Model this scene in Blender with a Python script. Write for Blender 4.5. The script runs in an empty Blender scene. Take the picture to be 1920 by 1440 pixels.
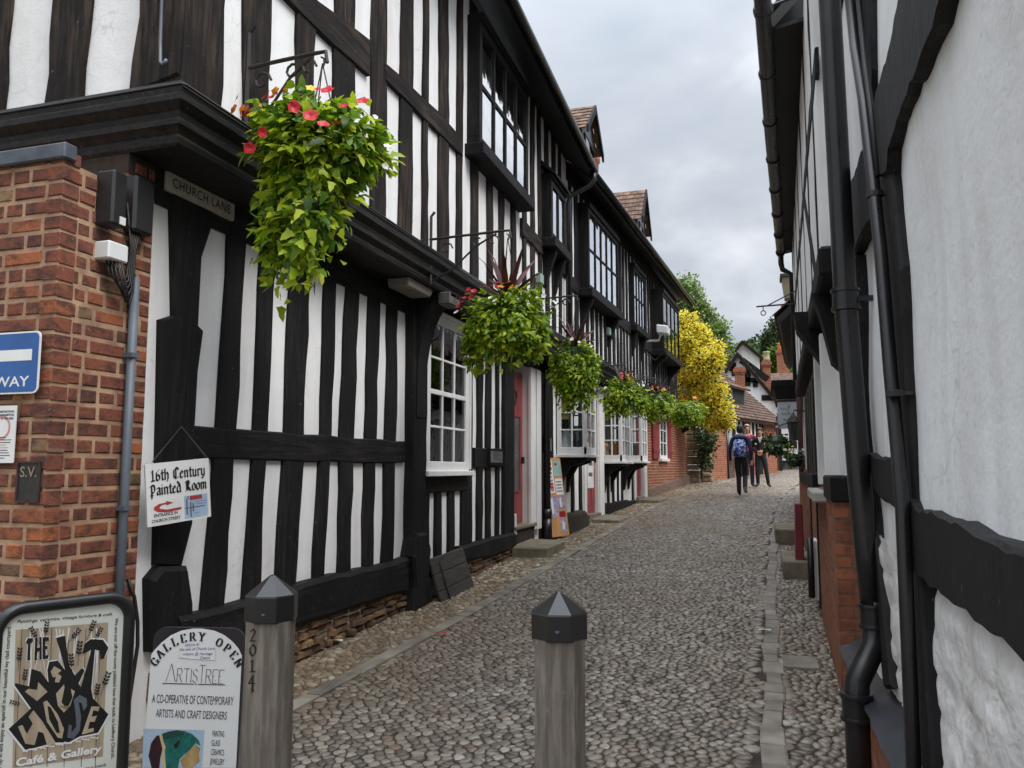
import bpy, bmesh, math, random, mathutils
import numpy as np
from mathutils import Vector, Matrix
random.seed(7); RNG = np.random.default_rng(7)
SC = bpy.context.scene; COL = SC.collection
rad = math.radians
V = lambda *a: np.array(a, float)
def unit(a): return a/(np.linalg.norm(a, axis=-1, keepdims=True)+1e-9)
# ------------------------------------------------------------------ camera, sky, sun, exposure
FPX, EYE, VPU, VPV = 1511.0, 1.6, 1428.0, 880.0
PITCH = math.atan((VPV-720)/FPX); YAW = math.atan((VPU-960)/FPX*math.cos(PITCH))
cd = bpy.data.cameras.new('camera'); cam = bpy.data.objects.new('camera', cd); COL.objects.link(cam)
cam.location = (0, 0, EYE); cam.rotation_euler = (math.pi/2+PITCH, 0, YAW)
cd.sensor_width = 36; cd.lens = 36*FPX/1920; cd.clip_start = .05; cd.clip_end = 3000
SC.camera = cam
SUN_EL, SUN_AZ = 50, 108           # degrees; azimuth clockwise from +Y (the lane's direction)
W = bpy.data.worlds.new('World'); SC.world = W; W.use_nodes = True
def world():
    nt = W.node_tree; N = nt.nodes; L = nt.links; N.clear()
    out = N.new('ShaderNodeOutputWorld'); bg = N.new('ShaderNodeBackground')
    sky = N.new('ShaderNodeTexSky'); sky.sky_type = 'NISHITA'; sky.sun_disc = False
    sky.sun_elevation = rad(SUN_EL); sky.sun_rotation = rad(SUN_AZ)
    sk = N.new('ShaderNodeMix'); sk.data_type = 'RGBA'; sk.blend_type = 'MULTIPLY'; sk.inputs[0].default_value = 1
    L.new(sky.outputs[0], sk.inputs[6]); sk.inputs[7].default_value = (.10, .10, .10, 1)
    tc = N.new('ShaderNodeTexCoord'); sep = N.new('ShaderNodeSeparateXYZ'); L.new(tc.outputs['Generated'], sep.inputs[0])
    def m(op, a, b):
        n = N.new('ShaderNodeMath'); n.operation = op
        for i, x in enumerate((a, b)):
            if isinstance(x, (int, float)): n.inputs[i].default_value = x
            elif x is not None: L.new(x, n.inputs[i])
        return n.outputs[0]
    zz = m('ADD', m('MAXIMUM', sep.outputs[2], 0), .35)
    cb = N.new('ShaderNodeCombineXYZ'); L.new(m('DIVIDE', sep.outputs[0], zz), cb.inputs[0]); L.new(m('DIVIDE', sep.outputs[1], zz), cb.inputs[1])
    def noise(sc, det, off):
        mp = N.new('ShaderNodeMapping'); L.new(cb.outputs[0], mp.inputs[0]); mp.inputs['Location'].default_value = off; mp.inputs['Scale'].default_value = (1, 1.25, 1)
        n = N.new('ShaderNodeTexNoise'); n.inputs['Scale'].default_value = sc; n.inputs['Detail'].default_value = det; n.inputs['Roughness'].default_value = .5; n.inputs['Distortion'].default_value = .25
        L.new(mp.outputs[0], n.inputs['Vector']); return n.outputs[0]
    n1 = noise(2.1, 5, (3.1, 1.7, 0)); n2 = noise(1.1, 3, (9.2, 4.4, 0))
    r = N.new('ShaderNodeValToRGB'); e = r.color_ramp.elements
    e[0].position = .36; e[0].color = (.47, .53, .61, 1); e[1].position = .62; e[1].color = (1.02, 1.04, 1.08, 1)
    x = e.new(.49); x.color = (.64, .68, .74, 1)
    L.new(m('ADD', m('MULTIPLY', n1, .62), m('MULTIPLY', n2, .38)), r.inputs[0])
    g = m('ADD', m('MULTIPLY', m('POWER', m('MAXIMUM', sep.outputs[2], 0), 4.0), 2.9), .425)      # an overcast sky is brightest overhead
    cl = N.new('ShaderNodeMix'); cl.data_type = 'RGBA'; cl.blend_type = 'MULTIPLY'; cl.inputs[0].default_value = 1
    cg = N.new('ShaderNodeCombineColor')
    for i in range(3): L.new(g, cg.inputs[i])
    L.new(r.outputs[0], cl.inputs[6]); L.new(cg.outputs[0], cl.inputs[7])
    mx = N.new('ShaderNodeMix'); mx.data_type = 'RGBA'; mx.inputs[0].default_value = .93
    L.new(sk.outputs[2], mx.inputs[6]); L.new(cl.outputs[2], mx.inputs[7])
    L.new(mx.outputs[2], bg.inputs[0]); bg.inputs[1].default_value = 1.0
    L.new(bg.outputs[0], out.inputs[0])
world()
sd = bpy.data.lights.new('sun', 'SUN'); so = bpy.data.objects.new('sun', sd); COL.objects.link(so)
sd.energy = 1.25; sd.angle = rad(32); sd.color = (1, .97, .93)
dv = Vector((math.sin(rad(SUN_AZ))*math.cos(rad(SUN_EL)), math.cos(rad(SUN_AZ))*math.cos(rad(SUN_EL)), math.sin(rad(SUN_EL))))
so.rotation_euler = dv.to_track_quat('Z', 'Y').to_euler()
SC.view_settings.view_transform = 'Standard'; SC.view_settings.look = 'None'; SC.view_settings.exposure = 1.1; SC.view_settings.gamma = 1
# ------------------------------------------------------------------ survey: a photo pixel onto a real plane
def ray(u, v):
    x, y = (u-960)/FPX, (720-v)/FPX
    d = (x, math.cos(PITCH)-y*math.sin(PITCH), math.sin(PITCH)+y*math.cos(PITCH))
    c, s = math.cos(YAW), math.sin(YAW)
    return V(c*d[0]-s*d[1], s*d[0]+c*d[1], d[2])
CAMP = V(0, 0, EYE)
def PP(u, v, p, n): d = ray(u, v); return CAMP+d*(np.dot(V(*p)-CAMP, n)/np.dot(d, n))
def PX(u, v, X): return PP(u, v, (X, 0, 0), V(1, 0, 0))
def PY(u, v, Y): return PP(u, v, (0, Y, 0), V(0, 1, 0))
class Fac:                                      # a facade: x as a straight function of y
    def __init__(s, x0, k=0, y0=0): s.x0, s.k, s.y0 = x0, k, y0
    def x(s, y): return s.x0+s.k*(y-s.y0)
    def p(s, y, z, o=0): return V(s.x(y)+o, y, z)
    def px(s, u, v, o=0): return PP(u, v, (s.x(0)+o, 0, 0), V(1, -s.k, 0))
    def yz(s, u, v, o=0): q = s.px(u, v, o); return (q[1], q[2])
LO1 = Fac(-3.25); UP1 = Fac(-2.9); LO2 = Fac(-3.25, .0524, 12.4); UP2 = Fac(-2.9, .0524, 12.4)
def gz(x, y): return .042*y if y < 37 else .042*37+.012*(y-37)
# ------------------------------------------------------------------ mesh builder
class MB:
    def __init__(s): s.v = []; s.f = []; s.m = []; s.n = 0
    def add(s, vs, fs, mi=0):
        b = s.n; vs = [tuple(map(float, q)) for q in vs]; s.v += vs; s.n += len(vs)
        for f in fs: s.f.append(tuple(i+b for i in f)); s.m.append(mi)
        return s
    def hexa(s, p, mi=0):  # p: 4 bottom ccw, 4 top
        return s.add(p, [(3,2,1,0),(4,5,6,7),(0,1,5,4),(1,2,6,5),(2,3,7,6),(3,0,4,7)], mi)
    def box(s, x0, x1, y0, y1, z0, z1, mi=0):
        return s.hexa([(x0,y0,z0),(x1,y0,z0),(x1,y1,z0),(x0,y1,z0),(x0,y0,z1),(x1,y0,z1),(x1,y1,z1),(x0,y1,z1)], mi)
    def fbox(s, F, y0, y1, z0, z1, o0, o1, mi=0):
        P = F.p
        return s.hexa([P(y0,z0,o0),P(y0,z0,o1),P(y1,z0,o1),P(y1,z0,o0),P(y0,z1,o0),P(y0,z1,o1),P(y1,z1,o1),P(y1,z1,o0)], mi)
    def loft(s, rings, mi=0, cap=True, close=True):
        n = len(rings[0]); vs = [q for r in rings for q in r]; fs = []
        for i in range(len(rings)-1):
            for j in range(n if close else n-1):
                k = (j+1) % n; fs.append((i*n+j, i*n+k, (i+1)*n+k, (i+1)*n+j))
        if cap: fs.append(tuple(range(n-1, -1, -1))); fs.append(tuple((len(rings)-1)*n+j for j in range(n)))
        return s.add(vs, fs, mi)
    def prism(s, pts, d, mi=0):  # polygon of 3d points pushed along vector d
        d = V(*d); a = [V(*q) for q in pts]; return s.loft([a, [q+d for q in a]], mi)
    def fpoly(s, F, pts, o0, o1, mi=0): return s.loft([[F.p(y, z, o0) for y, z in pts], [F.p(y, z, o1) for y, z in pts]], mi)
    def tube(s, pts, r, n=8, mi=0, cap=True, close=False):
        pts = [V(*q) for q in pts]; rs = r if hasattr(r, '__len__') else [r]*len(pts); rings = []; ref = None
        for i, q in enumerate(pts):
            t = pts[min(i+1, len(pts)-1)]-pts[max(i-1, 0)]; t = t/(np.linalg.norm(t)+1e-9)
            if ref is None: ref = V(0, 0, 1) if abs(t[2]) < .9 else V(1, 0, 0)
            a = np.cross(t, ref); a /= np.linalg.norm(a)+1e-9; b = np.cross(a, t); ref = b
            rings.append([q+rs[i]*(math.cos(2*math.pi*j/n)*a+math.sin(2*math.pi*j/n)*b) for j in range(n)])
        return s.loft(rings, mi, cap)
    def lathe(s, prof, c, n=12, mi=0, cap=True, sx=1, ph=0):
        return s.loft([[(c[0]+r*sx*math.cos(2*math.pi*(j+ph)/n), c[1]+r*math.sin(2*math.pi*(j+ph)/n), c[2]+z) for j in range(n)] for r, z in prof], mi, cap)
    def quad(s, a, b, c, d, mi=0): return s.add([a, b, c, d], [(0,1,2,3)], mi)
    def build(s, name, mats, parent=None, smooth=False, bevel=0, angle=None):
        me = bpy.data.meshes.new(name); o = V(*parent.location) if parent else V(0, 0, 0)
        q = parent
        while q is not None and q.parent is not None: q = q.parent; o = o+V(*q.location)
        va = np.array(s.v).reshape(-1, 3)-o
        me.from_pydata(va.tolist(), [], s.f)
        for m in (mats if isinstance(mats, (list, tuple)) else [mats]): me.materials.append(m)
        me.polygons.foreach_set('material_index', s.m)
        bm = bmesh.new(); bm.from_mesh(me); bmesh.ops.recalc_face_normals(bm, faces=bm.faces); bm.to_mesh(me); bm.free()
        if smooth: me.polygons.foreach_set('use_smooth', [True]*len(me.polygons))
        if smooth and angle: me.set_sharp_from_angle(angle=rad(angle))
        ob = bpy.data.objects.new(name, me); COL.objects.link(ob)
        if parent: ob.parent = parent
        if bevel:
            b = ob.modifiers.new('bevel', 'BEVEL'); b.width = bevel; b.segments = 1; b.limit_method = 'ANGLE'; b.angle_limit = rad(40)
        return ob
def raw(name, verts, faces_flat, counts, mats, parent=None, smooth=False, mi=None):   # fast numpy mesh
    me = bpy.data.meshes.new(name); o = V(*parent.location) if parent else V(0, 0, 0)
    verts = (np.asarray(verts)-o).astype(np.float32)
    me.vertices.add(len(verts)); me.vertices.foreach_set('co', verts.ravel())
    me.loops.add(len(faces_flat)); me.loops.foreach_set('vertex_index', faces_flat.astype(np.int32))
    st = np.concatenate([[0], np.cumsum(counts)[:-1]]).astype(np.int32)
    me.polygons.add(len(counts)); me.polygons.foreach_set('loop_start', st)
    if mi is not None: me.polygons.foreach_set('material_index', mi.astype(np.int32))
    for m in (mats if isinstance(mats, (list, tuple)) else [mats]): me.materials.append(m)
    me.update(calc_edges=True); me.validate()
    if smooth: me.polygons.foreach_set('use_smooth', [True]*len(me.polygons))
    ob = bpy.data.objects.new(name, me); COL.objects.link(ob)
    if parent: ob.parent = parent
    return ob
def thing(name, label, cat, loc=(0, 0, 0), group=None):
    o = bpy.data.objects.new(name, None); o.empty_display_size = .2; COL.objects.link(o); o.location = loc
    return tag(o, label, cat, group)
def tag(o, label, cat, group=None):
    o['label'] = label; o['category'] = cat
    if group: o['group'] = group
    return o
def struct(o, kind='structure'): o['kind'] = kind; return o
# ------------------------------------------------------------------ materials
def lin(*c): return tuple(((x/255+.055)/1.055)**2.4 if x > 10 else x/255/12.92 for x in c)+(1,)
class NT:
    def __init__(s, name):
        s.mat = bpy.data.materials.new(name); s.mat.use_nodes = True; s.t = s.mat.node_tree; s.N = s.t.nodes; s.L = s.t.links
        s.b = s.N['Principled BSDF']; s.out = s.N['Material Output']; s.tc = s.N.new('ShaderNodeTexCoord')
    def link(s, a, b): s.L.new(a, b)
    def mapv(s, scale, rot=(0, 0, 0), loc=(0, 0, 0), src='Object'):
        m = s.N.new('ShaderNodeMapping'); m.inputs['Scale'].default_value = scale; m.inputs['Rotation'].default_value = rot; m.inputs['Location'].default_value = loc
        s.link(s.tc.outputs[src] if isinstance(src, str) else src, m.inputs[0]); return m.outputs[0]
    def noise(s, vec, scale=1, detail=4, rough=.55, dist=0):
        n = s.N.new('ShaderNodeTexNoise'); n.inputs['Scale'].default_value = scale; n.inputs['Detail'].default_value = detail
        n.inputs['Roughness'].default_value = rough; n.inputs['Distortion'].default_value = dist; s.link(vec, n.inputs['Vector']); return n.outputs[0]
    def ramp(s, fac, stops, interp='LINEAR'):
        r = s.N.new('ShaderNodeValToRGB'); r.color_ramp.interpolation = interp; e = r.color_ramp.elements
        while len(e) < len(stops): e.new(.5)
        for i, (p, c) in enumerate(stops): e[i].position = p; e[i].color = c if len(c) == 4 else (*c, 1)
        s.link(fac, r.inputs[0]); return r.outputs[0]
    def mix(s, fac, a, b, mode='MIX'):
        m = s.N.new('ShaderNodeMix'); m.data_type = 'RGBA'; m.blend_type = mode
        for i, x in ((0, fac), (6, a), (7, b)):
            if isinstance(x, (int, float)): m.inputs[i].default_value = x
            elif isinstance(x, tuple): m.inputs[i].default_value = x if len(x) == 4 else (*x, 1)
            else: s.link(x, m.inputs[i])
        return m.outputs[2]
    def math(s, op, a, b=0):
        n = s.N.new('ShaderNodeMath'); n.operation = op
        for i, x in enumerate((a, b)):
            if isinstance(x, (int, float)): n.inputs[i].default_value = x
            else: s.link(x, n.inputs[i])
        return n.outputs[0]
    def island(s): g = s.N.new('ShaderNodeNewGeometry'); return g.outputs['Random Per Island']
    def bump(s, h, strength=.5, dist=.01, prev=None):
        b = s.N.new('ShaderNodeBump'); b.inputs['Strength'].default_value = strength; b.inputs['Distance'].default_value = dist
        s.link(h, b.inputs['Height'])
        if prev is not None: s.link(prev, b.inputs['Normal'])
        return b.outputs[0]
    def fin(s, col=None, rough=None, normal=None, metal=0, spec=.5):
        if col is not None:
            if isinstance(col, tuple): s.b.inputs['Base Color'].default_value = col if len(col) == 4 else (*col, 1)
            else: s.link(col, s.b.inputs['Base Color'])
        if rough is not None:
            if isinstance(rough, (int, float)): s.b.inputs['Roughness'].default_value = rough
            else: s.link(rough, s.b.inputs['Roughness'])
        if normal is not None: s.link(normal, s.b.inputs['Normal'])
        s.b.inputs['Metallic'].default_value = metal; s.b.inputs['Specular IOR Level'].default_value = spec
        return s.mat
def mat(name, c1, c2=None, scale=(4, 4, 4), lo=.35, hi=.65, rough=.6, bump=0, bscale=None, bdist=.01, metal=0, spec=.5, detail=5, isl=0):
    t = NT(name); c2 = c2 or tuple(x*.75 for x in c1)
    n = t.noise(t.mapv(scale), 1, detail); col = t.ramp(n, [(lo, c1), (hi, c2)])
    if isl: 
        k = t.math('ADD', t.math('MULTIPLY', t.island(), 2*isl), 1-isl); cc = t.N.new('ShaderNodeCombineColor')
        for i in range(3): t.link(k, cc.inputs[i])
        col = t.mix(1.0, col, cc.outputs[0], 'MULTIPLY')
    nm = t.bump(t.noise(t.mapv(bscale or tuple(4*x for x in scale)), 1, 5), bump, bdist) if bump else None
    r = t.math('ADD', t.math('MULTIPLY', n, .25), rough-.12)
    return t.fin(col, r, nm, metal, spec)
def timber(name, dark, worn, amt, axis, scale=1.0, rough=.62):
    t = NT(name); s = [26, 26, 26]; s[axis] = 2.2; s = tuple(x*scale for x in s)
    g = t.noise(t.mapv(s), 1, 6, .65, .3); big = t.noise(t.mapv((2.2, 1.6, 1.3)), 1, 3)
    wear = t.math('MULTIPLY', t.ramp(g, [(.44, (0,0,0)), (.7, (1,1,1))]), t.ramp(big, [(.34, (0,0,0)), (.62, (1,1,1))]))
    col = t.mix(t.math('MULTIPLY', wear, amt), t.mix(big, dark, tuple(x*1.5 for x in dark)), worn)
    chip = t.ramp(t.noise(t.mapv((45, 45, 45)), 1, 2), [(.735, (0,0,0)), (.75, (1,1,1))])
    col = t.mix(t.math('MULTIPLY', chip, .35), col, (.35, .32, .28))
    nm = t.bump(g, .55, .012); nm = t.bump(t.noise(t.mapv((9, 9, 9)), 1, 3), .3, .02, nm)
    return t.fin(col, t.math('ADD', t.math('MULTIPLY', g, .3), rough-.1), nm, spec=.16)
def plaster(name, c, stain, streak=.35, bumpd=.012, bstr=.35):
    t = NT(name); n = t.noise(t.mapv((.9, .9, .5)), 1, 4); st = t.noise(t.mapv((5.5, 5.5, .55)), 1, 5, .6)
    col = t.mix(t.math('MULTIPLY', t.ramp(st, [(.45, (0,0,0)), (.72, (1,1,1))]), streak), c, stain)
    col = t.mix(t.math('MULTIPLY', t.ramp(n, [(.45, (0,0,0)), (.7, (1,1,1))]), streak*.8), col, tuple(x*.9 for x in stain))
    wv = t.N.new('ShaderNodeVectorMath'); wv.operation = 'ADD'; wn = t.N.new('ShaderNodeTexNoise'); wn.inputs['Scale'].default_value = 6; t.link(t.tc.outputs['Object'], wn.inputs['Vector'])
    ws = t.N.new('ShaderNodeVectorMath'); ws.operation = 'SCALE'; ws.inputs['Scale'].default_value = .25; t.link(wn.outputs[1], ws.inputs[0]); t.link(t.tc.outputs['Object'], wv.inputs[0]); t.link(ws.outputs[0], wv.inputs[1])
    vo = t.N.new('ShaderNodeTexVoronoi'); vo.feature = 'DISTANCE_TO_EDGE'; vo.inputs['Scale'].default_value = 2.3; t.link(wv.outputs[0], vo.inputs['Vector'])
    crk = t.math('MULTIPLY', t.ramp(vo.outputs['Distance'], [(0, (1,1,1)), (.012, (0,0,0))]), t.ramp(t.noise(t.mapv((1.1, 1.1, 1.1), loc=(3, 1, 7)), 1, 2), [(.52, (0,0,0)), (.6, (1,1,1))]))
    col = t.mix(t.math('MULTIPLY', crk, .28), col, (.25, .22, .19))
    spot = t.ramp(t.noise(t.mapv((38, 38, 30)), 1, 2), [(.71, (0,0,0)), (.74, (1,1,1))])
    col = t.mix(t.math('MULTIPLY', spot, .3), col, (.3, .27, .23))
    nm = t.bump(t.noise(t.mapv((3.2, 3.2, 3.2)), 1, 4), bstr, bumpd*3); nm = t.bump(t.noise(t.mapv((60, 60, 60)), 1, 4), .35, bumpd*.3, nm)
    return t.fin(col, .75, nm, spec=.3)
def brickgeo(name, stops):                          # bricks that are meshes: one colour each
    t = NT(name); isl = t.island(); base = t.ramp(isl, stops)
    n = t.noise(t.mapv((11, 11, 16)), 1, 6, .65); col = t.mix(t.math('MULTIPLY', t.ramp(n, [(.45, (0,0,0)), (.6, (1,1,1))]), .72), base, (.045, .03, .026))
    fl = t.ramp(t.noise(t.mapv((60, 60, 60)), 1, 3), [(.66, (0,0,0)), (.7, (1,1,1))])
    col = t.mix(t.math('MULTIPLY', fl, .35), col, (.42, .3, .2))
    return t.fin(col, .82, t.bump(t.noise(t.mapv((45, 45, 45)), 1, 5), .6, .008), spec=.25)
def brickproc(name, a, b, mortar, sw=.225, sh=.075, plane='yz', bump=.5):
    t = NT(name); sp = t.N.new('ShaderNodeSeparateXYZ'); t.link(t.tc.outputs['Object'], sp.inputs[0])
    cb = t.N.new('ShaderNodeCombineXYZ'); ix = {'x': 0, 'y': 1, 'z': 2}
    if plane == 'both': t.link(t.math('ADD', sp.outputs[0], sp.outputs[1]), cb.inputs[0])
    else: t.link(sp.outputs[ix[plane[0]]], cb.inputs[0])
    t.link(sp.outputs[2], cb.inputs[1])
    wob = t.noise(t.mapv((7, 7, 7)), 1, 2); v2 = t.N.new('ShaderNodeVectorMath'); v2.operation = 'ADD'; t.link(cb.outputs[0], v2.inputs[0])
    cw = t.N.new('ShaderNodeCombineXYZ'); t.link(t.math('MULTIPLY', t.math('SUBTRACT', wob, .5), .03), cw.inputs[1]); t.link(cw.outputs[0], v2.inputs[1])
    br = t.N.new('ShaderNodeTexBrick'); t.link(v2.outputs[0], br.inputs['Vector']); br.inputs['Scale'].default_value = 1
    br.inputs['Brick Width'].default_value = sw; br.inputs['Row Height'].default_value = sh; br.inputs['Mortar Size'].default_value = .011; br.inputs['Mortar Smooth'].default_value = .3
    br.inputs['Color1'].default_value = a; br.inputs['Color2'].default_value = b; br.inputs['Mortar'].default_value = mortar; br.inputs['Bias'].default_value = 0
    n = t.noise(t.mapv((14, 14, 14)), 1, 5); col = t.mix(t.math('MULTIPLY', t.ramp(n, [(.45, (0,0,0)), (.68, (1,1,1))]), .6), br.outputs[0], (.07, .04, .03))
    h = t.math('SUBTRACT', t.math('MULTIPLY', n, .5), br.outputs['Fac'])
    return t.fin(col, .85, t.bump(h, bump, .012), spec=.25)
def leafmat(name, stops, rough=.42, trans=.3):
    t = NT(name); c = t.ramp(t.island(), stops); n = t.noise(t.mapv((30, 30, 30)), 1, 3)
    c = t.mix(t.math('MULTIPLY', n, .35), c, tuple(x*.5 for x in stops[0][1][:3]))
    t.fin(c, rough, spec=.4); tr = t.N.new('ShaderNodeBsdfTranslucent'); t.link(c, tr.inputs[0])
    mx = t.N.new('ShaderNodeMixShader'); mx.inputs[0].default_value = trans; t.link(t.b.outputs[0], mx.inputs[1]); t.link(tr.outputs[0], mx.inputs[2]); t.link(mx.outputs[0], t.out.inputs[0])
    return t.mat
def glassmat(name, tint=(.75, .8, .8), boost=1.0, wav=.12):
    t = NT(name); t.N.remove(t.b); tr = t.N.new('ShaderNodeBsdfTransparent'); tr.inputs[0].default_value = (*tint, 1)
    gl = t.N.new('ShaderNodeBsdfGlossy'); gl.inputs['Roughness'].default_value = .015; gl.inputs[0].default_value = (.95, .97, 1, 1)
    fr = t.N.new('ShaderNodeFresnel'); fr.inputs[0].default_value = 1.55; mx = t.N.new('ShaderNodeMixShader')
    nm = t.bump(t.noise(t.mapv((5, 5, 5)), 1, 2), wav, .02); t.link(nm, gl.inputs['Normal']); t.link(nm, fr.inputs['Normal'])
    t.link(t.math('MINIMUM', t.math('MULTIPLY', fr.outputs[0], boost), 1.0), mx.inputs[0]); t.link(tr.outputs[0], mx.inputs[1]); t.link(gl.outputs[0], mx.inputs[2]); t.link(mx.outputs[0], t.out.inputs[0])
    return t.mat
BLK = (.0075, .0072, .0076); BRN = (.07, .052, .04)
m_blk = timber('black_paint_timber', BLK, (.04, .035, .032), .6, 2); m_blkh = timber('black_paint_timber_level', BLK, (.045, .038, .034), .7, 1)
m_wth = timber('weathered_timber', (.0095, .008, .0075), (.10, .072, .054), .85, 2, .8, .75); m_wthh = timber('weathered_timber_level', (.0095, .008, .0075), (.10, .075, .058), .9, 1, .8, .75)
m_rbk = timber('right_black_timber', (.0125, .012, .0125), (.03, .027, .026), .6, 2, 1.3, .55)
m_pla = plaster('white_limewash', (.83, .83, .83), (.54, .50, .46), .34); m_plr = plaster('grey_white_limewash', (.76, .77, .775), (.46, .45, .44), .45, .016, .28)
m_rub = plaster('whitewashed_rubble', (.76, .755, .745), (.42, .39, .35), .5, .03, .6)
m_brk = brickgeo('old_red_brick', [(0, lin(102, 62, 50)), (.22, lin(126, 74, 57)), (.42, lin(114, 67, 54)), (.62, lin(134, 80, 60)), (.8, lin(108, 67, 56)), (.93, lin(158, 94, 60)), (.95, lin(146, 118, 84)), (1, lin(92, 68, 58))])
m_jet = timber('moulded_beam_paint', BLK, (.06, .046, .036), .8, 1, 1, .5); m_jet.node_tree.nodes['Principled BSDF'].inputs['Specular IOR Level'].default_value = .26
m_mor = mat('lime_mortar', lin(178, 146, 118), lin(138, 108, 86), (9, 9, 9), rough=.9, bump=.5, bdist=.008)
m_bkp = brickproc('red_brick', lin(150, 78, 55), lin(112, 56, 42), lin(168, 140, 112)); m_bko = brickproc('orange_brick', lin(176, 92, 58), lin(138, 70, 48), lin(150, 112, 84)); m_bkr = brickproc('painted_brick', lin(164, 100, 72), lin(136, 82, 60), lin(124, 92, 74), plane='both', bump=.5)
m_bkf = brickproc('far_brick', lin(164, 96, 70), lin(130, 74, 56), lin(170, 130, 104), plane='both')
m_stn = mat('sandstone', lin(148, 132, 108), lin(104, 88, 68), (5, 5, 5), rough=.85, bump=.6, bdist=.02); m_rubble = mat('rubble_stone', lin(132, 104, 74), lin(78, 60, 46), (6, 6, 6), rough=.9, bump=.8, bdist=.02, isl=.35)
m_step = mat('step_stone', lin(128, 118, 100), lin(100, 92, 76), (6, 6, 6), rough=.85, bump=.4); m_mud = mat('dark_joint_and_shade', lin(52, 40, 30), lin(34, 26, 20), (9, 9, 9), rough=.95, bump=.5)
m_lead = mat('lead', lin(92, 98, 108), lin(66, 70, 78), (6, 2, 6), rough=.5, bump=.2, metal=.25); m_gry = mat('grey_conduit', lin(98, 106, 116), lin(78, 84, 92), (6, 6, 3), rough=.5)
m_pip = mat('black_gloss_paint', (.010, .010, .011), (.016, .015, .015), (5, 5, 5), rough=.3, bump=.08, bdist=.004); m_irn = mat('wrought_iron', (.012, .012, .013), (.03, .024, .02), (30, 30, 30), rough=.5, bump=.2, bdist=.003)
m_plb = mat('black_plastic', (.011, .011, .012), (.016, .016, .017), rough=.45); m_cab = mat('black_cable', (.008, .008, .008), rough=.5)
m_wpt = mat('white_paint', (.78, .78, .77), (.66, .65, .63), (5, 5, 2), rough=.45, bump=.12, bdist=.004); m_wps = mat('white_plastic', (.72, .73, .73), (.64, .65, .65), rough=.45)
m_red = mat('red_paint', lin(150, 62, 62), lin(128, 48, 50), (4, 4, 2), rough=.45, bump=.1, bdist=.004); m_rds = mat('crimson_shutter', lin(140, 36, 44), lin(108, 26, 34), (6, 6, 2), rough=.5, bump=.2)
m_glass = glassmat('window_glass', (.7, .75, .75), 1.2); m_glassb = glassmat('bright_window_glass', (.8, .84, .86), 3.4, .2)
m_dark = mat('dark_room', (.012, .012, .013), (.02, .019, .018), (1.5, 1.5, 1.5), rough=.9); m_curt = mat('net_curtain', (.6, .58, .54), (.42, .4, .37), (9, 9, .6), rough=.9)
m_wood = timber('grey_oak_post', lin(98, 91, 83), lin(178, 168, 154), .95, 2, 1.6, .85); m_ply = mat('plywood', lin(200, 152, 98), lin(176, 126, 78), (9, 9, 2), rough=.7)
m_tile = mat('clay_tile', lin(122, 98, 80), lin(82, 62, 50), (7, 7, 7), rough=.85, bump=.5, isl=.35); m_tiled = mat('dark_clay_tile', lin(104, 78, 64), lin(64, 48, 40), (7, 7, 7), rough=.85, bump=.5, isl=.4)
m_sof = mat('black_soffit', (.010, .010, .010), (.016, .014, .013), (4, 4, 4), rough=.7, bump=.25); m_slate = mat('slate_hanging', lin(96, 100, 108), lin(74, 78, 86), (9, 9, 9), rough=.6, bump=.3)
m_ink = mat('black_ink', (.008, .008, .009), (.01, .01, .01), rough=.5); m_sgn = mat('sign_white', (.74, .75, .74), (.68, .68, .66), (3, 3, 3), rough=.4); m_cream = mat('sign_cream', (.66, .68, .62), (.6, .61, .55), (3, 3, 3), rough=.35)
m_pap = mat('paper', (.72, .72, .70), (.62, .61, .6), (9, 9, 9), rough=.8); m_blu = mat('road_sign_blue', lin(38, 92, 158), lin(30, 76, 138), (3, 3, 3), rough=.3); m_rdk = mat('red_ink', lin(176, 62, 62), rough=.5); m_crim = mat('crimson_ink', lin(150, 24, 44), rough=.5)
m_lav = mat('pale_lavender_print', lin(176, 172, 196), lin(110, 106, 136), (24, 24, 24), rough=.5); m_mint = mat('mint_print', lin(150, 186, 178), lin(130, 166, 160), rough=.5); m_bluink = mat('blue_ink', (.03, .04, .2), rough=.6); m_map = mat('pale_blue_map', lin(176, 196, 214), lin(150, 172, 196), rough=.5)
m_pink = mat('pink_ink', lin(214, 140, 140), rough=.5); m_yel = mat('yellow_print', lin(206, 176, 104), lin(190, 156, 84), (20, 20, 20), rough=.6)
m_lime = leafmat('lime_leaf', [(0, lin(100, 132, 22)), (.3, lin(142, 172, 32)), (.7, lin(186, 208, 48)), (1, lin(222, 226, 76))], .45, .45); m_grn = leafmat('green_leaf', [(0, lin(52, 84, 24)), (.5, lin(88, 128, 36)), (1, lin(132, 168, 60))], .45, .35); m_dgr = leafmat('dark_leaf', [(0, lin(30, 46, 22)), (.6, lin(54, 76, 38)), (1, lin(84, 106, 58))])
m_gold = leafmat('golden_leaf', [(0, lin(222, 200, 44)), (.3, lin(250, 232, 72)), (.75, lin(254, 244, 110)), (1, lin(252, 244, 140))], .5, .55); m_ivy = leafmat('ivy_leaf', [(0, lin(34, 52, 22)), (1, lin(72, 92, 40))]); m_brch = leafmat('birch_leaf', [(0, lin(92, 116, 58)), (.5, lin(130, 154, 84)), (1, lin(172, 188, 120))], .5, .4)
m_mar = leafmat('maroon_leaf', [(0, lin(56, 26, 30)), (1, lin(104, 54, 54))], trans=.1); m_moss = mat('moss_liner', lin(34, 40, 22), lin(22, 26, 14), (20, 20, 20), rough=.95, bump=.8)
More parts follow.
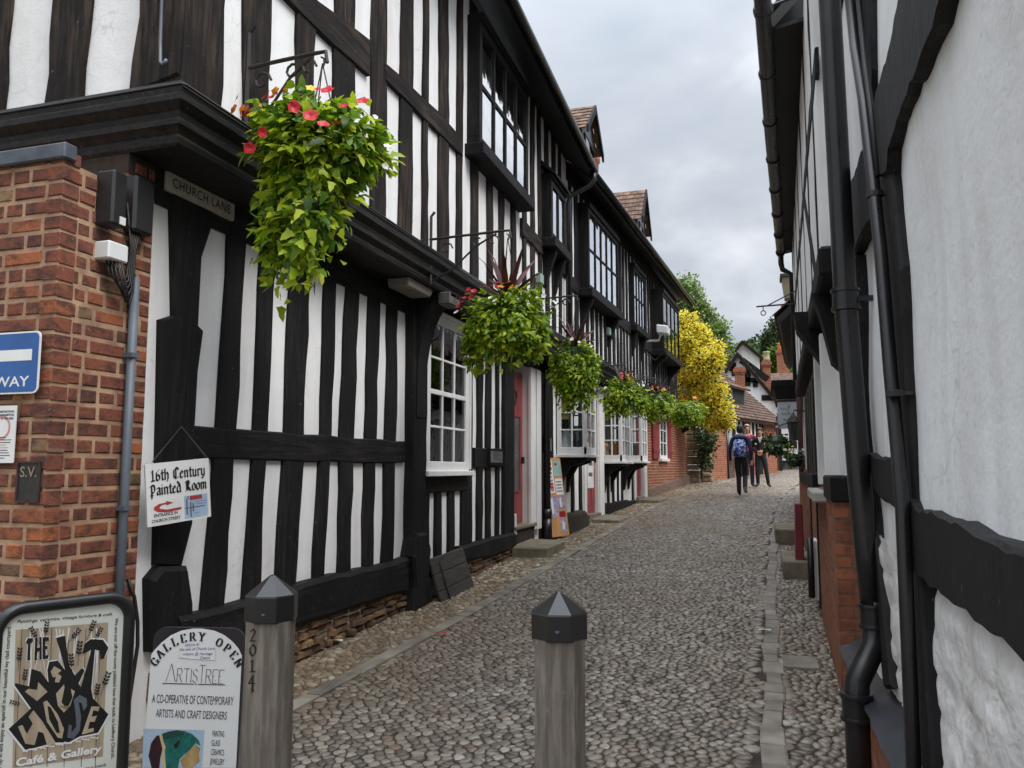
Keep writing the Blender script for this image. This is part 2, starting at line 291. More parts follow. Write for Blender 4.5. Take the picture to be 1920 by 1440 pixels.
m_pr = leafmat('red_petal', [(0, lin(176, 18, 34)), (1, lin(214, 40, 52))], trans=.15); m_po = leafmat('orange_petal', [(0, lin(226, 120, 30)), (1, lin(240, 160, 64))], trans=.15); m_pw = leafmat('white_petal', [(0, (.75, .75, .72, 1)), (1, (.82, .82, .8, 1))], trans=.15); m_py = leafmat('yellow_petal', [(0, lin(226, 190, 40)), (1, lin(240, 210, 80))], trans=.15)
m_bark = mat('bark', lin(78, 64, 50), lin(48, 40, 32), (8, 8, 2), rough=.95, bump=.8, bdist=.03)
# ------------------------------------------------------------------ ground, lane, pavements, kerbs
KL = [(-3, -2.95), (0, -2.85), (4.3, -2.67), (6.9, -2.54), (12.2, -2.42), (18, -2.28), (21, -2.0), (25.2, -1.52), (30, -.9), (34.5, .1), (38, 1.1), (44, 3.2)]
KR = [(-3, -.06), (0, -.05), (8.6, .0), (13.6, .12), (17, .24), (21, .48), (26, .95), (30, 1.5), (34.5, 2.4), (38, 3.4), (44, 5.4)]
ip = lambda T, y: float(np.interp(y, [a for a, b in T], [b for a, b in T]))
kl = lambda y: ip(KL, y); kr = lambda y: ip(KR, y)
def strip(name, fa, fb, dz, m, y0=-3, y1=44, n=95, k=6):
    mb = MB(); ys = np.linspace(y0, y1, n); vs = []
    for y in ys:
        a, b = fa(y), fb(y)
        for i in range(k+1): vs.append((a+(b-a)*i/k, y, gz(0, y)+dz))
    fs = [(r*(k+1)+i, r*(k+1)+i+1, (r+1)*(k+1)+i+1, (r+1)*(k+1)+i) for r in range(n-1) for i in range(k)]
    return struct(mb.add(vs, fs).build(name, m))
m_gnd = mat('bare_earth', (.16, .14, .11), (.11, .11, .06), (.3, .3, .3), rough=.95)
m_dirt = mat('lane_dirt', lin(56, 48, 40), lin(40, 34, 28), (7, 7, 7), rough=.9, bump=.7, bscale=(60, 60, 60)); m_dirtp = mat('sandy_dirt', lin(124, 104, 78), lin(86, 70, 52), (5, 5, 5), rough=.95, bump=.7, bscale=(70, 70, 70))
def stone_mat(name, stops, lo, hi):
    t = NT(name); c = t.ramp(t.island(), stops); big = t.noise(t.mapv((.45, .45, .45)), 1, 4); n = t.noise(t.mapv((40, 40, 40)), 1, 4)
    c = t.mix(t.math('MULTIPLY', t.ramp(big, [(.42, (0,0,0)), (.62, (1,1,1))]), .45), c, lin(112, 92, 68)); c = t.mix(t.math('MULTIPLY', n, .4), c, lin(56, 48, 40))
    r = t.math('ADD', t.math('MULTIPLY', big, hi-lo), t.math('ADD', lo, t.math('MULTIPLY', n, .12)))
    return t.fin(c, r, t.bump(n, .3, .004), spec=.5)
m_cob = stone_mat('cobble', [(0, lin(88, 80, 70)), (.3, lin(116, 107, 95)), (.65, lin(140, 130, 116)), (.88, lin(162, 152, 137)), (.94, lin(116, 94, 78)), (1, lin(180, 172, 160))], .22, .46)
m_peb = stone_mat('pavement_pebble', [(0, lin(92, 80, 64)), (.4, lin(128, 114, 92)), (.8, lin(158, 143, 118)), (.95, lin(182, 170, 148)), (1, lin(210, 200, 182))], .5, .75)
m_krb = mat('kerb_stone', lin(136, 130, 118), lin(100, 92, 80), (5, 5, 5), rough=.6, bump=.5, isl=.22)
g = MB(); N_ = 60; xs = np.concatenate([np.linspace(-900, -20, 12), np.linspace(-12, 12, 13), np.linspace(20, 900, 12)]); ys = np.concatenate([[-300, -60], np.linspace(-20, 60, 33), [80, 120, 200, 400, 900, 1500]])
g.add([(x, y, gz(x, y)-.05 if y < 60 else gz(x, 60)-.05+.01*(y-60)) for y in ys for x in xs], [(r*len(xs)+i, r*len(xs)+i+1, (r+1)*len(xs)+i+1, (r+1)*len(xs)+i) for r in range(len(ys)-1) for i in range(len(xs)-1)])
struct(g.build('ground', m_gnd))
strip('road', lambda y: kl(y)-.02, lambda y: kr(y)+.02, .0, m_dirt)
strip('pavement_left', lambda y: -6.0 if y < 3 else kl(y)-1.9, lambda y: kl(y)-.02, -.004, m_dirtp)
strip('pavement_right', lambda y: kr(y)+.02, lambda y: kr(y)+2.4, -.004, m_dirt)
def cobbles(name, fa, fb, y0, y1, cx, cy, m, h=.02, dz=0, jit=.3, nlo=11, skip=0, zf=None, joint=.0035):
    xs, yy, sc = [], [], []; y = y0; r = 0
    while y < y1:
        g = 1+.035*max(0, y-9); dx, dy = cx*g, cy*g; a, b = fa(y), fb(y); n = max(1, int((b-a)/dx)); off = (r % 2)*.5
        x = a+(np.arange(n)+off+.25)*dx; x = x[x < b-.2*dx]; xs.append(x); yy.append(np.full(len(x), y)); sc.append(np.full(len(x), g)); y += dy*.93; r += 1
    x = np.concatenate(xs); y = np.concatenate(yy); g = np.concatenate(sc); n = len(x)
    keep = RNG.random(n) > skip; x, y, g = x[keep], y[keep], g[keep]; n = len(x)
    wob = .30*np.sin(x*3.1+y*.9)+.22*np.sin(x*1.3-y*2.3)
    x = x+RNG.normal(0, jit*.42, n)*cx*g; y = y+(RNG.normal(0, jit*.36, n)+wob)*cy*g
    kd = mathutils.kdtree.KDTree(n)
    for i in range(n): kd.insert((x[i]/1.0, y[i], 0), i)
    kd.balance(); NB = 14; idx = np.array([[q[1] for q in kd.find_n((x[i], y[i], 0), NB+1)][1:] for i in range(n)])
    dx_, dy_ = x[idx]-x[:, None], y[idx]-y[:, None]; d2 = dx_**2+dy_**2
    K = nlo; th = np.arange(K)*2*np.pi/K+RNG.uniform(0, .4, (n, 1)); ct, st = np.cos(th), np.sin(th)
    dot = dx_[:, :, None]*ct[:, None]+dy_[:, :, None]*st[:, None]; rr_ = np.where(dot > 1e-5, d2[:, :, None]/(2*np.maximum(dot, 1e-5)), 9).min(1)
    gap = (joint*g)[:, None]*RNG.uniform(.5, 1.6, (n, 1)); rr_ = np.clip(rr_, .012, np.array(cx*.85*g)[:, None])-gap; rr_ = np.maximum(rr_, .006)
    rr_ = .72*rr_+.14*np.roll(rr_, 1, 1)+.14*np.roll(rr_, -1, 1)
    H = h*RNG.uniform(.5, 1.15, n); tx, ty = RNG.normal(0, .07, n), RNG.normal(0, .07, n)
    vs = []
    for sr, sz in ((1, -.7), (.96, .35), (.80, .86)):
        lx, ly = rr_*ct*sr, rr_*st*sr; X = x[:, None]+lx; Y = y[:, None]+ly
        Z = H[:, None]*sz+(tx[:, None]*lx+ty[:, None]*ly)*(sz > 0); vs.append(np.stack([X, Y, Z], -1))
    top = np.stack([x, y, H], -1)[:, None, :]
    P = np.concatenate(vs+[top], 1); M_ = 3*K+1
    zb = np.where(P[..., 1] < 37, .042*P[..., 1], .042*37+.012*(P[..., 1]-37)); P[..., 2] += zb+dz
    if zf is not None: P[..., 2] += zf(P[..., 0], P[..., 1])
    fl = []; cn = []
    for a in range(2):
        for j in range(K): k = (j+1) % K; fl.append([a*K+j, a*K+k, (a+1)*K+k, (a+1)*K+j]); cn.append(4)
    for j in range(K): fl.append([2*K+j, 2*K+(j+1) % K, 3*K]); cn.append(3)
    flat = np.array([i for f in fl for i in f]); F = (flat[None, :]+(np.arange(n)*M_)[:, None]).ravel()
    return struct(raw(name, P.reshape(-1, 3), F, np.tile(cn, n), m, smooth=True))
cobbles('road_cobbles', lambda y: kl(y)+.02, lambda y: kr(y)-.02, 1.2, 38, .082, .041, m_cob, .0085, .001, jit=.5, joint=.0034)
cobbles('pavement_left_pebbles', lambda y: kl(y)-1.5 if y > 3 else kl(y)-2.2, lambda y: kl(y)-.1, 1.4, 37, .066, .046, m_peb, .012, -.004, jit=.8, skip=.04, zf=lambda x, y: 0*x)
cobbles('pavement_right_pebbles', lambda y: kr(y)+.11, lambda y: kr(y)+.75, 2.2, 36, .075, .048, m_cob, .012, -.004, jit=.6)
def kerb(name, fx, w, l, y0, y1, m, prob=1):
    mb = MB(); y = y0; rr = random.Random(3)
    while y < y1:
        L = l*rr.uniform(.7, 1.3); ww = w*rr.uniform(.85, 1.12); a = fx(y); b = fx(y+L); z0, z1 = gz(0, y)+.004, gz(0, y+L)+.004; h = rr.uniform(.012, .02); t = rr.uniform(-.008, .008)
        base = [(a-ww/2, y+.008, z0-.03), (a+ww/2, y+.008, z0-.03), (b+ww/2, y+L-.008, z1-.03), (b-ww/2, y+L-.008, z1-.03)]
        mid = [(p[0], p[1], p[2]+.03+h-.006) for p in base]; c = np.mean(np.array(base), 0)
        top = [(c[0]+(p[0]-c[0])*.88+t, c[1]+(p[1]-c[1])*.96, p[2]+.03+h) for p in base]
        mb.loft([base, mid, top]); y += L
    return struct(mb.build(name, m))
kerb('kerb_left', lambda y: kl(y)-.05, .12, .55, 1.2, 33, m_krb); kerb('kerb_right', lambda y: kr(y)+.045+.012*math.sin(y*3.7), .115, .22, 1.2, 24, m_krb)
# ------------------------------------------------------------------ timber pieces
def stud(F, y0, y1, z0, z1, o0, o1, wob=.012, seed=0, lean=0, ch=.012, horiz=False, seg=None):
    r = random.Random(seed*7919+13); L = (y1-y0) if horiz else (z1-z0); seg = seg or max(3, int(L/.22)); mb = MB()
    a, b = [], []; w1 = w2 = 0; bow = r.uniform(-1, 1)*wob*1.2
    for i in range(seg+1):
        t = i/seg; w1 = .5*w1+r.uniform(-wob, wob); w2 = .5*w2+r.uniform(-wob, wob); bw = bow*math.sin(math.pi*t)
        if horiz: y = y0+(y1-y0)*t; a.append((y, z0+w1+bw)); b.append((y, z1+w2+bw))
        else: z = z0+(z1-z0)*t; s = lean*(t-.5); a.append((y0+w1+bw+s, z)); b.append((y1+w2+bw+s, z))
    rings = [[], [], [], []]  # cross-section lofted along the length
    sec = []
    for (ya, za), (yb, zb) in zip(a, b):
        dy, dz = yb-ya, zb-za; n = math.hypot(dy, dz) or 1; cy, cz = dy/n*ch, dz/n*ch; j = r.uniform(-.003, .003)
        sec.append([F.p(ya, za, o0), F.p(ya, za, o1-ch*.8), F.p(ya+cy, za+cz, o1+j), F.p(yb-cy, zb-cz, o1+j), F.p(yb, zb, o1-ch*.8), F.p(yb, zb, o0)])
    mb.loft(sec); return mb
def beampoly(F, pts, o0, o1, ch=.012):
    c = np.mean(np.array(pts), 0); ins = []
    for y, z in pts:
        d = np.array([c[0]-y, c[1]-z]); d = d/(np.linalg.norm(d)+1e-9)*ch; ins.append((y+d[0], z+d[1]))
    return MB().loft([[F.p(y, z, o0) for y, z in pts], [F.p(y, z, o1-ch*.8) for y, z in pts], [F.p(y, z, o1) for y, z in ins]])
def tiles(p00, p10, p01, p11, nu, nv, th=.018, mb=None, over=1.35, jit=.006, seed=1):   # p0*: eave, p1* ridge: p(u along eave, v up slope)
    mb = mb or MB(); r = random.Random(seed); p00, p10, p01, p11 = (V(*q) for q in (p00, p10, p01, p11))
    nrm = np.cross(p10-p00, p01-p00); nrm /= np.linalg.norm(nrm)
    if nrm[2] < 0: nrm = -nrm
    P = lambda u, v: (p00*(1-u)+p10*u)*(1-v)+(p01*(1-u)+p11*u)*v
    for j in range(nv):
        off = .5*(j % 2)
        for i in range(-1, nu+1):
            u0, u1 = (i+off)/nu, (i+1+off)/nu; u0, u1 = max(0, u0), min(1, u1)
            if u1-u0 < .15/nu: continue
            v0, v1 = j/nv, min(1.0, (j+over)/nv); g = .004; l0 = th*1.7+r.uniform(0, jit); l1 = r.uniform(0, .003)
            a, b, c, d = P(u0, v0), P(u1, v0), P(u1, v1), P(u0, v1); e = (b-a)/np.linalg.norm(b-a)*g
            dd = (a-d)/np.linalg.norm(a-d)*r.uniform(-jit, jit); a, b = a+e+dd, b-e+dd; c, d = c-e, d+e
            mb.hexa([a+nrm*(l0-th), b+nrm*(l0-th), c+nrm*l1, d+nrm*l1, a+nrm*l0, b+nrm*l0, c+nrm*(l1+th*.6), d+nrm*(l1+th*.6)])
    return mb
def slab(p00, p10, p01, p11, th, mb=None, mi=0):
    mb = mb or MB(); q = [V(*x) for x in (p00, p10, p11, p01)]; n = np.cross(q[1]-q[0], q[3]-q[0]); n /= np.linalg.norm(n)
    if n[2] < 0: n = -n
    return mb.loft([[x-n*th for x in q], q], mi)
def bricks(mb, P, W, H, bl=.215, bh=.067, j=.016, dep=.1, seed=1, lead=None, mi=0, sagging=.0):
    r = random.Random(seed); z = 0; row = 0
    while z+bh < H+.02:
        x = 0 if lead is None else (lead if row % 2 else 0); k = row % 2
        if lead is None and row % 2: x = 0
        first = True
        while x < W-.03:
            L = (bl if (k % 2 == 0) else bl*.47)*r.uniform(.88, 1.1)*(r.uniform(.55, 1) if first and lead is not None else 1); first = False
            if row % 3 == 2 and r.random() < .5: L = bl*.47
            if x+L > W-.05: L = W-x
            k += 1; e = .004
            hz = r.uniform(-.003, .003); d = r.uniform(-.006, -.001); q = [(x+r.uniform(0, e), z+r.uniform(0, e)), (x+L-r.uniform(0, e), z+r.uniform(0, e)), (x+L-r.uniform(0, e), z+bh-r.uniform(0, e)+hz), (x+r.uniform(0, e), z+bh-r.uniform(0, e)+hz)]
            c = .006; ins = [(q[0][0]+c, q[0][1]+c), (q[1][0]-c, q[1][1]+c), (q[2][0]-c, q[2][1]-c), (q[3][0]+c, q[3][1]-c)]
            s0 = lambda xx: 0
            mb.loft([[P(a, b, -dep) for a, b in q], [P(a, b, d-c) for a, b in q], [P(a, b, d) for a, b in ins]], mi)
            x += L+j
        z += bh+j; row += 1
    return mb
def window(parent, F, y0, y1, z0, z1, o0, o1, nc, nr, mf, fw=.06, bar=.025, name='window', glass=None, backing=True, curtain=False, rails=None, mull=None, side=None):
    """one framed window lying on a facade: frame (with glazing bars) > pane, dark room behind"""
    mb = MB(); f = fw
    mb.fbox(F, y0, y1, z0, z0+f, o0, o1); mb.fbox(F, y0, y1, z1-f, z1, o0, o1); mb.fbox(F, y0, y0+f, z0+f, z1-f, o0, o1-.002); mb.fbox(F, y1-f, y1, z0+f, z1-f, o0, o1-.002)
    W_, H_ = y1-y0-2*f, z1-z0-2*f; mw = mull or bar
    for i in range(1, nc): y = y0+f+W_*i/nc; mb.fbox(F, y-mw/2, y+mw/2, z0+f, z1-f, o1-.035, o1-.006)
    for k in range(1, nr):
        z = z0+f+H_*k/nr; b = (rails or {}).get(k, bar); mb.fbox(F, y0+f, y1-f, z-b/2, z+b/2, o1-.036, o1-.003 if b > bar else o1-.009)
    w = mb.build(name, mf, parent, bevel=.004)
    g = MB(); zz = o1-.024; g.add([F.p(y0+f, z0+f, zz), F.p(y1-f, z0+f, zz), F.p(y1-f, z1-f, zz), F.p(y0+f, z1-f, zz)], [(0,1,2,3)]); g.build('pane', glass or m_glass, w)
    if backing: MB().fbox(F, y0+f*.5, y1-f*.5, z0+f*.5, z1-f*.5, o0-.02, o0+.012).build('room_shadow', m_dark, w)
    if curtain:
        c = MB(); n = 16; ya, yb = curtain
        c.loft([[F.p(ya+(yb-ya)*i/n, z0+f, o0+.03+.018*(i % 2)) for i in range(n+1)], [F.p(ya+(yb-ya)*i/n, z1-f, o0+.03+.018*(i % 2)) for i in range(n+1)]], cap=False, close=False)
        c.build('curtain', m_curt, w, smooth=True)
    return w
# ------------------------------------------------------------------ left timber-framed house nearest the camera
H1 = thing('timber_framed_house', 'nearest black and white timber-framed house, with a brick corner pier and big oriel window', 'house', (-3.25, 4, .17))
Y0L, Y1L = 3.58, 12.4; YF = 3.40              # YF: front plane of the jettied upper storey
w = MB(); w.box(-9, -3.25, Y0L, 10.46, -.2, 3.32); w.box(-9, -3.25, 11.44, Y1L, -.2, 3.32); w.box(-9, -3.6, 10.46, 11.44, -.2, 3.32); w.box(-3.6, -3.25, 10.46, 11.44, 3.1, 3.32); w.build('lower_wall', m_pla, H1)
w = MB(); w.box(-9, -2.9, YF, Y1L, 3.45, 6.72); w.build('upper_wall', m_pla, H1)
# upper studs, long side
ups = [(3.91,4.18),(4.46,4.70),(4.97,5.26),(5.55,5.81),(6.08,6.34),(6.58,6.70),(6.95,7.20),(7.45,7.60),(7.86,8.08),(8.42,8.60),(8.84,9.02),(9.33,9.52),(9.83,10.0),(10.24,10.42),(10.62,10.78),(11.02,11.2),(11.42,11.6),(11.84,11.98)]
for i, (a, b) in enumerate(ups):
    stud(UP1, a, b, 3.55, 6.72, -.05, .028, .012 if a > 5 else .02, i, lean=random.uniform(-.05, .02)).build('stud', m_wth, H1)
stud(UP1, YF-.03, 3.72, 3.55, 6.72, -.2, .034, .022, 77).build('corner_post', m_wth, H1)
rail_u = [(4.34,4.66),(4.92,4.66),(5.48,4.72),(5.79,4.82),(6.53,4.83),(7.52,4.86),(7.52,4.98),(6.87,5.03),(5.78,4.98),(5.49,5.02),(4.9,4.95),(4.6,4.84),(4.34,4.78)]
up = lambda u, v: UP1.yz(u, v, .03)
beampoly(UP1, [up(539,0),up(500,-40),up(560,-40),up(594,0),up(640,34),up(693,76),up(693,143),up(622,83),up(587,49)], -.02, .04).build('brace', m_wthh, H1)
beampoly(UP1, [up(723,150),up(721,118),up(747,140),up(790,180),up(825,213),up(866,262),up(866,292),up(790,218)], -.02, .04).build('brace', m_wthh, H1)
stud(UP1, 9.75, 12.3, 4.62, 4.84, -.02, .042, .014, 5, horiz=True).build('rail', m_wthh, H1)
# upper studs, front (towards the high street)
class FacY:                                      # a facade whose y is fixed: its run is -x
    def __init__(s, y0): s.y0 = y0
    def p(s, x, z, o=0): return V(x, s.y0-o, z)
    def yz(s, u, v, o=0): q = PY(u, v, s.y0-o); return (q[0], q[2])
FR1 = FacY(YF)
for i, (ua, ub) in enumerate([(-60,22),(98,169)]):
    stud(FR1, FR1.yz(ua, 80)[0], FR1.yz(ub, 80)[0], 3.6, 6.72, -.05, .03, .018, 30+i).build('stud', m_wth, H1)
q = FR1
beampoly(q, [q.yz(250,182),q.yz(256,120),q.yz(268,40),q.yz(271,-60),(-2.885,5.2),(-2.885,3.68)], -.05, .036).build('corner_post', m_wth, H1)
for i in range(5): stud(FR1, -5.2-i*.62, -4.9-i*.62, 3.6, 6.72, -.05, .03, .018, 60+i).build('stud', m_wth, H1)
# moulded jetty beam round the corner
def mould(prof, name, m):
    mb = MB(); rings = []
    for (x, y, fx, fy) in ((-9, YF, 0, 1), (-2.9, YF, 1, 1), (-2.9, Y1L, 1, 0)):
        rings.append([(x+o*fx, y-o*fy, z) for o, z in prof])
    return mb.loft(rings).build(name, m, H1)
mould([(-.40,3.30),(.0,3.30),(.012,3.315),(.02,3.345),(.012,3.365),(.03,3.385),(.052,3.40),(.056,3.43),(.034,3.445),(.04,3.475),(.062,3.495),(.085,3.515),(.088,3.545),(.07,3.56),(.075,3.59),(.05,3.635),(.0,3.665),(-.4,3.665)], 'jetty_beam', m_jet)
MB().tube([(-9, YF-.075, 3.60), (-2.83, YF-.075, 3.60), (-2.815, YF-.06, 3.60), (-2.815, 7.4, 3.60)], .008, 6).build('wire', m_cab, H1, smooth=True)
MB().tube([(-3.0, YF-.05, 5.6), (-3.0, YF-.05, 4.2), (-2.99, YF-.055, 3.86), (-2.97, YF-.07, 3.74), (-2.95, YF-.075, 3.72), (-2.93, YF-.07, 3.75)], .009, 6).build('wire', m_gry, H1, smooth=True)
# lower studs: (photo column of left edge, right edge) on the wall, between the rails
lows = [(402,440),(471,502),(530,566),(596,618),(640,664),(685,705),(720,740)]
yy = lambda u, v: LO1.yz(u, v)[0]
for i, (a, b) in enumerate(lows):
    stud(LO1, yy(a,690), yy(b,690), .74, 3.3, -.05, .03 if i else .034, .017, 100+i, lean=.10-.012*i).build('stud', m_blk, H1)
L = LO1.yz
beampoly(LO1, [L(283,1060),L(290,760),L(293,600),L(318,592),L(316,470),L(313,330),L(392,330),L(388,420),L(368,480),L(362,610),L(372,620),L(362,700),L(355,800),L(352,900),L(350,985),L(330,1062)], -.05, .04).build('corner_post', m_blk, H1)
beampoly(LO1, [L(268,1222),L(266,1085),L(285,1062),L(335,1060),L(347,1130),L(345,1215)], -.05, .075, .03).build('post_foot', m_blk, H1)
stud(LO1, 4.02, 7.03, 1.665, 1.86, -.02, .036, .008, 9, horiz=True).build('rail', m_blkh, H1)
stud(LO1, 3.9, 6.98, .47, .78, -.1, .1, .016, 12, horiz=True, ch=.03).build('sill_beam', m_blkh, H1)
stud(LO1, 7.05, 7.37, .32, 3.3, -.1, .10, .014, 14).build('post', m_blk, H1)
beampoly(LO1, [(7.02,.12),(7.42,.14),(7.44,.30),(7.40,.44),(7.36,.62),(7.40,.85),(7.3,1.0),(7.08,1.0),(7.0,.8),(7.05,.5),(7.0,.3)], -.1, .15, .03).build('post_foot', m_blk, H1)
# great curved jetty bracket
n = 10; arc = [(-3.14+.34*(1-math.cos(t*math.pi/2/n)), 2.42+.84*math.sin(t*math.pi/2/n)) for t in range(n+1)]
pr = [(-3.24, 2.1), (-3.14, 2.1)]+arc+[(-2.8, 3.3), (-3.24, 3.3)]
MB().prism([(x, 7.10, z) for x, z in pr], (0, .22, 0)).build('bracket', m_blk, H1); MB().box(-2.93, -2.80, 7.08, 7.34, 3.18, 3.298).build('bracket_end', mat('weathered_grey_end', lin(92, 90, 88), lin(60, 58, 56), (9, 9, 9)), H1, bevel=.01)
# sash window
WS = window(H1, LO1, 7.40, 8.62, 1.58, 3.2, .02, .085, 3, 4, m_wpt, .10, .024, rails={2: .05}, glass=m_glass)
s = MB(); s.fbox(LO1, 7.36, 8.68, 1.53, 1.585, .0, .13); s.fbox(LO1, 7.37, 7.40, 1.6, 3.22, 0, .10); s.fbox(LO1, 8.62, 8.66, 1.6, 3.22, 0, .10); s.fbox(LO1, 7.37, 8.66, 3.2, 3.24, 0, .11); s.build('window_sill', m_wpt, WS, bevel=.005)
LO1b = LO1; MB().fbox(LO1, 7.37, 8.72, 1.36, 1.53, -.02, .045).build('rail', m_blkh, H1, bevel=.01)
for i, (a, b) in enumerate([(785,801),(813,825),(837,849),(862,872)]): stud(LO1, yy(a,930), yy(b,930), .6, 1.37, -.05, .03, .01, 130+i).build('stud', m_blk, H1)
for i, (a, b) in enumerate([(869,883),(892,902),(909,918),(927,933)]): stud(LO1, yy(a,760), yy(b,760), .7, 3.3, -.05, .03, .012, 140+i).build('stud', m_blk, H1)
stud(LO1, 10.07, 10.52, .62, 3.3, -.05, .05, .012, 150).build('post', m_blk, H1)
stud(LO1, 8.95, 10.1, 1.62, 1.86, -.02, .036, .008, 151, horiz=True).build('rail', m_blkh, H1)
stud(LO1, 8.4, 10.5, .56, .76, -.1, .08, .016, 152, horiz=True, ch=.03).build('sill_beam', m_blkh, H1)
stud(LO1, 7.4, 8.4, .52, .66, -.1, .05, .012, 153, horiz=True, ch=.02).build('sill_beam', m_blkh, H1)
MB().fbox(LO1, 3.6, 12.4, 3.1, 3.3, -.02, .03).build('rail', m_blkh, H1)
# rubble plinth
def rubble(y0, y1, ztop, seed, F=LO1, o=.02, name='stone_plinth', par=H1):
    r = random.Random(seed); mb = MB(); z = -1; y = y0
    rows = 5
    for k in range(rows):
        y = y0-r.uniform(0, .1)
        while y < y1:
            Lg = r.uniform(.09, .26); zb = gz(0, y)-.05; hh = (ztop(y)-zb)/rows; z = zb+k*hh; d = o+r.uniform(-.02, .03)+.02*(rows-k)/rows
            a = [(y+.01*r.random(), z+.012*r.random()), (y+Lg-.012*r.random(), z+.014*r.random()), (y+Lg-.016*r.random(), z+hh-.012*r.random()), (y+.016*r.random(), z+hh-.014*r.random())]
            c = .022; cy = sum(q[0] for q in a)/4; cz = sum(q[1] for q in a)/4
            b = [(cy+(q[0]-cy)*.72, cz+(q[1]-cz)*.62) for q in a]
            mb.loft([[F.p(p, q, -.1) for p, q in a], [F.p(p, q, d-.015) for p, q in a], [F.p(p, q, d+.012) for p, q in b]]); y += Lg+.01
    ob = mb.build(name, m_rubble, par); MB().fbox(F, y0, y1, gz(0, y0)-.3, ztop((y0+y1)/2)+.02, -.12, o-.03).build('plinth_mortar', m_mud, par); return ob
rubble(3.85, 7.05, lambda y: .49, 3); rubble(8.2, 10.5, lambda y: .59, 4)
# brick corner pier with lead capping
xc = -3.2; yc = 2.98; br = MB()
bricks(br, lambda a, b, o: V(xc+o, yc+a, .02+b), .62, 3.11, seed=5, lead=.11); nb = br
bricks(br, lambda a, b, o: V(xc-a, yc-o, .02+b), 1.9, 3.12, seed=6, lead=None)
bricks(br, lambda a, b, o: V(xc+o, yc+.41+a, 3.12+b), .21, .16, seed=8, lead=.06); br.build('brick_pier', m_brk, H1); MB().box(-6, xc-.01, yc+.42, 3.6, 3.1, 3.298).build('mortar', m_mud, H1); MB().box(-6, xc-.009, yc+.009, 3.6, -.2, 3.10).build('mortar', m_mor, H1)  # upper box is no bare mortar: coloured dark for the shade under the jetty
MB().box(-6, xc+.02, yc-.02, yc+.06, 3.105, 3.185).build('lead_flashing', m_lead, H1, bevel=.008)
# oriel windows upstairs
def oriel(parent, F, y0, y1, z0, z1, o, nc, nr, sillh=.14, fw=.09, bar=.055, curtain=False, glass=None, brk=True):
    mb = MB(); mb.fbox(F, y0+.02, y0+.07, z0, z1, -.02, o-.02); mb.fbox(F, y1-.07, y1-.02, z0, z1, -.02, o-.02); mb.fbox(F, y0, y1, z1, z1+.09, -.02, o+.03); mb.build('oriel_case', m_blk, parent)
    w = window(parent, F, y0, y1, z0, z1, .0, o, nc, nr, m_blk, fw, bar, glass=glass or m_glassb, curtain=curtain)
    MB().fbox(F, y0-.06, y1+.06, z0-sillh, z0, -.02, o+.07).build('window_sill', m_blkh, w, bevel=.012)
    if brk:
        for yb in (y0+.12, y1-.22):
            b = MB(); a = [(-.01, z0-sillh-.55), (.05, z0-sillh-.5), (.10, z0-sillh-.3), (o+.02, z0-sillh-.06), (o+.03, z0-sillh), (-.01, z0-sillh)]
            b.loft([[F.p(yb, z, oo) for oo, z in a], [F.p(yb+.1, z, oo) for oo, z in a]]); b.build('bracket', m_blk, w)
    return w
oriel(H1, UP1, 7.77, 9.66, 5.04, 6.42, .15, 4, 2, curtain=(7.9, 8.55), brk=False)
oriel(H1, UP1, 10.78, 11.66, 4.86, 5.72, .17, 2, 1, brk=True)
h = MB(); h.loft([[UP1.p(10.72, z, o) for o, z in ((0, 6.02), (.24, 5.80), (.24, 5.76), (0, 5.95))], [UP1.p(11.72, z, o) for o, z in ((0, 6.02), (.24, 5.80), (.24, 5.76), (0, 5.95))]]); h.build('hood', m_blkh, H1)
# eaves and roof
def roof(par, F, ya, za, yb, zb, eo, run=4.5, pitch=48, seed=1):
    e0, e1 = F.p(ya, za, eo), F.p(yb, zb, eo); k = math.tan(rad(pitch)); r0, r1 = e0+V(-run, 0, run*k), e1+V(-run, 0, run*k)
    slab(e0, e1, r0, r1, .10).build('roof', m_tiled, par)
    n = int((yb-ya)/.17); tiles(e0+V(.03, 0, -.02), e1+V(.03, 0, -.02), e0+V(-.5, 0, .5*k), e1+V(-.5, 0, .5*k), n, 5, seed=seed).build('eave_tiles', m_tiled, par)
    s = MB(); s.loft([[F.p(y, z, o) for o, z in ((eo-.02, zz-.13), (eo-.02, zz-.02), (-.1, zz+.30), (-.1, zz+.22), (.02, zz+.19))] for y, zz in ((ya, za), (yb, zb))]); s.build('soffit', m_sof, par)
    g_ = MB(); g_.tube([F.p(ya, za-.05, eo+.05), F.p(yb, zb-.05, eo+.05)], .05, 10); return g_.build('gutter', m_pip, par, smooth=True)
roof(H1, UP1, 3.0, 6.95, 12.35, 6.42, .45, seed=2)
# drainpipe at the house's far end
MB().tube([(-2.42, 12.3, 6.36), (-2.42, 12.3, 6.2), (-2.5, 12.28, 6.1), (-2.78, 12.2, 5.95), (-2.82, 12.18, 5.8), (-2.82, 12.18, 3.7)], .045, 10).build('drainpipe', m_pip, H1, smooth=True)
MB().tube([(-2.82, 12.18, 3.7), (-2.82, 12.18, 3.35), (-3.12, 12.05, 3.15), (-3.14, 12.02, 2.9), (-3.14, 12.02, .5)], .052, 10).build('drainpipe', m_pip, H1, smooth=True)
MB().lathe([(.075, .86), (.075, 1.0), (.06, 1.0)], (-3.14, 12.02, 0), 12).build('pipe_collar', m_pip, H1, smooth=True)
MB().lathe([(.08, .5), (.072, .86)], (-3.14, 12.02, 0), 12).build('pipe_collar', m_pip, H1, smooth=True)
MB().fbox(LO1, 11.9, 12.35, .5, 3.3, -.02, .03).build('post', m_blk, H1)
